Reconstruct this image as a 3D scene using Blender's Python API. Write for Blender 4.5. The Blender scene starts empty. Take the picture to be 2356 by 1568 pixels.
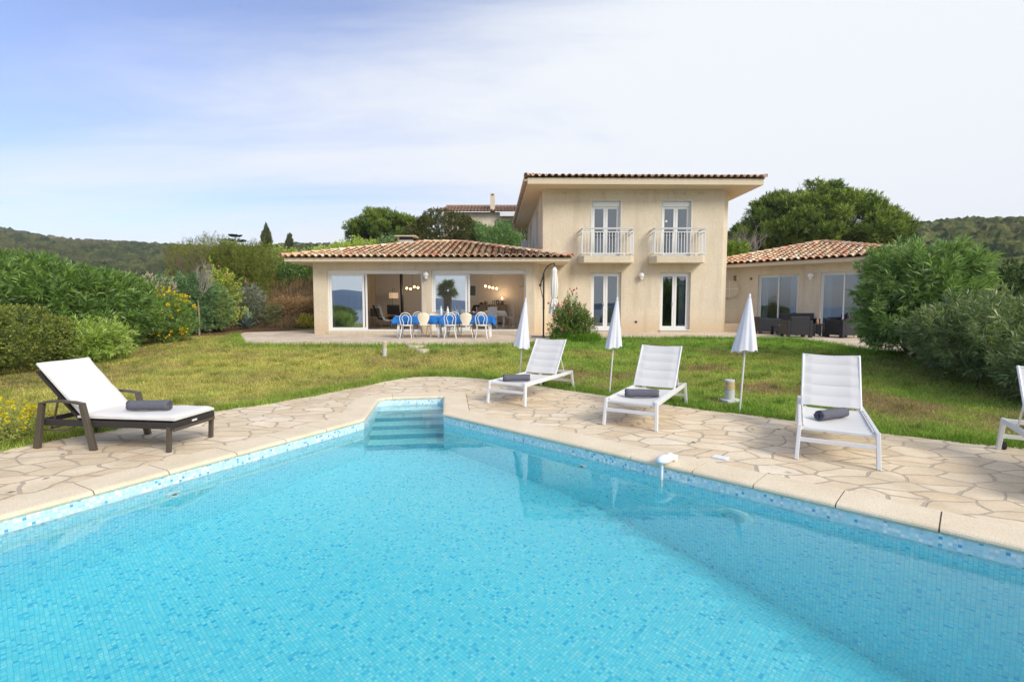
import bpy, math, random
import numpy as np
from mathutils import Vector, Matrix

# ------------------------------------------------------------------ camera, world, sun, exposure
scene = bpy.context.scene
COL = scene.collection
EYE = 1.6
PITCH = math.atan(81 / 1140.0)
cam_d = bpy.data.cameras.new("camera")
cam_d.sensor_width = 36.0
cam_d.lens = 1140 / 2356 * 36
cam_d.clip_start = 0.05
cam_d.clip_end = 20000
cam = bpy.data.objects.new("camera", cam_d)
COL.objects.link(cam)
cam.location = (0, 0, EYE)
cam.rotation_euler = (math.radians(90) - PITCH, 0, 0)
scene.camera = cam

SUN_DIR = Vector((0.62, -0.62, 0.62)).normalized()      # towards the veiled sun
SUN_EL = math.asin(SUN_DIR.z)
world = bpy.data.worlds.new("World")
scene.world = world
world.use_nodes = True
wn, wl = world.node_tree.nodes, world.node_tree.links
wn.clear()
w_out = wn.new("ShaderNodeOutputWorld")
w_bg = wn.new("ShaderNodeBackground")
w_bg.inputs[1].default_value = 0.10
sky = wn.new("ShaderNodeTexSky")
sky.sky_type = 'NISHITA'
sky.sun_disc = False
sky.sun_elevation = SUN_EL
sky.sun_rotation = math.atan2(SUN_DIR.x, SUN_DIR.y)
sky.air_density = 1.0
sky.dust_density = 1.2
sky.ozone_density = 2.5
tc = wn.new("ShaderNodeTexCoord")
sep = wn.new("ShaderNodeSeparateXYZ")
wl.new(tc.outputs["Generated"], sep.inputs[0])
def wmath(op, a, b=None, clamp=False):
    n = wn.new("ShaderNodeMath"); n.operation = op; n.use_clamp = clamp
    for i, v in enumerate((a, b)):
        if v is None: continue
        if isinstance(v, (int, float)): n.inputs[i].default_value = v
        else: wl.new(v, n.inputs[i])
    return n.outputs[0]
# high veil of cloud: dome direction projected on a flat layer, streaked
zc = wmath('MAXIMUM', sep.outputs[2], 0.03)
px = wmath('DIVIDE', sep.outputs[0], wmath('ADD', zc, 0.12))
py = wmath('DIVIDE', sep.outputs[1], wmath('ADD', zc, 0.12))
cmb = wn.new("ShaderNodeCombineXYZ")
wl.new(px, cmb.inputs[0]); wl.new(py, cmb.inputs[1])
mp = wn.new("ShaderNodeMapping")
mp.inputs["Rotation"].default_value = (0, 0, math.radians(-38))
mp.inputs["Scale"].default_value = (0.42, 1.3, 1)
wl.new(cmb.outputs[0], mp.inputs[0])
nz = wn.new("ShaderNodeTexNoise")
nz.inputs["Scale"].default_value = 1.1
nz.inputs["Detail"].default_value = 8
nz.inputs["Roughness"].default_value = 0.58
nz.inputs["Distortion"].default_value = 0.5
wl.new(mp.outputs[0], nz.inputs["Vector"])
# cover thickens towards the sun's side (right) and towards the horizon
side = wmath('ADD', wmath('MULTIPLY', sep.outputs[0], 1.35), 0.80)
low = wmath('MULTIPLY', wmath('POWER', wmath('SUBTRACT', 1.0, zc, True), 2.6), 0.88)
cov = wmath('ADD', wmath('ADD', side, low), wmath('MULTIPLY', wmath('SUBTRACT', nz.outputs[0], 0.5), 2.3))
cov = wmath('SUBTRACT', cov, 0.16)
mr = wn.new("ShaderNodeMapRange"); mr.interpolation_type = 'SMOOTHSTEP'
mr.inputs["From Min"].default_value = -0.15; mr.inputs["From Max"].default_value = 1.15
mr.inputs["To Min"].default_value = 0.12; mr.inputs["To Max"].default_value = 1.0
wl.new(cov, mr.inputs["Value"])
cmix = wn.new("ShaderNodeMixRGB")
cmix.inputs[2].default_value = (5.75, 5.98, 6.35, 1)
wl.new(mr.outputs[0], cmix.inputs[0])
skyg = wn.new("ShaderNodeMixRGB"); skyg.blend_type = 'MULTIPLY'; skyg.inputs[0].default_value = 1
skyg.inputs[2].default_value = (1.22, 1.16, 1.40, 1)
wl.new(sky.outputs[0], skyg.inputs[1])
wl.new(skyg.outputs[0], cmix.inputs[1])
wl.new(cmix.outputs[0], w_bg.inputs[0])
wl.new(w_bg.outputs[0], w_out.inputs[0])

sun_d = bpy.data.lights.new("sun", 'SUN')
sun_d.energy = 2.1
sun_d.angle = math.radians(24)
sun_d.color = (1.0, 0.93, 0.83)
sun_o = bpy.data.objects.new("sun", sun_d)
COL.objects.link(sun_o)
sun_o.rotation_euler = (-SUN_DIR).to_track_quat('-Z', 'Y').to_euler()
sun_o.location = (8, -8, 12)

scene.view_settings.view_transform = 'Standard'
scene.view_settings.look = 'None'
scene.view_settings.exposure = 0.68
scene.view_settings.gamma = 1
try:
    scene.cycles.use_denoising = True
    scene.cycles.max_bounces = 10
    scene.cycles.diffuse_bounces = 4
    scene.cycles.transmission_bounces = 8
    scene.cycles.transparent_max_bounces = 12
    scene.cycles.sample_clamp_indirect = 6
except Exception:
    pass

# ------------------------------------------------------------------ helpers
CT, ST = math.cos(PITCH), math.sin(PITCH)
def ray(X, Y):
    u = (X - 1178) / 1140; v = (784 - Y) / 1140
    return (u, CT + v * ST, -ST + v * CT)
def g(X, Y, z=0.0):
    r = ray(X, Y); t = (z - EYE) / r[2]
    return Vector((r[0] * t, r[1] * t, z))
def at(X, Y, d):
    r = ray(X, Y); t = d / r[1]
    return Vector((r[0] * t, d, EYE + r[2] * t))

def tag(o, label=None, cat=None, group=None, kind=None):
    if label: o["label"] = label
    if cat: o["category"] = cat
    if group: o["group"] = group
    if kind: o["kind"] = kind
    return o
def empty(name, loc=(0, 0, 0), rz=0.0, label=None, cat=None, group=None):
    o = bpy.data.objects.new(name, None)
    o.empty_display_size = 0.1
    COL.objects.link(o)
    o.location = loc; o.rotation_euler = (0, 0, rz)
    return tag(o, label, cat, group)
def copy_tree(o, parent=None):
    c = o.copy(); COL.objects.link(c); c.parent = parent
    for ch in list(o.children): copy_tree(ch, c)
    return c
def dup(root, loc, rz, label=None, group=None):
    c = copy_tree(root); c.location = loc; c.rotation_euler = (0, 0, rz)
    return tag(c, label, None, group)

def link_mesh(name, me, mat, parent=None, smooth=False):
    if mat is not None: me.materials.append(mat)
    if smooth:
        me.polygons.foreach_set("use_smooth", np.ones(len(me.polygons), dtype=bool))
    o = bpy.data.objects.new(name, me)
    COL.objects.link(o)
    if parent is not None: o.parent = parent
    return o

def npmesh(name, V, F, mat, parent=None, C=None, smooth=False):
    V = np.asarray(V, dtype=np.float32).reshape(-1, 3); F = np.asarray(F, dtype=np.int32)
    k = F.shape[1]
    me = bpy.data.meshes.new(name)
    me.vertices.add(len(V)); me.vertices.foreach_set("co", V.ravel())
    me.loops.add(F.size); me.loops.foreach_set("vertex_index", F.ravel())
    me.polygons.add(len(F)); me.polygons.foreach_set("loop_start", np.arange(0, F.size, k, dtype=np.int32))
    me.update(calc_edges=True)
    if C is not None:
        C = np.asarray(C, dtype=np.float32)
        a = me.color_attributes.new("Col", 'FLOAT_COLOR', 'POINT')
        a.data.foreach_set("color", np.concatenate([C, np.ones((len(C), 1), np.float32)], 1).ravel())
    return link_mesh(name, me, mat, parent, smooth)

class MB:
    """collects shapes into one mesh"""
    def __init__(s): s.v = []; s.f = []; s.c = []; s.uv = {}; s.m = Matrix(); s.col = (1, 1, 1)
    def add(s, vs, fs):
        b = len(s.v)
        for v in vs: s.v.append(tuple(s.m @ Vector(v))); s.c.append(s.col)
        for f in fs: s.f.append(tuple(b + i for i in f))
        return b
    def box(s, c, d, rz=0.0, taper=None, R=None):
        x, y, z = d[0] / 2, d[1] / 2, d[2] / 2
        t = taper if taper else 1.0
        vs = [(-x, -y, -z), (x, -y, -z), (x, y, -z), (-x, y, -z), (-x * t, -y * t, z), (x * t, -y * t, z), (x * t, y * t, z), (-x * t, y * t, z)]
        M = R if R is not None else Matrix.Rotation(rz, 3, 'Z')
        vs = [tuple(M @ Vector(v) + Vector(c)) for v in vs]
        s.add(vs, [(3, 2, 1, 0), (4, 5, 6, 7), (0, 1, 5, 4), (1, 2, 6, 5), (2, 3, 7, 6), (3, 0, 4, 7)])
    def bb(s, x0, x1, y0, y1, z0, z1):
        s.box(((x0 + x1) / 2, (y0 + y1) / 2, (z0 + z1) / 2), (abs(x1 - x0), abs(y1 - y0), abs(z1 - z0)))
    def bar(s, a, b, w, h, w2=None, h2=None, up=(0, 0, 1)):
        a = Vector(a); b = Vector(b); d = (b - a).normalized(); u = Vector(up)
        if abs(d.dot(u)) > 0.98: u = Vector((0, 1, 0))
        r = d.cross(u).normalized(); u = r.cross(d).normalized()
        w2 = w if w2 is None else w2; h2 = h if h2 is None else h2
        vs = []
        for p, ww, hh in ((a, w, h), (b, w2, h2)):
            for sx, sy in ((-1, -1), (1, -1), (1, 1), (-1, 1)): vs.append(tuple(p + r * (sx * ww / 2) + u * (sy * hh / 2)))
        s.add(vs, [(3, 2, 1, 0), (4, 5, 6, 7), (0, 1, 5, 4), (1, 2, 6, 5), (2, 3, 7, 6), (3, 0, 4, 7)])
    def tube(s, pts, r, n=8, cap=True):
        pts = [Vector(p) for p in pts]; m = len(pts)
        rs = r if isinstance(r, (list, tuple)) else [r] * m
        ref = None; base = len(s.v); vs = []
        for i, p in enumerate(pts):
            d = (pts[min(i + 1, m - 1)] - pts[max(i - 1, 0)]).normalized()
            if ref is None:
                ref = Vector((0, 0, 1)) if abs(d.z) < 0.9 else Vector((1, 0, 0))
            x = d.cross(ref).normalized(); y = x.cross(d).normalized(); ref = y
            for k in range(n):
                a = 2 * math.pi * k / n
                vs.append(tuple(p + (x * math.cos(a) + y * math.sin(a)) * rs[i]))
        fs = []
        for i in range(m - 1):
            for k in range(n):
                k2 = (k + 1) % n
                fs.append((i * n + k, i * n + k2, (i + 1) * n + k2, (i + 1) * n + k))
        if cap:
            fs.append(tuple(range(n))[::-1]); fs.append(tuple(range((m - 1) * n, m * n)))
        s.add(vs, fs)
    def lathe(s, prof, c=(0, 0, 0), n=20, axis='Z', fold=None):
        vs = []; fs = []
        for i, (r, z) in enumerate(prof):
            for k in range(n):
                a = 2 * math.pi * k / n
                rr = r * (fold(a, i) if fold else 1)
                p = (rr * math.cos(a), rr * math.sin(a), z)
                if axis == 'Y': p = (p[0], -p[2], p[1])
                if axis == 'X': p = (p[2], p[0], p[1])
                vs.append((p[0] + c[0], p[1] + c[1], p[2] + c[2]))
        for i in range(len(prof) - 1):
            for k in range(n):
                k2 = (k + 1) % n
                fs.append((i * n + k, i * n + k2, (i + 1) * n + k2, (i + 1) * n + k))
        if prof[0][0] > 1e-5: fs.append(tuple(range(n))[::-1])
        if prof[-1][0] > 1e-5: fs.append(tuple(range((len(prof) - 1) * n, len(prof) * n)))
        s.add(vs, fs)
    def prism(s, poly, z0, z1):
        n = len(poly)
        vs = [(p[0], p[1], z0) for p in poly] + [(p[0], p[1], z1) for p in poly]
        s.add(vs, [tuple(range(n))[::-1], tuple(range(n, 2 * n))] + [(i, (i + 1) % n, n + (i + 1) % n, n + i) for i in range(n)])
    def grid(s, fn, nu, nv, thick=0.0, tdir=(0, 0, -1)):
        P = [[Vector(fn(i / nu, j / nv)) for i in range(nu + 1)] for j in range(nv + 1)]
        vs = [tuple(p) for r in P for p in r]; W = nu + 1
        fs = [(j * W + i, j * W + i + 1, (j + 1) * W + i + 1, (j + 1) * W + i) for j in range(nv) for i in range(nu)]
        if thick:
            t = Vector(tdir) * thick; K = len(vs)
            vs += [tuple(p + t) for r in P for p in r]
            fs += [tuple(K + q for q in f)[::-1] for f in list(fs)]
            per = [(0, i) for i in range(W)] + [(j, nu) for j in range(1, nv + 1)] + [(nv, i) for i in range(nu - 1, -1, -1)] + [(j, 0) for j in range(nv - 1, 0, -1)]
            idx = [j * W + i for j, i in per]
            for q in range(len(idx)):
                a, b = idx[q], idx[(q + 1) % len(idx)]
                fs.append((b, a, K + a, K + b))
        s.add(vs, fs)
    def build(s, name, mat, parent=None, smooth=False, bevel=0.0, fix=False, color=False, seg=2, autosm=True):
        me = bpy.data.meshes.new(name)
        me.from_pydata(s.v, [], s.f)
        if color:
            a = me.color_attributes.new("Col", 'FLOAT_COLOR', 'POINT')
            a.data.foreach_set("color", np.array([(c[0], c[1], c[2], 1) for c in s.c], np.float32).ravel())
        if fix:
            import bmesh
            bm = bmesh.new(); bm.from_mesh(me); bmesh.ops.recalc_face_normals(bm, faces=bm.faces); bm.to_mesh(me); bm.free()
        me.update()
        o = link_mesh(name, me, mat, parent, smooth)
        if bevel:
            b = o.modifiers.new("bevel", 'BEVEL'); b.width = bevel; b.segments = seg; b.limit_method = 'ANGLE'; b.angle_limit = math.radians(40)
        if smooth and autosm:
            try:
                me.set_sharp_from_angle(angle=math.radians(42))
            except Exception: pass
        return o

def setuv(o, fn):
    me = o.data
    uv = me.uv_layers.new(name="UVMap")
    co = np.empty(len(me.vertices) * 3); me.vertices.foreach_get("co", co); co = co.reshape(-1, 3)
    out = np.empty((len(me.loops), 2))
    for p in me.polygons:
        for li in p.loop_indices:
            out[li] = fn(co[me.loops[li].vertex_index], p.normal)
    uv.data.foreach_set("uv", out.ravel())

# ------------------------------------------------------------------ materials
def newmat(name):
    m = bpy.data.materials.new(name); m.use_nodes = True
    nt = m.node_tree; b = nt.nodes["Principled BSDF"]
    return m, nt, b
def lk(nt, a, b): nt.links.new(a, b)
def nmath(nt, op, a, b=None, c=None, clamp=False):
    n = nt.nodes.new("ShaderNodeMath"); n.operation = op; n.use_clamp = clamp
    for i, v in enumerate((a, b, c)):
        if v is None: continue
        if isinstance(v, (int, float)): n.inputs[i].default_value = v
        else: nt.links.new(v, n.inputs[i])
    return n.outputs[0]
def nmix(nt, fac, a, b, mode='MIX'):
    n = nt.nodes.new("ShaderNodeMixRGB"); n.blend_type = mode
    for i, v in enumerate((fac, a, b)):
        if isinstance(v, (int, float)): n.inputs[i].default_value = v
        elif isinstance(v, tuple): n.inputs[i].default_value = v + (1,) if len(v) == 3 else v
        else: nt.links.new(v, n.inputs[i])
    return n.outputs[0]
def nnoise(nt, vec, scale, detail=3, rough=0.55, out=0):
    n = nt.nodes.new("ShaderNodeTexNoise"); n.inputs["Scale"].default_value = scale
    n.inputs["Detail"].default_value = detail; n.inputs["Roughness"].default_value = rough
    if vec is not None: nt.links.new(vec, n.inputs["Vector"])
    return n.outputs[out]
def nramp(nt, fac, stops, interp='LINEAR'):
    n = nt.nodes.new("ShaderNodeValToRGB"); n.color_ramp.interpolation = interp
    e = n.color_ramp.elements
    while len(e) < len(stops): e.new(0.5)
    for k, (p, c) in enumerate(stops):
        e[k].position = p; e[k].color = (c[0], c[1], c[2], 1)
    nt.links.new(fac, n.inputs[0]); return n.outputs[0]
def nbump(nt, h, strength, dist, b):
    n = nt.nodes.new("ShaderNodeBump"); n.inputs["Strength"].default_value = strength; n.inputs["Distance"].default_value = dist
    nt.links.new(h, n.inputs["Height"]); nt.links.new(n.outputs[0], b.inputs["Normal"]); return n
def ncoord(nt, kind="Object"):
    return nt.nodes.new("ShaderNodeTexCoord").outputs[kind]

def plain(name, col, rough=0.5, metal=0.0, var=0.12, vscale=6.0, bump=0.0, bscale=80.0, spec=0.5, vscale2=None):
    m, nt, b = newmat(name)
    co = ncoord(nt)
    n = nnoise(nt, co, vscale, 4)
    f = nmath(nt, 'ADD', nmath(nt, 'MULTIPLY', n, 2 * var), 1 - var)
    c = nmix(nt, 1.0, tuple(col), f, 'MULTIPLY')
    lk(nt, c, b.inputs["Base Color"])
    b.inputs["Roughness"].default_value = rough; b.inputs["Metallic"].default_value = metal
    b.inputs["Specular IOR Level"].default_value = spec
    if bump: nbump(nt, nnoise(nt, co, bscale, 3), bump, 0.01, b)
    return m
def leafmat(name, rough=0.5, trans=0.25, spec=0.4):
    m, nt, b = newmat(name)
    a = nt.nodes.new("ShaderNodeAttribute"); a.attribute_name = "Col"
    lk(nt, a.outputs[0], b.inputs["Base Color"])
    b.inputs["Roughness"].default_value = rough; b.inputs["Specular IOR Level"].default_value = spec
    t = nt.nodes.new("ShaderNodeBsdfTranslucent")
    tcol = nmix(nt, 1.0, a.outputs[0], (1.25, 1.35, 0.6), 'MULTIPLY')
    lk(nt, tcol, t.inputs[0])
    mx = nt.nodes.new("ShaderNodeMixShader"); mx.inputs[0].default_value = trans
    lk(nt, b.outputs[0], mx.inputs[1]); lk(nt, t.outputs[0], mx.inputs[2])
    lk(nt, mx.outputs[0], nt.nodes["Material Output"].inputs[0])
    return m
def emit(name, col, k):
    m, nt, b = newmat(name)
    b.inputs["Emission Color"].default_value = (*col, 1); b.inputs["Emission Strength"].default_value = k
    b.inputs["Base Color"].default_value = (*col, 1)
    return m

MAT = {}
MAT['leaf'] = leafmat("leaf", 0.40, 0.28, 0.5)
MAT['needle'] = leafmat("needle", 0.6, 0.15, 0.25)
MAT['grass'] = leafmat("grass_blade", 0.6, 0.3, 0.2)
MAT['petal'] = leafmat("petal", 0.6, 0.3, 0.2)
MAT['bark'] = plain("bark", (0.13, 0.10, 0.075), 0.9, var=0.35, vscale=14, bump=0.6, bscale=40)
MAT['bark_grey'] = plain("bark_grey", (0.30, 0.27, 0.24), 0.9, var=0.3, vscale=14)
MAT['white_metal'] = plain("white_metal", (0.72, 0.73, 0.74), 0.35, var=0.03, vscale=4)
MAT['sling'] = plain("white_sling", (0.67, 0.66, 0.64), 0.75, var=0.04, vscale=5, bump=0.15, bscale=500, spec=0.2)
MAT['cushion'] = plain("cushion_cloth", (0.70, 0.685, 0.66), 0.85, var=0.05, vscale=3, bump=0.2, bscale=60, spec=0.15)
MAT['parasol'] = plain("parasol_cloth", (0.70, 0.72, 0.76), 0.8, var=0.05, vscale=4, bump=0.1, bscale=300, spec=0.15)
MAT['cream_cloth'] = plain("cream_cloth", (0.76, 0.74, 0.69), 0.8, var=0.05, vscale=4, bump=0.1, bscale=300, spec=0.15)
MAT['towel'] = plain("grey_terry", (0.15, 0.152, 0.185), 0.95, var=0.25, vscale=60, bump=0.9, bscale=220, spec=0.1)
MAT['bronze'] = plain("bronze_metal", (0.105, 0.088, 0.066), 0.45, metal=0.3, var=0.12, vscale=8)
MAT['rattan'] = plain("dark_rattan", (0.028, 0.023, 0.021), 0.55, var=0.3, vscale=60, bump=0.9, bscale=90)
MAT['rubber'] = plain("black_rubber", (0.02, 0.02, 0.02), 0.6)
MAT['black_metal'] = plain("black_metal", (0.022, 0.022, 0.024), 0.4, var=0.2)
MAT['anthracite'] = plain("anthracite_weave", (0.013, 0.014, 0.018), 0.55, var=0.2, vscale=30, bump=0.6, bscale=110)
MAT['plastic'] = plain("white_plastic", (0.78, 0.79, 0.80), 0.35, var=0.03)
MAT['frame'] = plain("window_frame", (0.74, 0.74, 0.72), 0.4, var=0.04)
MAT['chair_white'] = plain("chair_white", (0.74, 0.73, 0.70), 0.4, var=0.04)
MAT['chair_cream'] = plain("chair_cream", (0.80, 0.71, 0.55), 0.45, var=0.05, vscale=3)
MAT['chrome'] = plain("chrome", (0.5, 0.49, 0.47), 0.25, metal=0.9, var=0.1)
MAT['blue_cloth'] = plain("blue_tablecloth", (0.018, 0.155, 0.47), 0.7, var=0.12, vscale=5, bump=0.3, bscale=18, spec=0.2)
MAT['int_wall'] = plain("interior_plaster", (0.74, 0.72, 0.70), 0.9, var=0.03)
MAT['int_floor'] = plain("interior_tile", (0.36, 0.35, 0.35), 0.25, var=0.06)
MAT['soffit'] = plain("soffit_render", (0.65, 0.55, 0.40), 0.9, var=0.07, vscale=3, bump=0.2, bscale=60)
MAT['lamp_globe'] = plain("opal_globe", (0.82, 0.82, 0.82), 0.25, var=0.02)
MAT['gutter'] = plain("gutter_metal", (0.42, 0.31, 0.22), 0.45, var=0.12, vscale=5)
MAT['curtain'] = plain("curtain_cloth", (0.62, 0.68, 0.72), 0.9, var=0.05, spec=0.1)
MAT['dark_cloth'] = plain("dark_upholstery", (0.018, 0.019, 0.024), 0.8, var=0.15)
MAT['navy_cloth'] = plain("navy_upholstery", (0.02, 0.028, 0.055), 0.8, var=0.15)
MAT['wood'] = plain("light_wood", (0.45, 0.28, 0.14), 0.5, var=0.15, vscale=8)
MAT['shade'] = emit("lamp_shade_cloth", (0.75, 0.55, 0.34), 0.35)
MAT['bulb'] = emit("lit_bulb", (1.0, 0.52, 0.16), 9.0)
MAT['grey_green'] = plain("grey_green_fabric", (0.14, 0.17, 0.15), 0.8)
MAT['buffet'] = plain("painted_buffet", (0.33, 0.30, 0.24), 0.6, var=0.06)
MAT['stone_light'] = plain("stone_light", (0.55, 0.48, 0.36), 0.85, var=0.2, vscale=7, bump=0.3, bscale=30)
MAT['concrete'] = plain("cast_concrete", (0.52, 0.53, 0.52), 0.85, var=0.18, vscale=16, bump=0.3, bscale=60)
MAT['amber'] = plain("amber_louver", (0.66, 0.53, 0.28), 0.5, var=0.1)
MAT['bottle_clear'] = plain("clear_bottle", (0.62, 0.72, 0.80), 0.1, var=0.1, vscale=20)
MAT['bottle_dark'] = plain("dark_bottle", (0.02, 0.025, 0.02), 0.15)
MAT['porcelain'] = plain("porcelain", (0.78, 0.80, 0.83), 0.15, var=0.02)
MAT['amber_glass'] = plain("amber_bottle", (0.55, 0.25, 0.10), 0.15)
MAT['agave'] = leafmat("agave_leaf", 0.6, 0.05, 0.3)

# roughcast render with faint weather stains
m, nt, b = newmat("roughcast_render")
co = ncoord(nt)
n1 = nnoise(nt, co, 0.9, 5); n2 = nnoise(nt, co, 24, 5, 0.8)
c = nramp(nt, n1, [(0.3, (0.60, 0.515, 0.38)), (0.5, (0.67, 0.58, 0.445)), (0.72, (0.73, 0.645, 0.505))])
c = nmix(nt, 0.30, c, nramp(nt, n2, [(0.38, (0.46, 0.38, 0.25)), (0.6, (0.86, 0.77, 0.60))]))
smp = nt.nodes.new("ShaderNodeMapping"); smp.inputs["Scale"].default_value = (2.2, 2.2, 0.25); lk(nt, co, smp.inputs[0])
st = nnoise(nt, smp.outputs[0], 1.6, 5)
c = nmix(nt, nmath(nt, 'MULTIPLY', nmath(nt, 'SUBTRACT', st, 0.5, clamp=True), 2.2, clamp=True), c, (0.50, 0.41, 0.29))
sz = nt.nodes.new("ShaderNodeSeparateXYZ"); lk(nt, co, sz.inputs[0])
damp = nmath(nt, 'SUBTRACT', nmath(nt, 'ADD', 0.95, nmath(nt, 'MULTIPLY', n1, 0.7)), sz.outputs[2])   # splash staining along the foot of the walls
c = nmix(nt, nmath(nt, 'MULTIPLY', nmath(nt, 'MULTIPLY', damp, 1.5, clamp=True), 0.45), c, (0.50, 0.34, 0.18))
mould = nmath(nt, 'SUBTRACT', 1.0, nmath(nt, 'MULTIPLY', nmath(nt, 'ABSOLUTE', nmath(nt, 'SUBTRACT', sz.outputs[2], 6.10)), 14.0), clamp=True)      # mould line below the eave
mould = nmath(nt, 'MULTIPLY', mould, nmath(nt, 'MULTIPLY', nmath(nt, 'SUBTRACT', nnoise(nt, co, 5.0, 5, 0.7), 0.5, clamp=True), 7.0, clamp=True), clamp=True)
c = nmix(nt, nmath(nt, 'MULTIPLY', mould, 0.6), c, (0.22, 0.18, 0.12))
lk(nt, c, b.inputs["Base Color"]); b.inputs["Roughness"].default_value = 0.95; b.inputs["Specular IOR Level"].default_value = 0.15
nbump(nt, n2, 0.75, 0.02, b)
MAT['render'] = m

# roof tiles, colour per tile, lichen speckle
m, nt, b = newmat("clay_tile")
a = nt.nodes.new("ShaderNodeAttribute"); a.attribute_name = "Col"
co = ncoord(nt)
n1 = nnoise(nt, co, 9, 5, 0.65); n2 = nnoise(nt, co, 60, 3, 0.7)
c = nmix(nt, 1.0, a.outputs[0], nramp(nt, n1, [(0.25, (0.72, 0.70, 0.66)), (0.5, (1.08, 1.08, 1.08))]), 'MULTIPLY')
c = nmix(nt, nmath(nt, 'MULTIPLY', nmath(nt, 'SUBTRACT', n2, 0.58, clamp=True), 1.8, clamp=True), c, (0.45, 0.40, 0.30))
c = nmix(nt, 0.26, c, (0.64, 0.46, 0.34))
lk(nt, c, b.inputs["Base Color"]); b.inputs["Roughness"].default_value = 0.9; b.inputs["Specular IOR Level"].default_value = 0.2
nbump(nt, n2, 0.4, 0.01, b)
MAT['tile'] = m

# crazy paving
def paving(name, scale, groutw, cols, groutc, stretch=(1.0, 1.55), rot=0.35):
    m, nt, b = newmat(name)
    co = ncoord(nt)
    mpn = nt.nodes.new("ShaderNodeMapping"); mpn.inputs["Scale"].default_value = (stretch[0], stretch[1], 0.0); mpn.inputs["Rotation"].default_value = (0, 0, rot)
    lk(nt, co, mpn.inputs[0])
    nv = nt.nodes.new("ShaderNodeTexNoise"); nv.inputs["Scale"].default_value = 0.9; nv.inputs["Detail"].default_value = 2; lk(nt, mpn.outputs[0], nv.inputs["Vector"])
    nv2 = nt.nodes.new("ShaderNodeTexNoise"); nv2.inputs["Scale"].default_value = 7; nv2.inputs["Detail"].default_value = 2; lk(nt, mpn.outputs[0], nv2.inputs["Vector"])
    def disp(vec, noise, amt):
        s = nt.nodes.new("ShaderNodeVectorMath"); s.operation = 'SUBTRACT'; lk(nt, noise.outputs["Color"], s.inputs[0]); s.inputs[1].default_value = (0.5, 0.5, 0.5)
        k = nt.nodes.new("ShaderNodeVectorMath"); k.operation = 'SCALE'; lk(nt, s.outputs[0], k.inputs[0]); k.inputs["Scale"].default_value = amt
        a = nt.nodes.new("ShaderNodeVectorMath"); a.operation = 'ADD'; lk(nt, vec, a.inputs[0]); lk(nt, k.outputs[0], a.inputs[1])
        return a.outputs[0]
    vec = disp(disp(mpn.outputs[0], nv, 0.5), nv2, 0.035)
    def vor(feature):
        v = nt.nodes.new("ShaderNodeTexVoronoi"); v.voronoi_dimensions = '2D'; v.feature = feature; v.inputs["Scale"].default_value = scale
        v.inputs["Randomness"].default_value = 1.0
        lk(nt, vec, v.inputs["Vector"]); return v
    ve = vor('DISTANCE_TO_EDGE'); vf = vor('F1')
    wn_ = nt.nodes.new("ShaderNodeTexWhiteNoise"); wn_.noise_dimensions = '3D'; lk(nt, vf.outputs["Color"], wn_.inputs["Vector"])
    stone = nramp(nt, wn_.outputs["Value"], cols)
    big = nnoise(nt, co, 3.0, 5, 0.6); fine = nnoise(nt, co, 38, 4, 0.65)
    stone = nmix(nt, 1.0, stone, nramp(nt, big, [(0.3, (0.86, 0.84, 0.80)), (0.7, (1.08, 1.07, 1.06))]), 'MULTIPLY')
    worn = nnoise(nt, co, 0.55, 6, 0.62)
    stone = nmix(nt, 1.0, stone, nramp(nt, worn, [(0.34, (0.86, 0.83, 0.78)), (0.5, (1.02, 1.02, 1.01)), (0.7, (1.06, 1.05, 1.03))]), 'MULTIPLY')
    stone = nmix(nt, 1.0, stone, nramp(nt, fine, [(0.3, (0.9, 0.89, 0.87)), (0.7, (1.05, 1.05, 1.05))]), 'MULTIPLY')
    gw = nmath(nt, 'ADD', groutw * 0.45, nmath(nt, 'MULTIPLY', nnoise(nt, co, 1.1, 3), groutw * 1.5))
    ge = nmath(nt, 'MULTIPLY', nmath(nt, 'SUBTRACT', ve.outputs["Distance"], gw), 60, clamp=True)
    grout = nmix(nt, 1.0, groutc, nramp(nt, fine, [(0.3, (0.75, 0.75, 0.75)), (0.7, (1.2, 1.2, 1.2))]), 'MULTIPLY')
    lk(nt, nmix(nt, ge, grout, stone), b.inputs["Base Color"])
    b.inputs["Roughness"].default_value = 0.72; b.inputs["Specular IOR Level"].default_value = 0.3
    h = nmath(nt, 'ADD', nmath(nt, 'MULTIPLY', ge, 0.6), nmath(nt, 'ADD', nmath(nt, 'MULTIPLY', fine, 0.15), nmath(nt, 'MULTIPLY', wn_.outputs["Value"], 0.15)))
    nbump(nt, h, 0.6, 0.012, b)
    return m
PCOL = [(0.0, (0.67, 0.545, 0.39)), (0.3, (0.73, 0.62, 0.465)), (0.6, (0.77, 0.665, 0.51)), (0.88, (0.72, 0.57, 0.40)), (1.0, (0.80, 0.715, 0.585))]
MAT['paving'] = paving("crazy_paving", 2.75, 0.030, PCOL, (0.47, 0.39, 0.29))
MAT['terrace'] = paving("terrace_paving", 2.4, 0.016, [(0.0, (0.60, 0.49, 0.38)), (0.5, (0.69, 0.58, 0.46)), (1.0, (0.74, 0.64, 0.53))], (0.47, 0.385, 0.30), rot=0.1)

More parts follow.
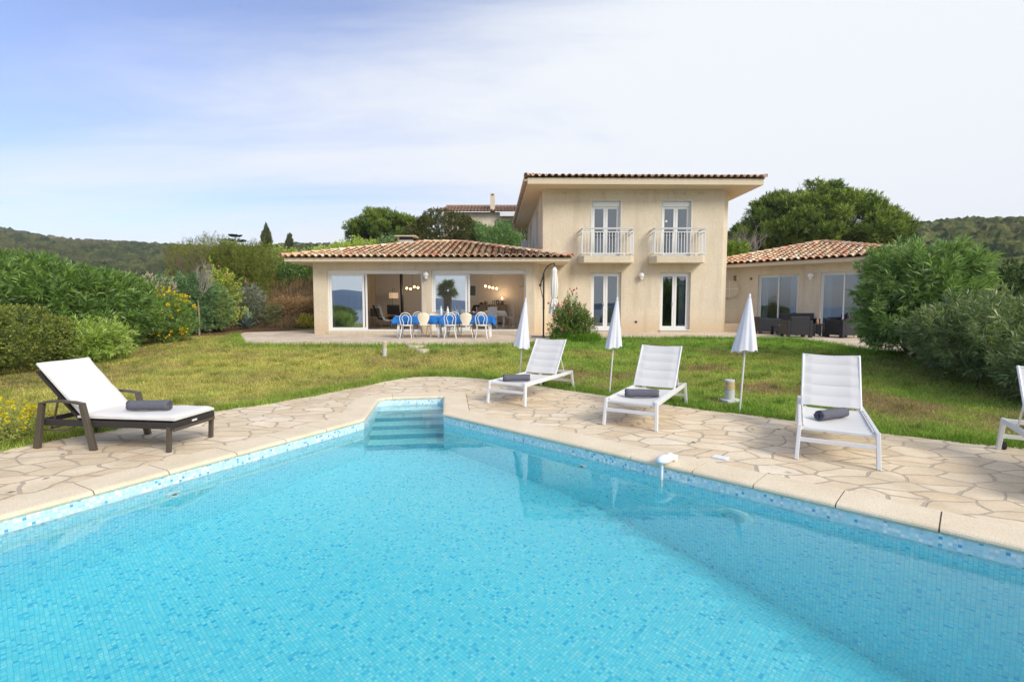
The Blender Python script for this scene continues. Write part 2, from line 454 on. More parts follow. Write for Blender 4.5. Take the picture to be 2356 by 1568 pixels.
# coping stone
m, nt, b = newmat("coping_stone")
co = ncoord(nt); n1 = nnoise(nt, co, 2.5, 5); n2 = nnoise(nt, co, 130, 3, 0.75)
c = nramp(nt, n1, [(0.3, (0.70, 0.595, 0.43)), (0.7, (0.79, 0.69, 0.53))])
c = nmix(nt, 1.0, c, nramp(nt, n2, [(0.32, (0.74, 0.72, 0.68)), (0.55, (1.04, 1.04, 1.04))]), 'MULTIPLY')
sz = nt.nodes.new("ShaderNodeSeparateXYZ"); lk(nt, co, sz.inputs[0])
alg = nmath(nt, 'MULTIPLY', nmath(nt, 'SUBTRACT', nmath(nt, 'MULTIPLY', n1, -0.02), nmath(nt, 'ADD', sz.outputs[2], 0.012)), 40, clamp=True)
c = nmix(nt, nmath(nt, 'MULTIPLY', alg, 0.4), c, (0.40, 0.38, 0.20))
lk(nt, c, b.inputs["Base Color"]); b.inputs["Roughness"].default_value = 0.8; b.inputs["Specular IOR Level"].default_value = 0.25
nbump(nt, n2, 0.25, 0.005, b)
MAT['coping'] = m

# glass mosaic, 2.5 cm tesserae laid on the UV grid in metres
def mosaic(name, stops, groutc, wobble=0.0, size=0.0265):
    m, nt, b = newmat(name)
    uv = ncoord(nt, "UV")
    sc = nt.nodes.new("ShaderNodeVectorMath"); sc.operation = 'SCALE'; sc.inputs["Scale"].default_value = 1 / size; lk(nt, uv, sc.inputs[0])
    fl = nt.nodes.new("ShaderNodeVectorMath"); fl.operation = 'FLOOR'; lk(nt, sc.outputs[0], fl.inputs[0])
    fr = nt.nodes.new("ShaderNodeVectorMath"); fr.operation = 'FRACTION'; lk(nt, sc.outputs[0], fr.inputs[0])
    w = nt.nodes.new("ShaderNodeTexWhiteNoise"); w.noise_dimensions = '2D'; lk(nt, fl.outputs[0], w.inputs["Vector"])
    c = nramp(nt, w.outputs["Value"], stops, 'CONSTANT')
    w2 = nt.nodes.new("ShaderNodeTexWhiteNoise"); w2.noise_dimensions = '3D'
    ad = nt.nodes.new("ShaderNodeVectorMath"); ad.operation = 'ADD'; ad.inputs[1].default_value = (17.3, 5.1, 3); lk(nt, fl.outputs[0], ad.inputs[0]); lk(nt, ad.outputs[0], w2.inputs["Vector"])
    c = nmix(nt, 1.0, c, nramp(nt, w2.outputs["Value"], [(0, (0.88, 0.92, 0.94)), (1, (1.06, 1.04, 1.03))]), 'MULTIPLY')
    s = nt.nodes.new("ShaderNodeSeparateXYZ"); lk(nt, fr.outputs[0], s.inputs[0])
    def edge(x):
        d = nmath(nt, 'MINIMUM', x, nmath(nt, 'SUBTRACT', 1.0, x))
        return nmath(nt, 'MULTIPLY', nmath(nt, 'SUBTRACT', d, 0.045), 22, clamp=True)
    e = nmath(nt, 'MULTIPLY', edge(s.outputs[0]), edge(s.outputs[1]))
    lk(nt, nmix(nt, e, groutc, c), b.inputs["Base Color"])
    b.inputs["Roughness"].default_value = 0.25
    nbump(nt, e, 0.25, 0.003, b)
    return m
MAT['mosaic'] = mosaic("pool_mosaic", [(0, (0.46, 0.87, 0.96)), (0.22, (0.53, 0.90, 0.97)), (0.5, (0.62, 0.93, 0.98)), (0.68, (0.86, 0.97, 0.99)), (0.90, (0.27, 0.72, 0.90)), (0.975, (0.15, 0.60, 0.86))], (0.26, 0.69, 0.84))
MAT['tread'] = mosaic("step_mosaic_lit", [(0, (0.60, 0.88, 0.92)), (0.4, (0.70, 0.92, 0.94)), (0.75, (0.84, 0.95, 0.96)), (0.94, (0.40, 0.76, 0.86))], (0.55, 0.80, 0.84))  # paler than the risers: light on the treads is put into the tile colour
MAT['riser'] = mosaic("riser_mosaic_shaded", [(0, (0.06, 0.46, 0.62)), (0.4, (0.09, 0.54, 0.70)), (0.75, (0.16, 0.62, 0.76)), (0.94, (0.04, 0.38, 0.60))], (0.08, 0.46, 0.58))  # deeper copy of the tread mosaic: riser shade is in the colour
MAT['band'] = mosaic("waterline_mosaic", [(0, (0.50, 0.74, 0.80)), (0.35, (0.60, 0.80, 0.85)), (0.62, (0.44, 0.68, 0.77)), (0.74, (0.84, 0.88, 0.88)), (0.94, (0.12, 0.42, 0.66))], (0.66, 0.74, 0.74))

# water: real refraction, faint ripples, tinted by depth
m, nt, b = newmat("pool_water")
nt.nodes.remove(b)
gl = nt.nodes.new("ShaderNodeBsdfGlass"); gl.inputs["IOR"].default_value = 1.333; gl.inputs["Roughness"].default_value = 0.0
gl.inputs["Color"].default_value = (1, 1, 1, 1)
va = nt.nodes.new("ShaderNodeVolumeAbsorption"); va.inputs["Color"].default_value = (0.02, 0.972, 0.998, 1); va.inputs["Density"].default_value = 0.34
co = ncoord(nt)
r1 = nnoise(nt, co, 2.2, 3, 0.5); r2 = nnoise(nt, co, 9.0, 2, 0.5)
hh = nmath(nt, 'ADD', nmath(nt, 'MULTIPLY', r1, 1.0), nmath(nt, 'MULTIPLY', r2, 0.34))
bp = nt.nodes.new("ShaderNodeBump"); bp.inputs["Strength"].default_value = 0.14; bp.inputs["Distance"].default_value = 0.014
lk(nt, hh, bp.inputs["Height"]); lk(nt, bp.outputs[0], gl.inputs["Normal"])
lk(nt, gl.outputs[0], nt.nodes["Material Output"].inputs[0]); lk(nt, va.outputs[0], nt.nodes["Material Output"].inputs["Volume"])
MAT['water'] = m

# window glass with a reflective coating
def glass(name, refl, tint):
    m, nt, b = newmat(name); nt.nodes.remove(b)
    t = nt.nodes.new("ShaderNodeBsdfTransparent"); t.inputs[0].default_value = (*tint, 1)
    gs = nt.nodes.new("ShaderNodeBsdfGlossy"); gs.inputs["Roughness"].default_value = 0.0; gs.inputs[0].default_value = (0.86, 0.93, 0.98, 1)
    lw = nt.nodes.new("ShaderNodeLayerWeight"); lw.inputs[0].default_value = 0.35
    mx = nt.nodes.new("ShaderNodeMixShader")
    f = nmath(nt, 'ADD', refl, nmath(nt, 'MULTIPLY', lw.outputs["Fresnel"], 0.5), clamp=True)
    lk(nt, f, mx.inputs[0]); lk(nt, t.outputs[0], mx.inputs[1]); lk(nt, gs.outputs[0], mx.inputs[2])
    lk(nt, mx.outputs[0], nt.nodes["Material Output"].inputs[0])
    return m
MAT['glass'] = glass("coated_glass", 0.55, (0.75, 0.82, 0.85))
MAT['glass_low'] = glass("plain_glass", 0.20, (0.55, 0.62, 0.68))
MAT['glass_dim'] = glass("window_glass", 0.22, (0.6, 0.66, 0.7))

# terrain
m, nt, b = newmat("terrain_soil")
a = nt.nodes.new("ShaderNodeAttribute"); a.attribute_name = "Col"
co = ncoord(nt); n1 = nnoise(nt, co, 14, 5, 0.7); n2 = nnoise(nt, co, 90, 3, 0.7)
c = nmix(nt, 1.0, a.outputs[0], nramp(nt, n1, [(0.3, (0.66, 0.64, 0.6)), (0.7, (1.2, 1.2, 1.15))]), 'MULTIPLY')
c = nmix(nt, 1.0, c, nramp(nt, n2, [(0.3, (0.7, 0.7, 0.7)), (0.7, (1.2, 1.2, 1.2))]), 'MULTIPLY')
lk(nt, c, b.inputs["Base Color"]); b.inputs["Roughness"].default_value = 1.0; b.inputs["Specular IOR Level"].default_value = 0.05
nbump(nt, n2, 0.8, 0.02, b)
MAT['soil'] = m
m, nt, b = newmat("maquis_hillside")
a = nt.nodes.new("ShaderNodeAttribute"); a.attribute_name = "Col"
co = ncoord(nt); n1 = nnoise(nt, co, 0.9, 6, 0.8)
c = nmix(nt, 1.0, a.outputs[0], nramp(nt, n1, [(0.35, (0.45, 0.45, 0.45)), (0.65, (1.35, 1.35, 1.25))]), 'MULTIPLY')
lk(nt, c, b.inputs["Base Color"]); b.inputs["Roughness"].default_value = 1.0; b.inputs["Specular IOR Level"].default_value = 0.0
nbump(nt, n1, 1.0, 1.2, b)
MAT['maquis'] = m
# ------------------------------------------------------------------ numeric helpers
def vnoise(x, y, scale, seed=0):
    x = np.asarray(x) * scale; y = np.asarray(y) * scale
    xi = np.floor(x).astype(np.int64); yi = np.floor(y).astype(np.int64)
    fx = x - xi; fy = y - yi
    fx = fx * fx * (3 - 2 * fx); fy = fy * fy * (3 - 2 * fy)
    def h(a, b):
        n = (a * 374761393 + b * 668265263 + seed * 1442695041) & 0xffffffff
        n = ((n ^ (n >> 13)) * 1274126177) & 0xffffffff
        return ((n ^ (n >> 16)) & 0xffff) / 65535.0
    return (h(xi, yi) * (1 - fx) + h(xi + 1, yi) * fx) * (1 - fy) + (h(xi, yi + 1) * (1 - fx) + h(xi + 1, yi + 1) * fx) * fy
def fbm(x, y, scale, seed=0, o=3):
    r = 0; a = 1; t = 0
    for i in range(o):
        r = r + a * vnoise(x, y, scale * 2 ** i, seed + i * 7); t += a; a *= 0.5
    return r / t
def sstep(a, b, x):
    t = np.clip((np.asarray(x, dtype=float) - a) / (b - a), 0, 1); return t * t * (3 - 2 * t)
def pdist(x, y, pl):
    x = np.asarray(x, float); y = np.asarray(y, float); best = np.full(x.shape, 1e9)
    for (ax, ay), (bx, by) in zip(pl[:-1], pl[1:]):
        dx, dy = bx - ax, by - ay; L = dx * dx + dy * dy
        t = np.clip(((x - ax) * dx + (y - ay) * dy) / L, 0, 1)
        best = np.minimum(best, np.hypot(x - ax - t * dx, y - ay - t * dy))
    return best
def inpoly(x, y, P):
    x = np.asarray(x, float); y = np.asarray(y, float); c = np.zeros(x.shape, bool); n = len(P)
    for i in range(n):
        x0, y0 = P[i]; x1, y1 = P[(i + 1) % n]
        if y0 == y1: continue
        c ^= ((y0 > y) != (y1 > y)) & (x < (x1 - x0) * (y - y0) / (y1 - y0) + x0)
    return c

TZ = 0.51          # terrace level above the pool deck
DECK_EDGE = [(-9, -6), (-7.4, 1.5), (-5.9, 4.9), (-5.45, 5.85), (-4.5, 7.43), (-4.05, 7.95), (-3.6, 8.66), (-3.07, 9.69), (-2.5, 10.75), (-2.1, 11.15), (-1.6, 11.22),
             (-0.9, 10.95), (-0.2, 10.5), (0.6, 9.8), (1.24, 9.19), (1.95, 8.55), (2.64, 7.85), (3.32, 7.31), (3.95, 6.86), (4.54, 6.27), (4.9, 5.98), (5.3, 5.72), (5.9, 5.42), (8.0, 3.9), (10, 1.0), (10.5, -6)]
TERR_FRONT = [(-11.0, 20.4), (-10.68, 19.3), (-9.6, 17.4), (-8.5, 15.55), (-7.75, 14.25), (-7.3, 13.92), (-5.5, 13.82), (-2.2, 13.8), (-0.4, 13.95), (0.5, 14.35), (1.2, 15.2), (1.9, 16.1), (2.65, 16.5), (6.3, 16.85), (9.2, 16.3), (9.2, 14.9), (8.9, 13.3), (8.83, 12.05), (9.6, 11.0)]
DECK_POLY = list(DECK_EDGE)
TERR_POLY = TERR_FRONT + [(14.5, 11.5), (17, 16), (16, 20), (12, 27), (-7.6, 27.6), (-7.6, 22.4), (-9.4, 21.6)]

def ground_h(x, y):
    x = np.asarray(x, float); y = np.asarray(y, float)
    dd = pdist(x, y, DECK_EDGE); dt = pdist(x, y, TERR_FRONT)
    h = 0.5 * dd / (dd + dt + 1e-6)
    h = np.where(y > 19, 0.5, h)
    u = x / np.maximum(y, 1)
    # rubble bank left of the house, then the hillside behind
    bank = 2.35 * sstep(24.6, 27.4, y + 0.35 * (fbm(x, y, 0.5, 3) - 0.5) * 4) * sstep(-0.62, -0.46, u)
    w = sstep(-0.55, -0.38, u) * (1 - 0.75 * sstep(0.55, 0.8, u))
    h = h + bank + w * 0.155 * np.clip(y - 28, 0, 25) + 0.03 * np.maximum(y - 28, 0) * (1 - w)
    back = np.maximum(-y - 5, 0)
    h = h - 0.33 * back
    h = h + 0.05 * (fbm(x, y, 0.35, 5) - 0.5) * sstep(0.6, 2.5, np.minimum(dd, dt))
    return h

def lawn_rgb(x, y):
    x = np.asarray(x, float); y = np.asarray(y, float)
    a = fbm(x, y, 0.55, 11, 4); b_ = fbm(x, y, 1.7, 23, 4); c_ = fbm(x, y, 5.0, 31, 3)
    dd = pdist(x, y, DECK_EDGE); dt = pdist(x, y, TERR_FRONT)
    olive = np.array([0.49, 0.45, 0.13]); green = np.array([0.23, 0.37, 0.06]); brown = np.array([0.36, 0.26, 0.135]); dkg = np.array([0.12, 0.23, 0.03])
    right = sstep(-1.5, 2.2, x + (a - 0.5) * 3)
    edge = np.maximum(np.exp(-dd / 0.5), np.exp(-dt / 0.6))
    far = sstep(13.0, 15.0, y) * sstep(0.5, 2.5, x)
    gk = np.clip(0.05 + right * 0.55 + edge * 0.75 + far * 0.7 + (b_ - 0.5) * 0.9 + (c_ - 0.5) * 0.6, 0, 1)
    bk = np.clip((fbm(x, y, 0.9, 47, 4) - 0.53) * 6.5, 0, 1) * (0.45 + 0.45 * right) * (1 - edge) * (1 - far * 0.7)
    bed = sstep(-9.2, -10.6, x - 0.0 * y) * sstep(17.5, 19.5, y)
    dk = sstep(4.5, 7.5, x - 0.25 * (y - 8)) * 0.2 * (1 - edge * 0.5)
    base = olive * (1 - gk)[..., None] + green * gk[..., None]
    base = base * (1 - dk)[..., None] + (0.55 * dkg + 0.45 * base) * dk[..., None]
    base = base * (1 - bk)[..., None] + brown * bk[..., None]
    fl_ = (0.72 + 0.56 * fbm(x, y, 3.3, 83, 3))[..., None]; base = base * fl_
    soil = np.array([0.22, 0.13, 0.08])
    base = base * (1 - bed)[..., None] + soil * bed[..., None]
    return base

# ------------------------------------------------------------------ ground sheet
def axis(parts):
    out = []
    for a, b_, s in parts: out += list(np.arange(a, b_, s))
    return np.array(out + [parts[-1][1]])
xs = axis([(-120, -40, 4), (-40, -18, 0.7), (-18, 13, 0.13), (13, 30, 0.7), (30, 120, 4)])
ys = axis([(-110, -12, 5), (-12, 4, 0.8), (4, 18, 0.13), (18, 34, 0.3), (34, 84, 1.5)])
X, Y = np.meshgrid(xs, ys)
H = ground_h(X, Y)
dk_in = inpoly(X, Y, DECK_POLY); dd = pdist(X, Y, DECK_EDGE)
tr_in = inpoly(X, Y, TERR_POLY)
H = np.where(dk_in, np.where(dd > 0.5, -3.0, -0.03), H)
H = np.where(tr_in, TZ - 0.05, H)
C = lawn_rgb(X, Y) * 0.75
bankc = np.array([0.20, 0.135, 0.08]) * (0.6 + 0.8 * fbm(X, Y, 2.2, 71, 4))[..., None]
dry = np.array([0.40, 0.27, 0.11]); 
bw = sstep(23.2, 24.4, Y)
C = C * (1 - bw)[..., None] + bankc * bw[..., None]
cr = sstep(26.6, 27.6, Y) * (1 - sstep(30, 34, Y))
C = C * (1 - cr)[..., None] + dry * cr[..., None]
fw = sstep(30, 34, Y); C = C * (1 - fw)[..., None] + np.array([0.07, 0.085, 0.03]) * fw[..., None]
# litter bed under the hedges on both sides
lit = np.clip(sstep(0.9, 0.2, pdist(X, Y, [(-8.6, 7.0), (-9.3, 9.4), (-9.8, 11.4), (-11.2, 14.6), (-12.5, 17.5)])) + sstep(1.0, 0.3, pdist(X, Y, [(8.5, 6.2), (8.0, 8.6), (8.3, 10.4), (9.3, 11.0)])), 0, 1)
C = C * (1 - 0.6 * lit)[..., None] + np.array([0.17, 0.115, 0.065]) * (0.6 * lit)[..., None]
ny, nx = X.shape
idx = np.arange(ny * nx).reshape(ny, nx)
F = np.stack([idx[:-1, :-1], idx[:-1, 1:], idx[1:, 1:], idx[1:, :-1]], -1).reshape(-1, 4)
tag(npmesh("ground", np.stack([X, Y, H], -1), F, MAT['soil'], C=C.reshape(-1, 3), smooth=True), kind="structure")

# ------------------------------------------------------------------ wooded hills behind
us = np.arange(-1.55, 1.6, 0.0022); rows = 250
vv = np.linspace(0, 1, rows)
U, W = np.meshgrid(us, vv)
def ridge_r(u): return np.interp(u, [-1.5, -0.4, 0.0, 0.5, 0.8, 1.2], [470, 430, 420, 330, 250, 235])
def ridge_e(u): return np.interp(u, [-1.5, -1.033, -0.97, -0.90, -0.83, -0.76, -0.68, -0.60, -0.52, -0.44, -0.38, -0.30, 0.5, 0.79, 0.90, 1.03, 1.5],
                                 [0.185, 0.157, 0.148, 0.138, 0.133, 0.130, 0.128, 0.123, 0.122, 0.127, 0.124, 0.118, 0.14, 0.163, 0.172, 0.175, 0.18])
R = ridge_r(U)
Yh = 70 + (R * 1.25 - 70) * W ** 1.7
Xh = U * Yh
t = np.clip((Yh - 75) / (R - 75), 0, 1.3)
top = ridge_e(U) * R + EYE - np.where(U < 0.3, 7.0, 5.0)
valley = np.interp(U, [-1.5, -0.6, -0.42, 0.5, 0.8, 1.5], [-4, -3, 2, 2, 2, 2])
prof = np.where(U > 0.5, sstep(0, 1.0, t) * 0.35 + 0.65 * t ** 0.8, sstep(0.0, 1.0, t) * 0.6 + 0.4 * t)
Z = valley + (top - valley) * np.where(t <= 1, prof, 1 - (t - 1) * 0.8) + (fbm(Xh, Yh, 0.012, 90, 3) - 0.5) * 14 * np.sin(np.pi * np.clip(t, 0, 1)) * (U < 0.5)
Z = Z + (fbm(Xh, Yh, 0.02, 93, 3) - 0.5) * 8 * np.sin(np.pi * np.clip(t, 0, 1)) * (U >= 0.5)
cell = 5.0
cx = np.floor(Xh / cell); cy = np.floor(Yh / cell)
best = np.full(Xh.shape, 9e9); tid = np.zeros(Xh.shape); trad = np.ones(Xh.shape)
for i in (-1, 0, 1):
    for j in (-1, 0, 1):
        a_, b_ = cx + i, cy + j
        h1 = np.modf(np.abs(np.sin(a_ * 127.1 + b_ * 311.7) * 43758.5453))[0]
        h2 = np.modf(np.abs(np.sin(a_ * 269.5 + b_ * 183.3) * 43758.5453))[0]
        h3 = np.modf(np.abs(np.sin(a_ * 419.2 + b_ * 371.9) * 43758.5453))[0]
        rr = cell * (0.45 + 0.4 * h3)
        d = np.hypot(Xh - (a_ + h1) * cell, Yh - (b_ + h2) * cell) / rr
        k = d < best; best = np.where(k, d, best); tid = np.where(k, h2 * 0.5 + h1 * 0.5, tid); trad = np.where(k, rr, trad)
dome = np.sqrt(np.clip(1 - best ** 2, 0, 1)) * trad * 1.15
fine = (fbm(Xh, Yh, 0.6, 120, 3) - 0.5) * 2.6
bare = sstep(0.62, 0.72, fbm(Xh, Yh, 0.014, 55, 4)) * (U < 0) * sstep(0.15, 0.35, t)
bare = np.maximum(bare, np.exp(-((U + 0.95) / 0.10) ** 2 - ((t - 0.80) / 0.07) ** 2) * (U < 0) * sstep(.35, .6, fbm(Xh, Yh, 0.05, 57, 3)))
Z = Z + (dome + fine) * (1 - 0.75 * bare)
g1 = np.array([0.040, 0.058, 0.024]); g2 = np.array([0.155, 0.175, 0.06]); g3 = np.array([0.17, 0.145, 0.07])
k = np.clip((tid[..., None] - .5) * 1.8 + .5, 0, 1); q = fbm(Xh, Yh, 0.02, 77, 3)[..., None]
Ch = g1 * (1 - k) + g2 * k
Ch = Ch * (1 - np.clip((q - 0.5) * 3, 0, 1) * 0.6) + g3 * (np.clip((q - 0.5) * 3, 0, 1) * 0.6)
Ch = Ch * (1 + 0.25 * (U > 0.5))[..., None]
rock = np.array([0.40, 0.36, 0.33])
rk = (bare * sstep(0.45, 0.6, fbm(Xh, Yh, 0.12, 66, 3)))[..., None]
Ch = Ch * (1 - rk) + rock * rk
ny, nx = U.shape; idx = np.arange(ny * nx).reshape(ny, nx)
F = np.stack([idx[:-1, :-1], idx[:-1, 1:], idx[1:, 1:], idx[1:, :-1]], -1).reshape(-1, 4)
tag(npmesh("hills", np.stack([Xh, Yh, Z], -1), F, MAT['maquis'], C=Ch.reshape(-1, 3), smooth=True), kind="structure")

# the sea behind the photographer, with the far shore (both show in the window panes)
b_ = MB(); b_.add([(-9000, -9000, -30), (9000, -9000, -30), (9000, 9000, -30), (-9000, 9000, -30)], [(0, 1, 2, 3)])
m_sea, nt, bs = newmat("sea_water")
bs.inputs["Base Color"].default_value = (0.03, 0.09, 0.15, 1); bs.inputs["Roughness"].default_value = 0.22
nbump(nt, nnoise(nt, ncoord(nt), 0.12, 5), 0.6, 1.0, bs)
tag(b_.build("sea", m_sea), kind="structure")
sx = np.linspace(-5200, 5200, 200); rowsf = []
hz = np.interp(sx, [-5200, -2600, -1700, -900, -300, 500, 1500, 3000, 5200], [60, 90, 160, 95, 35, 10, 45, 80, 20]) * (0.85 + 0.3 * fbm(sx, sx * 0, 0.004, 9, 4))
V = []; 
for zf, yo in ((0, 0), (0.6, 250), (1.0, 600), (0.2, 1100)):
    V.append(np.stack([sx, -4300 - yo + 0 * sx, -31 + zf * (hz + 31)], -1))
V = np.concatenate(V); n = len(sx)
F = [(r * n + i, r * n + i + 1, (r + 1) * n + i + 1, (r + 1) * n + i) for r in range(3) for i in range(n - 1)]
tag(npmesh("far_shore", V, F, plain("far_shore_haze_blue_rock", (0.16, 0.21, 0.29), 1.0, spec=0.0)), kind="structure")

# ------------------------------------------------------------------ pool
WL = -0.135
POOL = [(-5.41, 0.9), (5.83, 0.9), (-1.03, 7.26), (-1.21, 8.64), (-1.30, 8.66), (-2.08, 8.54), (-2.19, 8.50), (-2.25, 8.42), (-2.265, 8.30), (-2.08, 6.89)]
NP = len(POOL)
def edge_n(i):
    a = Vector(POOL[i]); b_ = Vector(POOL[(i + 1) % NP]); d = (b_ - a).normalized(); return Vector((d.y, -d.x)), d, (b_ - a).length
def miter(i):
    n0 = edge_n(i - 1)[0]; n1 = edge_n(i)[0]; m_ = (n0 + n1); return m_ * (2.0 / m_.length_squared)
MIT = [miter(i) for i in range(NP)]
def off_poly(t): return [(POOL[i][0] + MIT[i].x * t, POOL[i][1] + MIT[i].y * t) for i in range(NP)]

pool = empty("swimming_pool", (0, 0, 0), 0, "turquoise mosaic swimming pool with stone coping and corner steps", "swimming pool")
# walls and floor
b_ = MB(); uvs = {}
def floor_z(x, y):
    # break line from the right wall towards the camera; deeper on its right
    ax, ay, bx, by = 1.0, 5.3, 3.2, 0.9
    dx, dy = bx - ax, by - ay; L = math.hypot(dx, dy)
    s = -((x - ax) * dy - (y - ay) * dx) / L
    return -1.42 - max(0.0, s) * 0.85
cum = 0; wallv = []
me_v, me_f, me_uv = [], [], []
for i in range(NP):
    a = Vector(POOL[i]); n_, d_, L_ = edge_n(i); seg = max(1, int(L_ / 0.5))
    for k_ in range(seg):
        p0 = a + d_ * (L_ * k_ / seg) + (MIT[i] if k_ == 0 else n_) * 0.012; p1 = a + d_ * (L_ * (k_ + 1) / seg) + (MIT[(i + 1) % NP] if k_ == seg - 1 else n_) * 0.012
        s0, s1 = cum + L_ * k_ / seg, cum + L_ * (k_ + 1) / seg
        bidx = len(me_v)
        me_v += [(p0.x, p0.y, -2.9), (p1.x, p1.y, -2.9), (p1.x, p1.y, -0.2), (p0.x, p0.y, -0.2)]
        me_f.append((bidx + 1, bidx, bidx + 3, bidx + 2)); me_uv.append([(s1, -2.9), (s0, -2.9), (s0, -0.2), (s1, -0.2)])
    cum += L_
rot = math.radians(-43)
def fuv(p): return (p[0] * math.cos(rot) + p[1] * math.sin(rot), -p[0] * math.sin(rot) + p[1] * math.cos(rot))
gx = np.arange(-6, 6.6, 0.3); gy = np.arange(0.3, 9.1, 0.3)
base = len(me_v)
for yy in gy:
    for xx in gx: me_v.append((xx, yy, floor_z(xx, yy)))
for j in range(len(gy) - 1):
    for i in range(len(gx) - 1):
        q = [base + j * len(gx) + i, base + j * len(gx) + i + 1, base + (j + 1) * len(gx) + i + 1, base + (j + 1) * len(gx) + i]
        me_f.append(tuple(q)); me_uv.append([fuv(me_v[k_]) for k_ in q])
def poly_mesh(name, v, f, uvl, mat, parent, smooth=False):
    me = bpy.data.meshes.new(name); me.from_pydata(v, [], f); me.update()
    uv = me.uv_layers.new(name="UVMap"); fl = [c for u_ in uvl for p in u_ for c in p]
    uv.data.foreach_set("uv", fl); return link_mesh(name, me, mat, parent, smooth)
poly_mesh("basin", me_v, me_f, me_uv, MAT['mosaic'], pool)
# waterline band
me_v, me_f, me_uv = [], [], []; cum = 0
for i in range(NP):
    a = Vector(POOL[i]); b2 = Vector(POOL[(i + 1) % NP]); L_ = (b2 - a).length
    p0 = a + MIT[i] * 0.012; p1 = b2 + MIT[(i + 1) % NP] * 0.012; bidx = len(me_v)
    me_v += [(p0.x, p0.y, -0.2), (p1.x, p1.y, -0.2), (p1.x, p1.y, -0.03), (p0.x, p0.y, -0.03)]
    me_f.append((bidx + 1, bidx, bidx + 3, bidx + 2)); me_uv.append([(cum + L_, -0.2), (cum, -0.2), (cum, -0.03), (cum + L_, -0.03)]); cum += L_
poly_mesh("waterline_band", me_v, me_f, me_uv, MAT['band'], pool)
# steps: five treads down from the alcove's back edge
eb = Vector((0.985, 0.152)).normalized(); fb = Vector((eb.y, -eb.x))     # across, and out towards the pool
for k_ in range(5):
    z = -0.30 - 0.225 * k_; d0, d1 = -0.2, 0.28 * (k_ + 1) - 0.01
    o_ = Vector((-2.3, 8.50))
    L0 = -0.16
    P4 = [o_ + eb * L0 + fb * d1, o_ + eb * (1.16 + 0.10 * d1) + fb * d1, o_ + eb * 1.2 + fb * d0, o_ + eb * L0 + fb * d0]
    v = [(p.x, p.y, z) for p in P4] + [(P4[0].x, P4[0].y, z - 0.235), (P4[1].x, P4[1].y, z - 0.235)]
    w_ = (P4[1] - P4[0]).length
    st_ = poly_mesh("step", v[:4], [(0, 1, 2, 3)], [[(0, 0), (w_, 0), (w_, d1), (0, d1)]], MAT['tread'], pool)
    poly_mesh("riser", [v[4], v[5], v[1], v[0]], [(0, 1, 2, 3)], [[(0, -0.235), (w_, -0.235), (w_, 0), (0, 0)]], MAT['riser'], st_)
# coping stones in one ring with open joints over a mortar bed
PROF = [(0.40, -0.05), (0.40, 0.012), (0.05, 0.012), (0.022, 0.008), (0.006, -0.002), (0.0, -0.017), (0.005, -0.034), (0.02, -0.045), (0.05, -0.048)]
b_ = MB()
rnd = random.Random(4)
for i in range(NP):
    a = Vector(POOL[i]); n_, d_, L_ = edge_n(i)
    ns = 1 if L_ < 0.5 else max(1, round(L_ / 0.62))
    cuts = [0.0] + [L_ * (q + rnd.uniform(-0.07, 0.07)) / ns for q in range(1, ns)] + [L_]
    for q in range(ns):
        c0, c1 = cuts[q], cuts[q + 1]; ends = []
        for c_, first in ((c0, True), (c1, False)):
            ring = []
            for (t_, z_) in PROF:
                if c_ == 0.0: p = a + MIT[i] * t_ + d_ * 0.002
                elif c_ == L_: p = Vector(POOL[(i + 1) % NP]) + MIT[(i + 1) % NP] * t_ - d_ * 0.002
                else: p = a + d_ * (c_ + (0.005 if first else -0.005)) + n_ * t_
                ring.append((p.x, p.y, z_))
            ends.append(ring)
        K = len(PROF)
        b_.add(ends[0] + ends[1], [(j, (j + 1) % K, K + (j + 1) % K, K + j) for j in range(K)] + [tuple(range(K))[::-1], tuple(range(K, 2 * K))])
b_.build("coping", MAT['coping'], pool, fix=True)
b_ = MB(); o1 = off_poly(0.02); o2 = off_poly(0.41)
for i in range(NP):
    j = (i + 1) % NP
    b_.add([(*o1[i], 0.0), (*o1[j], 0.0), (*o2[j], 0.0), (*o2[i], 0.0), (*o1[i], -0.045), (*o1[j], -0.045)], [(0, 1, 2, 3), (4, 5, 1, 0)])
b_.build("mortar_bed", plain("dark_mortar", (0.17, 0.145, 0.12), 0.95), pool)
# fittings
def wall_disc(px, py, z, r, name, ring):
    # on the pool wall nearest to (px, py)
    best = min(range(NP), key=lambda i: pdist(np.array([px]), np.array([py]), [POOL[i], POOL[(i + 1) % NP]])[0])
    n_, d_, L_ = edge_n(best); a = Vector(POOL[best]); s = (Vector((px, py)) - a).dot(d_); p = a + d_ * s
    rz_ = math.atan2(n_.y, n_.x)
    b2 = MB(); b2.m = Matrix.Translation((p.x, p.y, z)) @ Matrix.Rotation(rz_, 4, 'Z')
    b2.lathe([(0, -0.012), (r * 0.45, -0.014), (r * 0.7, -0.03), (r * 0.95, -0.022), (r, 0.02)], axis='X', n=28)
    o = b2.build(name, MAT['plastic'] if not ring else plain("light_niche_rim", (0.55, 0.85, 0.88), 0.3), pool, smooth=True)
    b2 = MB(); b2.m = Matrix.Translation((p.x, p.y, z)) @ Matrix.Rotation(rz_, 4, 'Z')
    b2.lathe([(0, -0.034), (r * (0.62 if ring else 0.25), -0.032), (r * (0.62 if ring else 0.25), 0.0)], axis='X', n=24)
    b2.build("lens" if ring else "nozzle", plain("fitting_lens", (0.30, 0.62, 0.68) if ring else (0.1, 0.2, 0.24), 0.2), o)
wall_disc(-3.32, 4.72, -0.42, 0.075, "return_inlet", False)
wall_disc(0.80, 5.55, -0.42, 0.065, "return_inlet", False)
wall_disc(2.02, 4.40, -0.62, 0.17, "underwater_light", True)
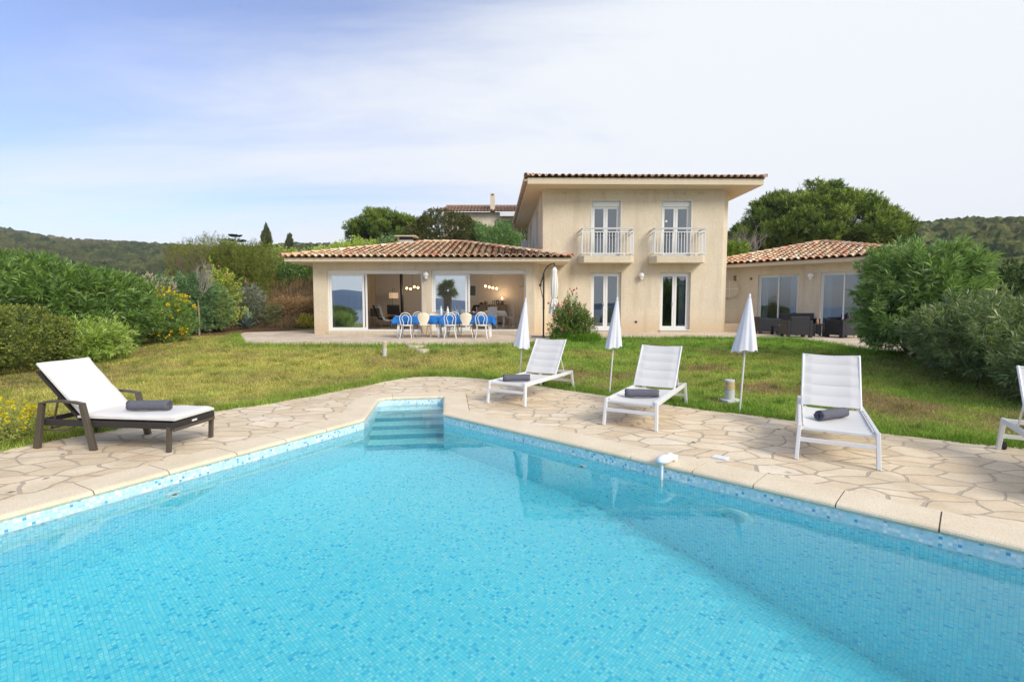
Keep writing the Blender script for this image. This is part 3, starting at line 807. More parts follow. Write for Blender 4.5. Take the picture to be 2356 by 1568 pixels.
# water
m_ = off_poly(0.06); wx = [p[0] for p in m_]; 
b_ = MB(); b_.prism(m_, -2.95, WL)
wo = b_.build("water", MAT['water'], fix=True); tag(wo, kind="structure")

# ------------------------------------------------------------------ paved deck with the pool cut out, terrace slab
from mathutils.geometry import tessellate_polygon
def sheet(name, outer, holes, z, mat, skirt):
    loops = [[Vector((p[0], p[1], 0)) for p in outer]] + [[Vector((p[0], p[1], 0)) for p in h] for h in holes]
    tris = tessellate_polygon(loops); pts = [p for l in loops for p in l]
    v = [(p.x, p.y, z) for p in pts]; f = []
    for t_ in tris:
        a, b2, c_ = [pts[k] for k in t_]
        f.append(tuple(t_) if (b2 - a).cross(c_ - a).z > 0 else tuple(t_)[::-1])
    n0 = len(v); no = len(outer)
    v += [(p[0], p[1], z - skirt) for p in outer]
    f += [(i, (i + 1) % no, n0 + (i + 1) % no, n0 + i) for i in range(no)]
    me = bpy.data.meshes.new(name); me.from_pydata(v, [], f); me.update()
    return tag(link_mesh(name, me, mat), kind="structure")
def smooth_line(pts, n=4, keep=True):
    out = []
    for i in range(len(pts) - 1):
        p0 = Vector(pts[max(i - 1, 0)]); p1 = Vector(pts[i]); p2 = Vector(pts[i + 1]); p3 = Vector(pts[min(i + 2, len(pts) - 1)])
        for k in range(n):
            t = k / n
            q = 0.5 * ((2 * p1) + (p2 - p0) * t + (2 * p0 - 5 * p1 + 4 * p2 - p3) * t * t + (3 * p1 - p0 - 3 * p2 + p3) * t ** 3)
            out.append((q.x, q.y))
    out.append(tuple(pts[-1])); return out
jr = random.Random(8)
deck_outline = [(x + jr.uniform(-.03, .03), y + jr.uniform(-.03, .03)) for x, y in smooth_line(DECK_EDGE, 5)]
sheet("paved_deck", deck_outline, [off_poly(0.395)], 0.0, MAT['paving'], 0.12)
terr_outline = [(x + jr.uniform(-.03, .03), y + jr.uniform(-.03, .03)) for x, y in smooth_line(TERR_FRONT, 6)] + TERR_POLY[len(TERR_FRONT):]
sheet("terrace", terr_outline, [], TZ, MAT['terrace'], 0.25)
# ------------------------------------------------------------------ villa
villa = empty("villa", (0, 0, 0), 0, "cream rendered two-storey villa with single-storey wings and clay tile roofs", "house")
WT = 0.26
def wall(p0, p1, z0, z1, openings=(), inside=1, name="wall", mat='render', parent=None, thick=WT):
    """p0->p1 outer face line; inside = +1 when the inside lies left of p0->p1"""
    a = Vector(p0); b_ = Vector(p1); d = (b_ - a); L = d.length; ang = math.atan2(d.y, d.x)
    mb = MB(); mb.m = Matrix.Translation((a.x, a.y, 0)) @ Matrix.Rotation(ang, 4, 'Z')
    ss = sorted({0, L} | {o[0] for o in openings} | {o[1] for o in openings}); zs = sorted({z0, z1} | {o[2] for o in openings} | {o[3] for o in openings})
    for i in range(len(ss) - 1):
        run = None
        for j in range(len(zs) - 1):
            sm, zm = (ss[i] + ss[i + 1]) / 2, (zs[j] + zs[j + 1]) / 2
            hole = any(o[0] < sm < o[1] and o[2] < zm < o[3] for o in openings)
            if not hole:
                run = [zs[j], zs[j + 1]] if run is None else [run[0], zs[j + 1]]
            if (hole or j == len(zs) - 2) and run:
                mb.bb(ss[i], ss[i + 1], 0, inside * thick, run[0], run[1]); run = None
    return mb.build(name, MAT[mat], parent or villa, bevel=0.0, fix=True)
def ring(mb, outer, inner, z0, z1):
    n = len(outer)
    v = [(*p, z0) for p in outer] + [(*p, z0) for p in inner] + [(*p, z1) for p in outer] + [(*p, z1) for p in inner]
    f = []
    for i in range(n):
        j = (i + 1) % n
        f += [(j, i, n + i, n + j), (i, j, 2 * n + j, 2 * n + i), (2 * n + i, 2 * n + j, 3 * n + j, 3 * n + i)]
    mb.add(v, f)

tr = random.Random(21)
PAL = [((0.74, 0.50, 0.28), 28), ((0.80, 0.66, 0.46), 18), ((0.62, 0.30, 0.19), 20), ((0.46, 0.36, 0.24), 12), ((0.68, 0.38, 0.22), 14), ((0.84, 0.75, 0.61), 4)]
PALB = [((0.64, 0.42, 0.31), 40), ((0.68, 0.48, 0.35), 25), ((0.52, 0.36, 0.26), 25), ((0.72, 0.56, 0.42), 10)]
PALF = [((0.25, 0.13, 0.085), 60), ((0.29, 0.16, 0.11), 30), ((0.21, 0.115, 0.08), 10)]
def pick(pal):
    c = tr.choices([p[0] for p in pal], [p[1] for p in pal])[0]; k = tr.uniform(0.88, 1.1)
    return (c[0] * k, c[1] * k, c[2] * k)
def tiled(mb, O, E, S, poly, pal, w=0.255, c=0.335, yellow=None):
    O = Vector(O); E = Vector(E).normalized(); S = Vector(S).normalized(); N = E.cross(S).normalized()
    if N.z < 0: N = -N
    px = np.array([p[0] for p in poly]); L = px.max(); SM = max(p[1] for p in poly)
    P = [tuple(p) for p in poly]; nC = int(L / w) + 1; nS = int(SM / c) + 2
    na = 6
    for i in range(nC + 1):
        for kind in (0, 1):
            e0 = i * w + (w / 2 if kind == 0 else 0)
            for j in range(nS):
                s0 = j * c - 0.05
                if not bool(inpoly(np.array([e0]), np.array([max(s0 + c * 0.4, 0.02)]), P)[0]): continue
                s1 = s0 + c + 0.06
                jit = tr.uniform(-0.012, 0.012); j2 = tr.uniform(-0.006, 0.006)
                if kind == 0: r0, r1, h0, h1 = 0.110, 0.092, 0.050 + j2, 0.024
                else: r0, r1, h0, h1 = 0.060, 0.075, 0.080, 0.060
                cc = pick(pal)
                if yellow is not None and tr.random() < 0.35 * yellow(i / max(nC, 1)): cc = (0.68 * tr.uniform(.9, 1.1), 0.50, 0.29)
                mb.col = cc if kind == 0 else (cc[0] * 0.85, cc[1] * 0.83, cc[2] * 0.8)
                vs = []
                for (s_, r_, h_) in ((s0, r0, h0), (s1, r1, h1)):
                    for k in range(na + 1):
                        a = math.pi * k / na
                        if kind == 0: x_, z_ = -math.cos(a) * r_, math.sin(a) * r_ * 0.82 + h_
                        else: x_, z_ = -math.cos(a) * r_, -math.sin(a) * r_ * 0.7 + h_
                        vs.append(tuple(O + E * (e0 + x_ + (jit if kind == 0 else 0)) + S * s_ + N * z_))
                fs = [(k, k + 1, na + 2 + k, na + 1 + k) for k in range(na)]
                if kind == 0 and j == 0:       # thickness of the eave tile's open end
                    for k in range(na + 1):
                        a = math.pi * k / na; vs.append(tuple(O + E * (e0 - math.cos(a) * (r0 - .018) + jit) + S * s0 + N * (math.sin(a) * (r0 * .82 - .018) + h0)))
                    fs += [(k + 1, k, 2 * na + 2 + k, 2 * na + 3 + k) for k in range(na)]
                mb.add(vs, fs)
def caps(mb, p0, p1, pal, r=0.115, c=0.38, up=0.07):
    p0 = Vector(p0); p1 = Vector(p1); d = p1 - p0; L = d.length; d.normalize()
    x = d.cross(Vector((0, 0, 1))).normalized(); u = x.cross(d).normalized()
    n = max(1, round(L / c)); na = 6
    for j in range(n):
        mb.col = pick(pal); a0, a1 = L * j / n - 0.03, L * (j + 1) / n + 0.03; vs = []
        for (s_, r_, h_) in ((a0, r, up + 0.03), (a1, r * 0.82, up + 0.005)):
            for k in range(na + 1):
                a = math.pi * k / na
                vs.append(tuple(p0 + d * s_ - x * (math.cos(a) * r_) + u * (math.sin(a) * r_ + h_ - 0.04)))
        for k in range(na + 1):
            a = math.pi * k / na; vs.append(tuple(p0 + d * a0 - x * (math.cos(a) * (r - .02)) + u * (math.sin(a) * (r - .02) + up - 0.01)))
        mb.add(vs, [(k, k + 1, na + 2 + k, na + 1 + k) for k in range(na)] + [(k + 1, k, 2 * na + 2 + k, 2 * na + 3 + k) for k in range(na)])
def deckplane(mb, pts): mb.col = (0.16, 0.10, 0.06); mb.add(pts, [tuple(range(len(pts)))])

def hip_roof(name, M, x0, x1, y0, y1, z, rise, pal, planes="FLRB", yellow=None, cap_pal=None):
    """hip roof over the rectangle in local coords (M places it)"""
    hw = min((x1 - x0), (y1 - y0)) / 2; ym = (y0 + y1) / 2; xm = (x0 + x1) / 2
    if (x1 - x0) >= (y1 - y0): r0, r1 = Vector((x0 + hw, ym, z + rise)), Vector((x1 - hw, ym, z + rise))
    else: r0, r1 = Vector((xm, y0 + hw, z + rise)), Vector((xm, y1 - hw, z + rise))
    sl = math.hypot(hw, rise); mb = MB()
    A, B, Cc, D = Vector((x0, y0, z)), Vector((x1, y0, z)), Vector((x1, y1, z)), Vector((x0, y1, z))
    long_x = (x1 - x0) >= (y1 - y0)
    Rm = M.to_3x3()
    T = lambda p: M @ Vector(p)
    def plane(P, Q, inw):
        E = (Q - P).normalized(); L = (Q - P).length
        S = (inw * hw + Vector((0, 0, rise))).normalized()
        trap = (abs(E.x) > 0.5) == long_x
        poly = [(0, -0.1), (L, -0.1), (L, 0), (L - hw, sl), (hw, sl), (0, 0)] if trap else [(0, -0.1), (L, -0.1), (L, 0), (L / 2, sl), (0, 0)]
        deckplane(mb, [tuple(T(P)), tuple(T(Q))] + ([tuple(T(P + E * (L - hw) + S * sl)), tuple(T(P + E * hw + S * sl))] if trap else [tuple(T(P + E * L / 2 + S * sl))]))
        tiled(mb, T(P), Rm @ E, Rm @ S, poly, pal, yellow=yellow)
    if 'F' in planes: plane(A, B, Vector((0, 1, 0)))
    if 'R' in planes: plane(B, Cc, Vector((-1, 0, 0)))
    if 'B' in planes: plane(Cc, D, Vector((0, -1, 0)))
    if 'L' in planes: plane(D, A, Vector((1, 0, 0)))
    roof = mb.build(name, MAT['tile'], villa, color=True)
    mb = MB(); cp = cap_pal or pal
    for p, q in ((A, r0), (B, r1 if long_x else r0), (Cc, r1), (D, r0 if long_x else r1)): caps(mb, T(p), T(q), cp)
    if (r1 - r0).length > 0.3: caps(mb, T(r0), T(r1), cp)
    mb.build("ridge_cap", MAT['tile'], roof, color=True)
    return roof

I4 = Matrix.Identity(4)
# ---- left wing
EZ = 3.375
LW0, LW1, LY0, LY1 = -7.66, 0.86, 19.2, 26.9
wall((LW0, LY0), (LW1, LY0), TZ, 3.26, [(0.52, 4.19, 0.62, 2.97), (4.55, 8.20, 0.62, 2.97)])
wall((LW1, LY0), (1.46, 20.32), TZ, 3.26)
wall((LW0 + 0.12, LY1), (LW0, LY0), TZ, 3.26)
wall((1.6, LY1), (LW0 + 0.12, LY1), TZ, 3.26)
b_ = MB()
ring(b_, [(-8.45, 18.55), (1.2, 18.55), (2.15, 18.55), (2.15, 20.2), (2.15, 27.5), (-8.45, 27.5)], [(LW0, LY0), (LW1, LY0), (1.46, 20.32), (1.47, 20.4), (1.2, LY1), (LW0, LY1)], 3.24, EZ)
b_.build("eaves", MAT['soffit'], villa)
hip_roof("roof", I4, -8.50, 2.20, 18.50, 27.5, EZ + 0.0, 1.08, PAL, "FLR", yellow=lambda t: max(0, 1 - 1.6 * t))
# low flue on the roof
fl = MB(); fl.bb(-5.02, -4.42, 22.3, 22.7, 4.2, 4.52); flo = fl.build("flue", MAT['concrete'], villa, bevel=0.01)
fl = MB(); fl.bb(-5.0, -4.44, 22.28, 22.72, 4.53, 4.64); fl.build("black_gap", MAT['rubber'], flo)  # solid black box between flue and cap
fl = MB(); fl.bb(-5.2, -4.25, 22.15, 22.85, 4.65, 4.70); fl.build("flue_cap", MAT['stone_light'], flo, bevel=0.01)
# ground-floor room of the wing
def room(x0, x1, y0, y1, z0, z1, wm='int_wall', fm='int_floor', front=()):
    mb = MB(); mb.add([(x0, y0, z0), (x1, y0, z0), (x1, y1, z0), (x0, y1, z0), (x0, y0, z1), (x1, y0, z1), (x1, y1, z1), (x0, y1, z1)],
                      [(3, 7, 6, 2), (0, 4, 7, 3), (2, 6, 5, 1), (4, 5, 6, 7)])
    mb.build("inner_wall", MAT[wm], villa)
    mb = MB(); mb.bb(x0 - 0.02, x1 + 0.02, y0 - 0.2, y1 + 0.02, z0 - 0.08, z0); mb.build("inner_floor", MAT[fm], villa)
room(-7.40, 0.62, 19.42, 26.62, 0.62, 3.62)
# rubble course under the sills
b_ = MB()
for (xa, xb) in ((-7.14, -3.47), (-3.11, 0.54)): b_.bb(xa, xb, 19.12, 19.44, TZ, 0.622)
b_.build("sill", MAT['stone_light'], villa, bevel=0.008)

def frame_rect(mb, x0, x1, z0, z1, y, w, d):
    mb.bb(x0, x0 + w, y, y + d, z0, z1); mb.bb(x1 - w, x1, y, y + d, z0, z1)
    mb.bb(x0 + w, x1 - w, y, y + d, z0, z0 + w); mb.bb(x0 + w, x1 - w, y, y + d, z1 - w, z1)
def pane(x0, x1, z0, z1, y, parent, mat, M=I4):
    mb = MB(); mb.m = M; mb.add([(x0, y, z0), (x1, y, z0), (x1, y, z1), (x0, y, z1)], [(0, 1, 2, 3)]); return mb.build("pane", MAT[mat], parent)
for k_, (xa, xb, xg) in enumerate(((-7.14, -3.47, -5.74), (-3.11, 0.54, -1.74))):
    mb = MB(); frame_rect(mb, xa, xb, 0.622, 2.97, 19.30, 0.055, 0.14)
    mb.bb(xa + 0.055, xb - 0.055, 19.30, 19.44, 2.83, 2.915)
    dr = mb.build("sliding_door", MAT['frame'], villa, bevel=0.004)
    mb = MB(); frame_rect(mb, xa + 0.06, xg, 0.68, 2.828, 19.33, 0.075, 0.04); lf = mb.build("door_leaf", MAT['frame'], dr, bevel=0.003)
    pane(xa + 0.135, xg - 0.075, 0.755, 2.753, 19.35, lf, 'glass')
    mb = MB(); frame_rect(mb, xa + 0.14, xg + 0.10, 0.68, 2.828, 19.385, 0.07, 0.035); lf = mb.build("door_leaf", MAT['frame'], dr, bevel=0.003)
    pane(xa + 0.21, xg + 0.03, 0.75, 2.758, 19.40, lf, 'glass_dim')

# ---- two-storey block
FP = [(1.25, 20.3), (8.54, 20.3), (9.10, 21.2), (9.35, 29.8), (0.92, 29.8)]
UZ = 6.27
ops = [(1.97, 3.20, 0.62, 2.95), (4.80, 6.03, 0.62, 2.95), (1.96, 3.14, 3.58, 5.82), (4.80, 5.99, 3.58, 5.82)]
wall(FP[0], FP[1], TZ, UZ + 0.02, ops)
wall(FP[1], FP[2], TZ, UZ + 0.02)
wall(FP[2], FP[3], TZ, UZ + 0.02)
wall(FP[3], FP[4], TZ, UZ + 0.02)
wall(FP[4], FP[0], TZ, UZ + 0.02, [(2.6, 3.4, 4.3, 5.9), (6.3, 7.1, 4.3, 5.9)])
b_ = MB()
EV = [(0.60, 19.42), (9.2, 19.58), (9.76, 19.60), (9.62, 30.5), (0.13, 30.5)]
ring(b_, EV, [(p[0] + (0.02 if i in (0, 4) else -0.02), p[1] + 0.02) for i, p in enumerate(FP)], UZ, UZ + 0.24)
b_.build("eaves", MAT['soffit'], villa)
# shallow upper roof: only its tile edge shows from the garden
mb = MB(); zr = UZ + 0.24
ap0, ap1 = Vector((5.0, 23.4, zr + 0.75)), Vector((5.0, 26.8, zr + 0.75))
A, B, Cc, D = [Vector((p[0], p[1], zr)) for p in ((0.55, 19.38), (9.81, 19.54), (9.67, 30.5), (0.08, 30.5))]
for P, Q, tops in ((A, B, [ap0]), (D, A, [ap0, ap1]), (B, Cc, [ap1, ap0])):
    E = (Q - P).normalized(); L = (Q - P).length; tp = tops[0]; foot = P + E * ((tp - P).dot(E)); S = (tp - foot).normalized(); sl = (tp - foot).length
    tt = sorted([((t_ - P).dot(E), sl) for t_ in tops], key=lambda q: -q[0])
    deckplane(mb, [tuple(P), tuple(Q)] + [tuple(P + E * q[0] + S * q[1]) for q in tt])
    tiled(mb, P, E, S, [(0, -0.1), (L, -0.1), (L, 0)] + tt + [(0, 0)], PALB)
rf = mb.build("roof", MAT['tile'], villa, color=True)
mb = MB(); 
for p, q in ((A, ap0), (B, ap0), (Cc, ap1), (D, ap1), (ap0, ap1)): caps(mb, p, q, PALB)
mb.build("ridge_cap", MAT['tile'], rf, color=True)
# floor line and pilaster strips
mb = MB(); mb.bb(1.9, 8.52, 20.294, 20.31, 3.262, 3.276); mb.build("floor_joint", MAT['soffit'], villa)
d_ = (Vector(FP[4]) - Vector(FP[0])).normalized(); sang = math.atan2(d_.y, d_.x)
SM = Matrix.Translation((FP[0][0], FP[0][1], 0)) @ Matrix.Rotation(sang, 4, 'Z')      # local x runs back along the side wall, +y is outside
mb = MB(); mb.m = SM; mb.bb(0.55, 0.75, 0.0, 0.06, 4.0, 6.2); mb.build("pilaster_strip", MAT['soffit'], villa)
mb = MB(); mb.m = SM; mb.bb(6.9, 7.1, 0.0, 0.06, 4.0, 6.2); mb.build("pilaster_strip", MAT['soffit'], villa)
for s_ in (5.6, 2.1):
    mb = MB(); mb.m = SM; L_ = (Vector(FP[4]) - Vector(FP[0])).length
    s0 = {5.6: L_ - 3.4, 2.1: L_ - 7.1}[s_]
    frame_rect(mb, s0, s0 + 0.8, 4.3, 5.9, -0.16, 0.06, 0.06); w_ = mb.build("side_window", MAT['frame'], villa)
    pane(s0 + .06, s0 + .74, 4.36, 5.84, -0.13, w_, 'glass_dim', SM)
# gutter and downpipe along the left eave
d_ = (Vector(EV[4]) - Vector(EV[0])); n_ = Vector((d_.y, -d_.x)).normalized() * -1
g0 = Vector((EV[0][0], EV[0][1], UZ + 0.16)); g1_ = Vector((EV[4][0], EV[4][1], UZ + 0.13)); out = Vector((-0.075, 0, 0))
mb = MB(); K = 22; vs = []; fs = []
for i in range(K + 1):
    p = g0.lerp(g1_, i / K) + out
    for k in range(9):
        a = math.pi * k / 8; r_ = 0.085 + (0.006 if i % 3 == 0 else 0); vs.append((p.x - math.cos(a) * r_, p.y, p.z - math.sin(a) * r_ + 0.02))
for i in range(K):
    for k in range(8): fs.append((i * 9 + k, i * 9 + k + 1, (i + 1) * 9 + k + 1, (i + 1) * 9 + k))
mb.add(vs, fs); mb.add([vs[k] for k in range(9)], [tuple(range(9))])
gt = mb.build("gutter", MAT['gutter'], villa, smooth=True)
mb = MB(); e_ = Vector((0.16, 29.2, UZ)); mb.tube([e_ + Vector((-0.05, 0, 0.1)), e_ + Vector((-0.05, 0, -0.15)), e_ + Vector((0.1, 0, -0.32)), e_ + Vector((0.55, 0, -0.36)), e_ + Vector((0.64, 0, -0.5)), e_ + Vector((0.66, 0, -3.2))], 0.055, 10)
mb.build("downpipe", MAT['gutter'], villa, smooth=True)
# rooms behind the windows
room(1.55, 4.95, 20.58, 24.6, 0.62, 3.1, 'grey_green'); room(5.05, 8.4, 20.58, 24.6, 0.62, 3.1, 'grey_green')
room(1.55, 4.95, 20.58, 24.6, 3.60, 6.1, 'grey_green'); room(5.05, 8.4, 20.58, 24.6, 3.60, 6.1, 'grey_green')
def french(x0, x1, z0, z1, upper):
    mb = MB(); y = 20.42
    frame_rect(mb, x0, x1, z0, z1, y, 0.05, 0.09)
    if upper: mb.bb(x0 + .05, x1 - .05, y - .03, y + .09, z1 - 0.22, z1 - 0.05)
    fw = mb.build("french_window", MAT['frame'], villa, bevel=0.004)
    zt = z1 - (0.22 if upper else 0.055); xm = (x0 + x1) / 2
    for xa, xb in ((x0 + 0.055, xm - 0.003), (xm + 0.003, x1 - 0.055)):
        mb = MB(); frame_rect(mb, xa, xb, z0 + 0.055, zt, y + 0.012, 0.085, 0.05); cs = mb.build("casement", MAT['frame'], fw, bevel=0.004)
        pane(xa + .085, xb - .085, z0 + .14, zt - .085, y + .035, fw, 'glass_low')
    mb = MB(); mb.bb(xm - 0.06, xm - 0.04, y - 0.03, y + 0.012, z0 + 1.0, z0 + 1.12); mb.bb(xm - 0.13, xm - 0.04, y - 0.045, y - 0.03, z0 + 1.045, z0 + 1.065); mb.build("handle", MAT['white_metal'], fw)
    # aluminium reveal trim and sill
    if upper:
        mb = MB(); mb.bb(x0 - 0.02, x0, 20.285, 20.42, z0, z1 + 0.02); mb.bb(x1, x1 + 0.02, 20.285, 20.42, z0, z1 + 0.02); mb.bb(x0, x1, 20.285, 20.42, z1, z1 + 0.02); mb.build("reveal_trim", MAT['frame'], fw)
    else:
        mb = MB(); mb.bb(x0 - 0.02, x1 + 0.02, 20.24, 20.42, z0 - 0.035, z0 - 0.002); mb.build("threshold", MAT['frame'], fw)
        mb = MB(); mb.bb(x0, x1, 20.27, 20.40, TZ, z0 - 0.04); mb.build("sill", MAT['stone_light'], fw)
for o in ops: french(1.25 + o[0] + 0.003, 1.25 + o[1] - 0.003, o[2] + 0.003, o[3] - 0.003, o[2] > 2)
mb = MB(); mb.lathe([(0, 0), (0.045, 0), (0.045, 0.004), (0, 0.004)], (0, 0, 0), n=20, axis='Y'); stk = mb.build("round_sticker", MAT['white_metal'], villa); stk.location = (6.27, 20.43, 5.02)
# balconies
for xa, xb in ((2.67, 4.83), (5.53, 7.66)):
    mb = MB(); y0, y1 = 19.66, 20.3
    P = [(xa, y1), (xa, y0 + 0.18), (xa + 0.16, y0), (xb - 0.16, y0), (xb, y0 + 0.18), (xb, y1)]
    mb.prism(P, 3.29, 3.555)
    bl = mb.build("balcony", MAT['render'], villa, bevel=0.012, fix=True)
    mb = MB(); x0, x1 = xa + 0.10, xb - 0.05; yf = y0 + 0.10
    for z_, h_ in ((4.615, 0.035), (4.49, 0.03), (3.66, 0.035)):
        mb.bb(x0, x1, yf - 0.02, yf + 0.02, z_ - h_ / 2, z_ + h_ / 2)
        for xx in (x0, x1): mb.bb(xx - 0.02, xx + 0.02, yf + 0.02, 20.29, z_ - h_ / 2, z_ + h_ / 2)
    mb.bb(x0 - 0.035, x1 + 0.035, yf - 0.04, yf + 0.04, 4.635, 4.66)
    for xx in (x0, x1): mb.bb(xx - 0.035, xx + 0.035, yf + 0.04, 20.29, 4.635, 4.66)
    nb = 17
    rl = mb.build("railing", MAT['white_metal'], bl, bevel=0.003)
    mb = MB()
    for i in range(nb + 1):
        xx = x0 + (x1 - x0) * i / nb; w = 0.036 if i in (0, nb) else 0.022
        mb.bb(xx - w / 2, xx + w / 2, yf - w / 2, yf + w / 2, 3.64, 4.49)
    for xx in (x0, x1):
        for yy in (yf + 0.13, yf + 0.26, yf + 0.39): mb.bb(xx - .011, xx + .011, yy - .011, yy + .011, 3.64, 4.49)
    for xx in (x0 + 0.35, x1 - 0.35): mb.bb(xx - .03, xx + .03, yf - .02, yf + .06, 3.576, 3.645)
    mb.build("baluster", MAT['white_metal'], bl)
# air-conditioning unit on the side wall above the wing roof
acx = empty("air_conditioner", (0.62, 25.2, 4.25), math.radians(-90), "pale air conditioner unit on the side wall above the left wing roof", "air conditioner")
mb = MB(); mb.bb(-0.4, 0.4, -0.16, 0.16, 0, 0.56); mb.build("casing", MAT['concrete'], acx, bevel=0.02)
mb = MB(); mb.lathe([(0, -0.175), (0.2, -0.175), (0.22, -0.158)], (0, 0, 0.0), n=20, axis='Y'); mb.m = Matrix.Identity(4); o_ = mb.build("fan_grille", MAT['rubber'], acx); o_.location = (-0.1, 0, 0.28)
# wall light, vents, socket
def wall_light(p, ang, label):
    o = empty("wall_lamp", p, ang, label, "wall lamp", "opal globe wall lamps on the villa")
    mb = MB(); mb.lathe([(0, -0.11)] + [(0.11 * math.sin(a), -0.11 * math.cos(a)) for a in np.linspace(0.2, math.pi - 0.1, 12)] + [(0, 0.11)], (0, -0.13, 0), n=20)
    mb.build("globe", MAT['lamp_globe'], o, smooth=True)
    mb = MB(); mb.lathe([(0.055, -0.16), (0.06, -0.09), (0.045, -0.08)], (0, -0.13, 0), n=16); mb.bb(-0.045, 0.045, -0.13, 0.0, -0.17, -0.11); mb.build("bracket", MAT['plastic'], o)
wall_light((-3.29, 19.2, 2.79), 0, "white globe wall lamp between the two sliding doors of the left wing")
wall_light((5.24, 20.3, 2.82), 0, "white globe wall lamp on the two-storey front between the lower windows")

# ---- right wing, turned 45 degrees
RW = Matrix.Rotation(math.radians(-45), 4, 'Z')
def rw(a, n): v = RW @ Vector((a, n, 0)); return (v.x, v.y)
NW = 22.52
A0, A1 = -8.45, -2.72
wall(rw(A0, NW), rw(A1, NW), TZ, 3.26, [(0.82, 2.38, 0.62, 2.90), (3.15, 4.71, 0.62, 2.90)])
wall(rw(A1, NW), rw(A1, NW + 6.9), TZ, 3.26)
# short wall with the round window
bx, by = rw(A0, NW)
wall((9.22, 22.12), (bx, by), TZ, 3.26, thick=0.2)
mb = MB(); mb.m = RW; mb.prism([(-10.18, 21.87), (-2.07, 21.87), (-2.07, 30.03), (-10.18, 30.03)], 3.24, EZ)
mb.build("eaves", MAT['soffit'], villa, fix=True)
hip_roof("roof", RW, -10.23, -2.02, 21.82, 30.03, EZ, 1.05, PAL, "FLR")
PM = Matrix.Translation((9.585, 21.95, 2.34)) @ Matrix.Rotation(math.atan2(by - 22.12, bx - 9.22), 4, 'Z')
mb = MB(); mb.m = PM
mb.lathe([(0.34, 0.03), (0.36, 0.06), (0.40, 0.06), (0.41, -0.04)], axis='Y', n=36)
pw = mb.build("round_window", MAT['soffit'], villa, smooth=True, fix=True)
mb = MB(); mb.m = PM; mb.lathe([(0, 0.02), (0.34, 0.02)], axis='Y', n=36); mb.build("pane", plain("dark_pane", (0.05, 0.06, 0.07), 0.1), pw)
mb = MB(); mb.m = PM; mb.bb(-0.34, 0.34, -0.045, -0.025, -0.014, 0.014); mb.bb(-0.012, 0.012, -0.045, -0.025, -0.34, 0.34); mb.build("glazing_bar", MAT['frame'], pw)
mb = MB(); mb.bb(9.2, 10.15, 21.42, 21.92, TZ, 0.83); mb.build("low_wall", MAT['render'], villa, bevel=0.01)
for k_, ao in enumerate((A0 + 0.82, A0 + 3.15)):
    mb = MB(); mb.m = RW; frame_rect(mb, ao, ao + 1.56, 0.622, 2.90, NW + 0.10, 0.05, 0.12); dr = mb.build("sliding_door", MAT['frame'], villa, bevel=0.004)
    am = ao + 0.78
    for xa, xb, yy in ((ao + .055, am + .02, NW + 0.12), (am - .02, ao + 1.505, NW + 0.165)):
        mb = MB(); mb.m = RW; frame_rect(mb, xa, xb, 0.675, 2.845, yy, 0.045, 0.035); lf = mb.build("door_leaf", MAT['frame'], dr, bevel=0.003)
        pane(xa + .045, xb - .045, .72, 2.80, yy + .017, lf, 'glass_low', RW)
    mb = MB(); mb.m = RW; mb.bb(ao, ao + 1.56, NW - 0.03, NW + 0.25, TZ, 0.62); mb.build("sill", MAT['stone_light'], villa)
mb = MB(); mb.m = RW
x0, x1, y0, y1, z0, z1 = A0 + 0.4, A1 - 0.3, NW + 0.3, NW + 4.6, 0.62, 3.15
mb.add([(x0, y0, z0), (x1, y0, z0), (x1, y1, z0), (x0, y1, z0), (x0, y0, z1), (x1, y0, z1), (x1, y1, z1), (x0, y1, z1)], [(0, 1, 2, 3), (3, 7, 6, 2), (0, 4, 7, 3), (2, 6, 5, 1), (4, 5, 6, 7)])
mb.build("inner_wall", MAT['int_wall'], villa)
p_ = rw(-5.63, NW)
wall_light((p_[0], p_[1], 2.80), math.radians(-45), "white globe wall lamp between the glazed doors of the right wing")
for i, (vx, vz) in enumerate(((9.80, 2.86), (9.80, 2.73), (10.32, 2.76))):
    yy = 22.12 - (vx - 9.22) * 0.3 if vx < 9.9 else 31.85 - vx
    mb = MB(); mb.m = Matrix.Translation((vx, yy - 0.01, vz)); mb.lathe([(0, -0.02), (0.05, -0.025), (0.06, 0.03)], axis='Y', n=14); mb.build("air_vent", plain("bronze_vent", (0.16, 0.11, 0.06), 0.5), villa)
mb = MB(); mb.bb(5.03, 5.12, 20.28, 20.31, 0.90, 0.98); mb.build("socket", MAT['rubber'], villa)
mb = MB(); mb.bb(4.48, 4.56, 20.28, 20.31, 0.80, 0.87); mb.build("socket", MAT['soffit'], villa)

# ---- neighbour house up the slope
nh = empty("house", (0, 0, 0), 0, "distant house with brown tiled roof and chimney behind the trees", "house")
mb = MB(); mb.bb(-6.9, 3.5, 50.6, 58, 6.2, 10.25); mb.build("wall", MAT['render'], nh)
mb = MB(); mb.col = (0.2, 0.12, 0.08)
P = Vector((-8.0, 50.0, 10.20)); E = Vector((1, 0, 0)); S = Vector((0, 3.2, 1.1)).normalized(); sl = math.hypot(3.2, 1.1)
poly = [(0, -0.1), (12, -0.1), (12, sl), (1.1, sl), (0, 0)]
deckplane(mb, [tuple(P + E * a + S * b2) for a, b2 in ((0, 0), (12, 0), (12, sl), (1.1, sl))])
tiled(mb, P, E, S, poly, PALF, w=0.34, c=0.42)
rf = mb.build("roof", MAT['tile'], nh, color=True)
mb = MB(); caps(mb, P + E * 1.1 + S * sl, P + E * 12 + S * sl, PALF, r=0.16); mb.build("ridge_cap", MAT['tile'], rf, color=True)
mb = MB(); mb.bb(-2.2, -1.75, 51.1, 51.6, 10.2, 12.25); ch = mb.build("chimney", MAT['render'], nh, bevel=0.02)
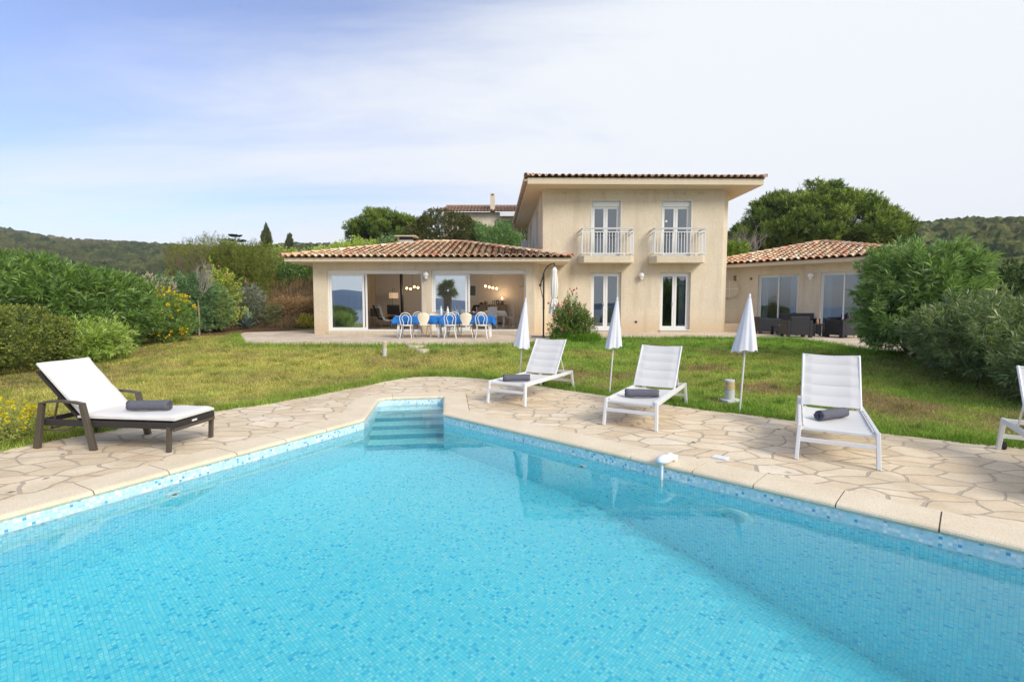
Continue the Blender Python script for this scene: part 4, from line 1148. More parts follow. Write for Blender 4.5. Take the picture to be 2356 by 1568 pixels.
mb = MB(); mb.bb(-2.08, -1.87, 51.08, 51.2, 12.0, 12.15); mb.build("flue_opening", MAT['rubber'], ch)
mb = MB(); mb.bb(-1.2, 3.5, 49.9, 50.3, 9.75, 10.12); mb.build("fascia", MAT['white_metal'], nh)
mb = MB(); mb.bb(0.5, 3.3, 50.55, 50.7, 8.6, 9.7); mb.build("window", MAT['rubber'], nh)
nh.location = (0, 0, 0.72)
# red-roofed speck of a house on the far left slope
fh = empty("house", (0, 0, 0), 0, "tiny pale house on the far hillside at the left edge", "house")
c_ = at(6, 627, 170)
mb = MB(); mb.bb(c_.x - 4, c_.x + 3, c_.y - 2, c_.y + 3, c_.z - 6, c_.z - 0.5); mb.build("wall", MAT['render'], fh)
mb = MB(); mb.add([(c_.x - 4.5, c_.y - 2.4, c_.z - .5), (c_.x + 3.5, c_.y - 2.4, c_.z - .5), (c_.x + 3.5, c_.y + .5, c_.z + .9), (c_.x - 4.5, c_.y + .5, c_.z + .9), (c_.x + 3.5, c_.y + 3.4, c_.z - .5), (c_.x - 4.5, c_.y + 3.4, c_.z - .5)], [(0, 1, 2, 3), (3, 2, 4, 5), (1, 4, 2), (0, 3, 5)]); mb.build("roof", plain("red_tiles_far", (0.5, 0.25, 0.15), 0.9), fh)
# ------------------------------------------------------------------ white sun loungers
def make_lounger():
    """foot end at y=0, head at y=1.92, x across"""
    t = empty("sun_lounger", (0, 0, 0))
    w = 0.33
    mb = MB()
    for s in (-1, 1): mb.bar((s * w, 0.0, 0.335), (s * w, 1.92, 0.335), 0.035, 0.06)
    mb.bar((-w, 1.90, 0.335), (w, 1.90, 0.335), 0.03, 0.05); mb.bar((-w, 1.2, 0.30), (w, 1.2, 0.30), 0.03, 0.03); mb.bar((-w, .03, .325), (w, .03, .325), .03, .03)
    mb.build("frame", MAT['white_metal'], t, bevel=0.006)
    for s in (-1, 1):
        mb = MB(); mb.bar((s * (w + .004), 0.03, 0.362), (s * (w + .02), -0.02, 0.0), 0.038, 0.062, 0.038, 0.05, up=(0, 1, 0)); mb.build("leg", MAT['white_metal'], t, bevel=0.006)
        mb = MB(); mb.bar((s * (w + .004), 1.89, 0.362), (s * (w + .02), 1.95, 0.0), 0.038, 0.062, 0.038, 0.05, up=(0, 1, 0)); lg = mb.build("leg", MAT['white_metal'], t, bevel=0.006)
        mb = MB(); mb.m = Matrix.Translation((s * (w - .035), 1.985, 0.045)); mb.lathe([(0, -.016), (.04, -.016), (.045, -.01), (.045, .01), (.04, .016), (0, .016)], axis='X', n=18); mb.build("wheel", MAT['rubber'], lg)
    mb = MB(); mb.bar((-w, -0.005, 0.215), (w, -0.005, 0.215), 0.022, 0.045); mb.build("stretcher", MAT['white_metal'], t, bevel=0.004)
    mb = MB(); mb.bar((-w, 1.93, 0.16), (w, 1.93, 0.16), 0.022, 0.045); mb.build("stretcher", MAT['white_metal'], t, bevel=0.004)
    # seat sling, gently dished
    mb = MB(); L0, L1 = 0.035, 1.22
    mb.grid(lambda u, v: ((u - .5) * 0.60, L0 + (L1 - L0) * v, 0.352 - 0.028 * (1 - (2 * u - 1) ** 2) * (0.4 + 0.6 * math.sin(math.pi * min(1, v + .1))) - 0.004 * (abs(math.sin(v * 7 * math.pi)) < 0.18)), 12, 42, thick=0.012)
    mb.build("seat", MAT['sling'], t, smooth=True)
    for s in (-1, 1):
        mb = MB(); mb.tube([(s * .298, .04, .357), (s * .298, 1.22, .357)], 0.009, 6); mb.build("piping", MAT['sling'], t)
    # backrest: padded sling in a tube frame
    ang = math.radians(52); H = Vector((0, 1.22, 0.375)); d = Vector((0, math.cos(ang), math.sin(ang))); nrm = Vector((0, -math.sin(ang), math.cos(ang))); Lb = 0.74
    mb = MB()
    def pad(u, v):
        x = (u - .5) * 0.60; seams = [0.19, 0.40, 0.61, 0.82]
        k = min(abs(v - s_) for s_ in seams); puff = 0.016 * min(1, (k / 0.09)) ** 0.5 * (1 if abs(2 * u - 1) < 0.84 else 0.2)
        dish = -0.02 * (1 - (2 * u - 1) ** 2)
        return H + d * (Lb * v) + Vector((x, 0, 0)) + nrm * (dish + puff)
    mb.grid(pad, 16, 60, thick=0.014, tdir=tuple(nrm * -1))
    bk = mb.build("backrest", MAT['sling'], t, smooth=True)
    mb = MB()
    for s in (-1, 1): mb.tube([H + Vector((s * .305, 0, -.02)), H + d * (Lb + .01) + Vector((s * .305, 0, 0))], 0.014, 8)
    mb.tube([H + d * (Lb) + Vector((-.305, 0, 0)), H + d * (Lb - .012) + Vector((0, 0, 0)) + nrm * -.012, H + d * Lb + Vector((.305, 0, 0))], 0.012, 8)
    mb.build("back_frame", MAT['white_metal'], bk)
    mb = MB()
    for s in (-1, 1): mb.tube([H + d * 0.42 + Vector((s * .27, 0, 0)) - nrm * .03, Vector((s * .27, 1.72, 0.27)), Vector((s * .2, 1.74, 0.22))], 0.010, 8)
    mb.tube([(-.2, 1.74, .22), (.2, 1.74, .22)], 0.010, 8)
    mb.build("back_support", MAT['white_metal'], t)
    return t
lg = make_lounger()
def place_from(front_mid, rear_dir): return math.atan2(rear_dir[1], rear_dir[0]) - math.pi / 2
LOUNGERS = [((-0.09, 7.97), (0.50, 0.87), "white sling sun lounger nearest the pool steps, grey towel on its seat"),
            ((1.55, 6.42), (0.50, 0.87), "white sling sun lounger between the two right-hand parasol poles, beside the round garden post"),
            ((3.29, 4.93), (0.50, 0.87), "white sling sun lounger seen nearly head on, whole, in front of the dark shrubs"),
            ((4.70, 3.60), (0.53, 0.85), "white sling sun lounger cut off by the right edge of the photo")]
LR = []
for i, (p, d, lab) in enumerate(LOUNGERS):
    rz = place_from(p, d); LR.append((p, rz))
    if i == 0:
        lg.location = (*p, 0); lg.rotation_euler = (0, 0, rz); tag(lg, lab, "sun lounger", "white sun loungers along the pool")
    else: dup(lg, (*p, 0), rz, lab)

# ------------------------------------------------------------------ rolled towels
def make_towel():
    t = MB(); turns = 3.2; n = 90; L = 0.45; pts = []
    for i in range(n + 1):
        a = 2 * math.pi * turns * i / n; r = 0.012 + 0.046 * i / n
        pts.append((r * math.cos(a - 1.2), r * math.sin(a - 1.2) + 0.058))
    vs = []; K = 10
    rr = random.Random(3)
    jag = [rr.uniform(-.004, .004) for _ in range(n + 1)]
    for k in range(K + 1):
        x = -L / 2 + L * k / K
        for i, (a, b2) in enumerate(pts):
            e = (1 if k == K else (-1 if k == 0 else 0)) * (jag[i] + 0.004 * math.sin(i * .9)); vs.append((x + e, a, b2 + 0.002 * math.sin(k * 1.7 + i * .1)))
    W = n + 1
    t.add(vs, [(k * W + i, k * W + i + 1, (k + 1) * W + i + 1, (k + 1) * W + i) for k in range(K) for i in range(n)])
    o = t.build("rolled_towel", MAT['towel'], smooth=True)
    so = o.modifiers.new("s", 'SOLIDIFY'); so.thickness = 0.010; so.offset = 0
    return o
tw = make_towel(); tag(tw, None, "towel", "rolled grey towels on the loungers")
def on_lounger(i, x, y, z, extra):
    p, rz = LR[i]; c, s = math.cos(rz), math.sin(rz)
    return (p[0] + x * c - y * s, p[1] + x * s + y * c, z), rz + extra
spots = [on_lounger(0, 0.0, 0.33, 0.343, 0.62), on_lounger(1, 0.03, 0.44, 0.343, 0.45), on_lounger(2, -0.02, 0.62, 0.340, 0.95)]
labs = ["dark grey rolled towel on the lounger nearest the pool steps", "dark grey rolled towel on the middle of the three whole white loungers", "dark grey rolled towel seen end on, on the white lounger in front of the shrubs"]
for i, ((loc, rz), lab) in enumerate(zip(spots, labs)):
    o = tw if i == 0 else tw.copy()
    if i: COL.objects.link(o)
    o.location = loc; o.rotation_euler = (0, 0, rz); o["label"] = lab
o = tw.copy(); COL.objects.link(o); o.location = (-4.16, 5.62, 0.41); o.rotation_euler = (0, 0, math.radians(4)); o["label"] = "slate grey rolled towel on the white cushion of the brown lounger"

# ------------------------------------------------------------------ brown woven lounger with cushion
bl = empty("cushioned_lounger", (-5.36, 5.84, 0), math.radians(-7), "brown metal lounger with woven frame and thick off-white cushion", "sun lounger")
# local: x from head (0) to foot (1.62), y across -0.34..0.34 (towards camera = -y)
mb = MB()
for s in (-1, 1): mb.bar((0.02, s * .335, .31), (1.86, s * .335, .31), .04, .075)
mb.bar((1.84, -.335, .31), (1.84, .335, .31), .04, .075); mb.bar((0.04, -.335, .31), (0.04, .335, .31), .04, .06)
mb.box((1.2, 0, .325), (1.3, .64, .02)); mb.build("woven_frame", MAT['rattan'], bl, bevel=0.008)
mb = MB(); mb.bar((1.865, -.335, .262), (1.865, .335, .262), .03, .035); mb.build("front_rail", MAT['bronze'], bl, bevel=0.004)
for s in (-1, 1):
    mb = MB(); mb.bar((1.82, s * .345, .30), (1.80, s * .345, 0), .04, .05, up=(1, 0, 0)); mb.build("leg", MAT['bronze'], bl, bevel=0.004)
    mb = MB(); mb.bar((0.17, s * .385, .545), (0.06, s * .385, 0), .045, .065, .045, .08, up=(1, 0, 0)); mb.build("leg", MAT['bronze'], bl, bevel=0.005)
    mb = MB(); mb.bar((0.72, s * .385, .545), (0.84, s * .385, 0), .045, .065, .045, .08, up=(1, 0, 0)); mb.build("leg", MAT['bronze'], bl, bevel=0.005)
    mb = MB(); P_ = [(0.145, .545), (0.27, .572), (0.45, .580), (0.62, .570), (0.745, .548)]
    for (xa, za), (xb, zb) in zip(P_[:-1], P_[1:]): mb.bar((xa, s * .385, za), (xb, s * .385, zb), .055, .028)
    mb.build("armrest", MAT['bronze'], bl, bevel=0.004)
bl.scale = (0.92, 0.92, 0.94)
aw = math.radians(134); Hb = Vector((0.60, 0, 0.34)); db = Vector((math.cos(aw), 0, math.sin(aw))); nb_ = Vector((-math.sin(aw), 0, math.cos(aw))) * -1
mb = MB()
for s in (-1, 1): mb.bar(Hb + Vector((0, s * .30, 0)), Hb + db * .80 + Vector((0, s * .30, 0)), .04, .03)
mb.add([tuple(Hb + Vector((0, -.3, 0))), tuple(Hb + Vector((0, .3, 0))), tuple(Hb + db * .8 + Vector((0, .3, 0))), tuple(Hb + db * .8 + Vector((0, -.3, 0)))], [(0, 1, 2, 3)])
mb.build("back_frame", MAT['rattan'], bl)
mb = MB()
for s in (-1, 1): mb.tube([Hb + db * .45 + Vector((0, s * .27, 0)), (0.18, s * .27, .30), (0.14, s * .27, .22)], .011, 8)
mb.tube([(.14, -.27, .22), (.14, .27, .22)], .011, 8); mb.tube([(0.05, -.33, .22), (.35, -.30, .20), (.5, -.3, .25)], .010, 8); mb.build("back_support", MAT['bronze'], bl)
def rounded_slab(O, ex, ey, ez, lx, ly, th, name, stain=0):
    mb = MB(); nu, nv = 26, 14; V = []; Fs = []
    def f(u, v, side):
        x = u * lx; y = (v - .5) * ly
        ed = min(u * lx, (1 - u) * lx, v * ly, (1 - v) * ly); r = min(1, ed / 0.035); k = math.sqrt(max(0, 1 - (1 - r) ** 2))
        w_ = 0.004 * math.sin(7 * x + 3 * y) + 0.003 * math.sin(19 * x + 11 * y)
        return O + ex * x + ey * y + ez * (th / 2 + side * (th / 2) * (0.35 + 0.65 * k) + (w_ if side > 0 else 0))
    for side in (1, -1):
        b0 = len(V)
        V += [f(i / nu, j / nv, side) for j in range(nv + 1) for i in range(nu + 1)]
        for j in range(nv):
            for i in range(nu):
                q = (b0 + j * (nu + 1) + i, b0 + j * (nu + 1) + i + 1, b0 + (j + 1) * (nu + 1) + i + 1, b0 + (j + 1) * (nu + 1) + i)
                Fs.append(q if side > 0 else q[::-1])
    W = nu + 1; K = W * (nv + 1)
    per = [i for i in range(W)] + [j * W + nu for j in range(1, nv + 1)] + [nv * W + i for i in range(nu - 1, -1, -1)] + [j * W for j in range(nv - 1, 0, -1)]
    for q in range(len(per)):
        a, b2 = per[q], per[(q + 1) % len(per)]; Fs.append((b2, a, K + a, K + b2))
    mb.add([tuple(v) for v in V], Fs); return mb.build(name, MAT['cushion'], bl, smooth=True, fix=True)
rounded_slab(Vector((0.58, 0, 0.347)), Vector((1, 0, 0)), Vector((0, 1, 0)), Vector((0, 0, 1)), 1.30, .655, .075, "seat_cushion")
rounded_slab(Hb + Vector((0.03, 0, .03)), db, Vector((0, 1, 0)), -nb_ * -1 if nb_.x > 0 else -nb_, .86, .655, .07, "back_cushion")
mb = MB(); mb.bb(1.861, 1.866, -.04, .04, .300, .322); mb.build("maker_badge", MAT['white_metal'], bl)

# ------------------------------------------------------------------ closed parasols
def make_parasol(Rb, zb, zt, lean, seed, parent):
    def canopy(zb, zt, Rb):
        mb = MB(); n = 96; K = 26; rr = random.Random(seed); ph = rr.uniform(0, 6)
        vs = []
        for i in range(K + 1):
            t = i / K; z = zt - (zt - zb) * t
            R_ = 0.018 + (Rb - 0.018) * (t ** 0.92)
            for k in range(n):
                a = 2 * math.pi * k / n
                amp = 0.02 + 0.15 * t ** 1.3
                fold = 1 + amp * (0.55 * math.sin(6 * a + ph + 0.9 * t + 0.9 * math.sin(2 * a + ph)) + 0.30 * math.sin(11 * a + ph * 2 - t + math.sin(a)) + 0.35 * math.sin(3 * a + 2 * ph))
                hem = -0.010 * math.sin(6 * a + ph + 1.2) * t ** 6 + 0.03 * math.sin(a + ph) * t ** 4
                vs.append((R_ * fold * math.cos(a), R_ * fold * math.sin(a) * 0.92, z + hem))
        fs = [(i * n + k, i * n + (k + 1) % n, (i + 1) * n + (k + 1) % n, (i + 1) * n + k) for i in range(K) for k in range(n)]
        fs.append(tuple(range(n)))
        # inner gathered layer
        mb.add(vs, fs); return mb
    cn = canopy(zb, zt, Rb).build("canopy", MAT['parasol'], parent, smooth=True, autosm=False)
    mb = MB(); mb.tube([(0, 0, -0.02), (0, 0, zt + .01)], 0.0125, 10); mb.build("pole", MAT['white_metal'], parent, smooth=True)
    mb = MB(); mb.lathe([(0, zt + .045), (0.013, zt + .04), (0.018, zt + .012), (0.02, zt - .01)], n=12); mb.build("finial", MAT['white_metal'], parent, smooth=True)
    mb = MB(); rr = random.Random(seed + 5)
    for k in range(6):
        a = k * math.pi / 3; mb.tube([(.015 * math.cos(a), .015 * math.sin(a), zb - .03), (Rb * .75 * math.cos(a), Rb * .75 * math.sin(a), zb + .06)], 0.004, 5)
    mb.build("rib", MAT['white_metal'], parent)
for (p, Rb, zb, zt, lean, lab, sd) in (((0.14, 9.75, ground_h(0.14, 9.75)), 0.150, 0.76, 1.68, (0.008, 0.075), "closed pale parasol standing behind the lounger nearest the pool steps", 2),
                                       ((1.76, 8.86, 0.0), 0.140, 0.86, 1.72, (0.01, 0.065), "closed pale parasol rising between two white loungers, before the lower window", 4),
                                       ((3.42, 7.35, 0.0), 0.170, 0.92, 1.74, (0.005, 0.05), "largest closed pale parasol, right of the round garden post", 9)):
    t = empty("parasol", (p[0], p[1], float(p[2])), 0, lab, "parasol", "closed white parasols along the deck")
    t.rotation_euler = (lean[0], lean[1], 0)
    make_parasol(Rb, zb, zt, lean, sd, t)

# ------------------------------------------------------------------ cantilever parasol by the wall
cu = empty("cantilever_parasol", (1.10, 17.3, TZ), 0, "closed off-white parasol hanging from a curved dark mast beside the rose bush", "parasol")
mb = MB(); mb.tube([(0, 0, 0), (0.0, 0, 2.22)], .030, 12); mb.tube([(0, 0, .95), (0, 0, 1.35)], .036, 12); mb.build("mast", MAT['black_metal'], cu, smooth=True)
mb = MB(); mb.bar((-.42, 0, .02), (.42, 0, .02), .05, .03); mb.bar((0, -.42, .02), (0, .42, .02), .05, .03); mb.build("cross_base", MAT['black_metal'], cu, bevel=0.004)
mb = MB(); pts = []
for i in range(13):
    t = i / 12; a = math.radians(160 - 75 * t); pts.append((0.34 + 0.46 * math.cos(a) - .02, 0.0, 1.95 + 0.50 * math.sin(a) + 0.08 * t))
pts = [(-.13, 0, 1.78), (-.05, 0, 2.02), (0.0, 0, 2.22), (.06, 0, 2.36), (.16, 0, 2.47), (.26, 0, 2.53), (.37, 0, 2.55)]
mb.tube(pts, .022, 10); mb.tube([(-.12, 0, 1.76), (0, 0, 1.25)], .012, 8); mb.build("arm", MAT['black_metal'], cu, smooth=True)
mb = MB(); mb.lathe([(0, -.04), (.045, -.04), (.05, 0), (.045, .04), (0, .04)], (-.12, 0, 1.80), n=16, axis='Y'); mb.build("crank_hub", MAT['black_metal'], cu)
mb = MB(); n = 60; vs = []; K = 24
for i in range(K + 1):
    t = i / K; z = 2.44 - 1.62 * t
    R_ = np.interp(t, [0, .03, .09, .12, .4, .64, .67, .70, .85, 1], [.015, .06, .10, .085, .125, .09, .07, .09, .145, .16])
    for k in range(n):
        a = 2 * math.pi * k / n; f = 1 + (0.05 + .15 * t) * math.sin(8 * a + 1 + t) + .06 * math.sin(5 * a)
        vs.append((.37 + R_ * f * math.cos(a), R_ * f * math.sin(a), z))
mb.add(vs, [(i * n + k, i * n + (k + 1) % n, (i + 1) * n + (k + 1) % n, (i + 1) * n + k) for i in range(K) for k in range(n)] + [tuple(range(n))])
cn = mb.build("canopy", MAT['cream_cloth'], cu, smooth=True, autosm=False)
mb = MB(); mb.lathe([(.068, 1.33), (.072, 1.345), (.068, 1.36)], (.37, 0, 0), n=20); mb.tube([(.43, -.05, 1.345), (.50, -.07, 1.38)], .01, 6); mb.build("strap", MAT['navy_cloth'], cn)
mb = MB(); mb.tube([(.37, 0, 2.42), (.37, 0, 2.56)], .018, 8); mb.build("hanger", MAT['black_metal'], cu)

# ------------------------------------------------------------------ garden posts
def bollard(name, p, h, r, lab, plinth, tilt=0.0, group="louvred garden light posts"):
    o = empty(name, p, 0, lab, "garden light", group); o.rotation_euler = (0, tilt, 0.3)
    mb = MB(); mb.lathe([(r * .98, 0), (r, h * .56), (0, h * .56)], n=28); mb.build("post", MAT['concrete'], o, smooth=True)
    mb = MB()
    for i in range(5):
        z = h * (.57 + .066 * i); mb.lathe([(r * .80, z), (r * .98, z + h * .012), (r * .98, z + h * .034), (r * .8, z + h * .05)], n=28)
    mb.build("louvre", MAT['amber'], o, smooth=True)
    mb = MB(); mb.lathe([(0, h * .55), (r * .79, h * .56), (r * .79, h * .9), (0, h * .9)], n=24); mb.build("diffuser", plain("frosted", (0.6, 0.55, 0.42), 0.4), o)
    mb = MB(); mb.lathe([(r, h * .91), (r * 1.02, h * .98), (r * .97, h), (0, h)], n=28); mb.build("cap", MAT['concrete'], o, smooth=True)
    if plinth:
        mb = MB(); mb.box((0, 0, .02), (r * 3.6, r * 3.2, .05)); mb.build("plinth", MAT['concrete'], o, bevel=0.012)
    return o
bollard("garden_light", (3.56, 8.02, float(ground_h(3.56, 8.02)) - 0.01), 0.36, 0.078, "round grey garden light post with amber louvres beside the largest parasol", True, -0.03)
bollard("garden_light", (-3.28, 12.7, float(ground_h(-3.28, 12.7)) - .01), 0.38, 0.06, "small white garden light post alone in the middle of the lawn", False, 0.02)
bollard("garden_light", (0.97, 12.6, float(ground_h(0.97, 12.6)) - .01), 0.36, 0.06, "garden light post whose top peeks out behind the lounger nearest the steps", False, 0.0)
bollard("garden_light", (-12.3, 18.6, float(ground_h(-12.3, 18.6)) - .01), 0.30, 0.05, "little white leaning garden post at the foot of the left shrubs", False, 0.2)

# ------------------------------------------------------------------ pool alarm and skimmer lid
pa = empty("pool_alarm", (1.558, 4.922, 0.012), math.radians(-43), "white pool alarm unit sitting on the coping with its tube in the water", "pool alarm")
mb = MB()
mb.grid(lambda u, v: (( -0.12 + 0.16 * u) + 0.0, 0, 0), 1, 1) if False else None
pr = []
def egg(u, v):
    a = u * 2 * math.pi; x = -0.155 + 0.25 * v
    r = 0.058 * math.sqrt(max(0.0, 1 - (1 - min(v / 0.42, 1)) ** 2)) * (1 - 0.10 * max(0, (v - .6) / .4))
    return (r * 1.15 * math.cos(a), x, 0.048 + r * 0.78 * math.sin(a))
mb.grid(lambda u, v: egg(u, v), 24, 18); mb.build("housing", MAT['plastic'], pa, smooth=True, fix=True)
mb = MB(); mb.box((0, .115, .035), (.13, .05, .07)); mb.build("mount", MAT['plastic'], pa, bevel=0.012)
mb = MB(); mb.tube([(0, -.085, .02), (0, -.085, -.36)], .0145, 12); mb.build("sensor_tube", MAT['plastic'], pa, smooth=True)
mb = MB(); mb.lathe([(.018, .096), (.022, .092), (.02, .088)], (0, 0.02, 0), n=16); mb.build("key_socket", MAT['concrete'], pa)
sk = empty("skimmer_lid", (2.20, 5.13, 0.0), math.radians(-43), "small white square lid set in the paving near the coping", "lid")
mb = MB(); mb.box((0, 0, .006), (.15, .11, .012)); mb.build("lid", MAT['plastic'], sk, bevel=0.003)
mb = MB(); mb.box((0, 0, .003), (.175, .135, .006)); mb.build("rim", MAT['concrete'], sk)

# ------------------------------------------------------------------ stepping stones in the lawn
sr = random.Random(6)
for k, (X_, Y_, w_, lab) in enumerate(((935, 798, .5, "flat stepping stone nearest the terrace, left of its neighbours"), (956, 801, .62, "longest flat stepping stone just below the terrace edge"), (972, 797, .4, "small flat stepping stone touching the terrace edge on the right"),
                                       (938, 812, .42, "flat stepping stone in the middle row, left one"), (960, 813, .4, "flat stepping stone in the middle row beside a bare patch"), (968, 825, .45, "flat stepping stone in the row below, seen as a thin pale line"), (974, 833, .36, "flat stepping stone furthest down the lawn"))):
    z = 0.4
    for _ in range(4):
        p = g(X_, Y_, z); z = float(ground_h(p.x, p.y)) + 0.02
    n = 9; poly = [(p.x + w_ * .5 * math.cos(2 * math.pi * i / n) * sr.uniform(.75, 1.1), p.y + w_ * .4 * math.sin(2 * math.pi * i / n) * sr.uniform(.75, 1.1)) for i in range(n)]
    mb = MB(); mb.prism(poly, z - .06, z + .018); o = mb.build("stepping_stone", MAT['stone_light'], bevel=0.008); tag(o, lab, "stepping stone", "stepping stones in the lawn")

# ------------------------------------------------------------------ outdoor dining set
TG = "white garden tables under the blue cloth"
def garden_table(x0, x1, y0, y1, z, lab):
    t = empty("garden_table", ((x0 + x1) / 2, (y0 + y1) / 2, z), 0, lab, "table", TG); hx, hy = (x1 - x0) / 2, (y1 - y0) / 2
    mb = MB(); mb.box((0, 0, .72), (2 * hx, 2 * hy, .035)); mb.build("tabletop", MAT['plastic'], t, bevel=0.01)
    for sx_ in (-1, 1):
        for sy_ in (-1, 1):
            mb = MB(); mb.bar((sx_ * (hx - .12), sy_ * (hy - .10), .70), (sx_ * (hx - .07), sy_ * (hy - .06), 0), .10, .09, .065, .055); mb.build("leg", MAT['plastic'], t, bevel=0.012)
def draped(x0, x1, y0, y1, z, drop, lab, seed):
    mb = MB(); nx_, ny_ = 44, 26; ov = drop; r_ = random.Random(seed); ph = r_.uniform(0, 6)
    X0, X1, Y0, Y1 = x0 - ov, x1 + ov, y0 - ov, y1 + ov
    def f(u, v):
        x = X0 + (X1 - X0) * u; y = Y0 + (Y1 - Y0) * v
        dx = max(x0 - x, 0, x - x1); dy = max(y0 - y, 0, y - y1); d = max(dx, dy) if (dx == 0 or dy == 0) else math.hypot(dx, dy) * 0.92
        sx_ = -1 if x < x0 else 1; sy_ = -1 if y < y0 else 1
        cx_ = min(max(x, x0), x1); cy_ = min(max(y, y0), y1)
        wob = 0.022 * math.sin(9 * (x + y) + ph) * min(1, d / .15) + 0.012 * math.sin(23 * x + ph) * min(1, d / .15)
        corner = (dx > 0 and dy > 0)
        px_ = cx_ + (sx_ * (0.02 + (0.10 * dx / ov if corner else 0) + (wob if dx > 0 else 0)) if dx > 0 else 0)
        py_ = cy_ + (sy_ * (0.02 + (0.10 * dy / ov if corner else 0) + (wob if dy > 0 else 0)) if dy > 0 else 0)
        crease = 0.0015 * (abs((x * 3.1) % 1 - .5) < .03)
        return (px_, py_, z + .004 + crease - d)
    mb.grid(f, nx_, ny_); o = mb.build("tablecloth", MAT['blue_cloth'], smooth=True, autosm=False)
    s_ = o.modifiers.new("s", 'SOLIDIFY'); s_.thickness = 0.003; s_.offset = 1
    return tag(o, lab, "tablecloth", "blue tablecloths")
TY0, TY1 = 16.95, 17.72
garden_table(-4.0, -2.45, TY0, TY1, TZ, "white plastic garden table under the left end of the blue cloth")
garden_table(-2.40, -0.68, TY0, TY1, TZ, "white plastic garden table under the right end of the blue cloth")
draped(-4.0, -2.45, TY0, TY1, TZ + .738, 0.27, "blue cloth over the left garden table, corner hanging down", 1)
draped(-2.40, -0.68, TY0, TY1, TZ + .744, 0.27, "blue cloth over the right garden table, with a pointed hanging corner", 5)

def bentwood():
    t = empty("bentwood_chair", (0, 0, 0)); m_ = MAT['chair_white']      # faces +y, back at y=-0.2
    mb = MB(); mb.lathe([(0, .455), (.19, .455), (.205, .445), (.205, .425), (.18, .42), (0, .42)], n=28); mb.build("seat", m_, t, smooth=True)
    mb = MB(); P_ = [(-.165, -.13, .44)] + [(.195 * math.cos(a) * -1, -.20 - .035 * math.sin(a), .66 + .20 * math.sin(a)) for a in np.linspace(0.0, math.pi, 13)] + [(.165, -.13, .44)]
    mb.tube(P_, .0145, 8); P2 = [(-.07, -.16, .45), (-.075, -.18, .55)] + [(-.115 * math.cos(a), -.20 - .03 * math.sin(a), .665 + .125 * math.sin(a)) for a in np.linspace(0, math.pi, 11)] + [(.075, -.18, .55), (.07, -.16, .45)]
    mb.tube(P2, .0125, 8); mb.build("backrest", m_, t, smooth=True)
    for sx_, sy_ in ((-1, -1), (1, -1), (-1, 1), (1, 1)):
        mb = MB(); q = 1.18 if sy_ < 0 else 1.08
        mb.tube([(sx_ * .145, sy_ * .13, .43), (sx_ * .15, sy_ * .145, .25), (sx_ * .17 * q, sy_ * .17 * q, 0)], [.017, .0155, .0125], 8); mb.build("leg", m_, t, smooth=True)
    mb = MB(); mb.lathe([(.150, .235), (.158, .243), (.150, .251), (.142, .243), (.150, .235)], n=24); mb.build("ring_stretcher", m_, t, smooth=True)
    return t
def shell_chair():
    t = empty("shell_chair", (0, 0, 0))
    def prof(v):   # half width of the shell with height
        return np.interp(v, [0, .12, .25, .5, .75, .88, .96, 1], [.12, .115, .135, .185, .195, .165, .105, .02])
    mb = MB(); mb.grid(lambda u, v: ((2 * u - 1) * float(prof(v)), -.20 - .05 * v + .05 * (2 * u - 1) ** 2 * min(1, v * 2), .44 + .42 * v), 14, 26, thick=.011, tdir=(0, -1, 0)); mb.build("backrest", MAT['chair_cream'], t, smooth=True, fix=True)
    mb = MB(); mb.grid(lambda u, v: ((2 * u - 1) * np.interp(v, [0, .1, .3, .7, .93, 1], [.12, .14, .19, .20, .16, .10]), -.20 + .40 * v, .44 - .012 * math.sin(v * 3.1) + .02 * (2 * u - 1) ** 2), 12, 14, thick=.011); mb.build("seat", MAT['chair_cream'], t, smooth=True, fix=True)
    for sx_, sy_ in ((-1, -1), (1, -1), (-1, 1), (1, 1)):
        mb = MB(); mb.tube([(sx_ * .05, sy_ * .04, .422), (sx_ * .15, sy_ * .12, .415), (sx_ * .18, sy_ * .155, .33), (sx_ * .235, sy_ * .215, 0)], .0085, 7); mb.build("leg", MAT['chrome'], t, smooth=True)
    return t
bw, sc = bentwood(), shell_chair()
rows = [(bw, -3.53, 16.62, 0.0, "white bentwood chair at the left end of the near side of the blue table"), (sc, -2.94, 16.60, 0.06, "cream shell chair left of the hanging cloth corner, near side"),
        (bw, -2.06, 16.60, 0.03, "white bentwood chair in the middle of the near side of the blue table"), (sc, -1.52, 16.60, -0.05, "cream shell chair at the near side, between two white bentwood chairs on the right"),
        (bw, -1.02, 16.60, 0.0, "white bentwood chair at the right end of the near side of the blue table"),
        (bw, -3.45, 18.02, math.pi + .05, "white bentwood chair at the left end of the far side of the blue table"), (sc, -2.86, 18.05, math.pi - .1, "pale shell chair on the far side, left of the bottles"),
        (bw, -2.12, 18.0, math.pi, "white bentwood chair on the far side, mostly behind the middle near chair"), (sc, -1.66, 18.05, math.pi, "pale shell chair on the far side, behind the right near shell chair"),
        (bw, -1.12, 18.0, math.pi + .1, "white bentwood chair at the right end of the far side of the blue table")]
seen = set()
for src, x_, y_, rz, lab in rows:
    if src.name not in seen:
        seen.add(src.name); src.location = (x_, y_, TZ); src.rotation_euler = (0, 0, rz)
        tag(src, lab, "chair", "chairs round the blue outdoor table")
    else: dup(src, (x_, y_, TZ), rz, lab)
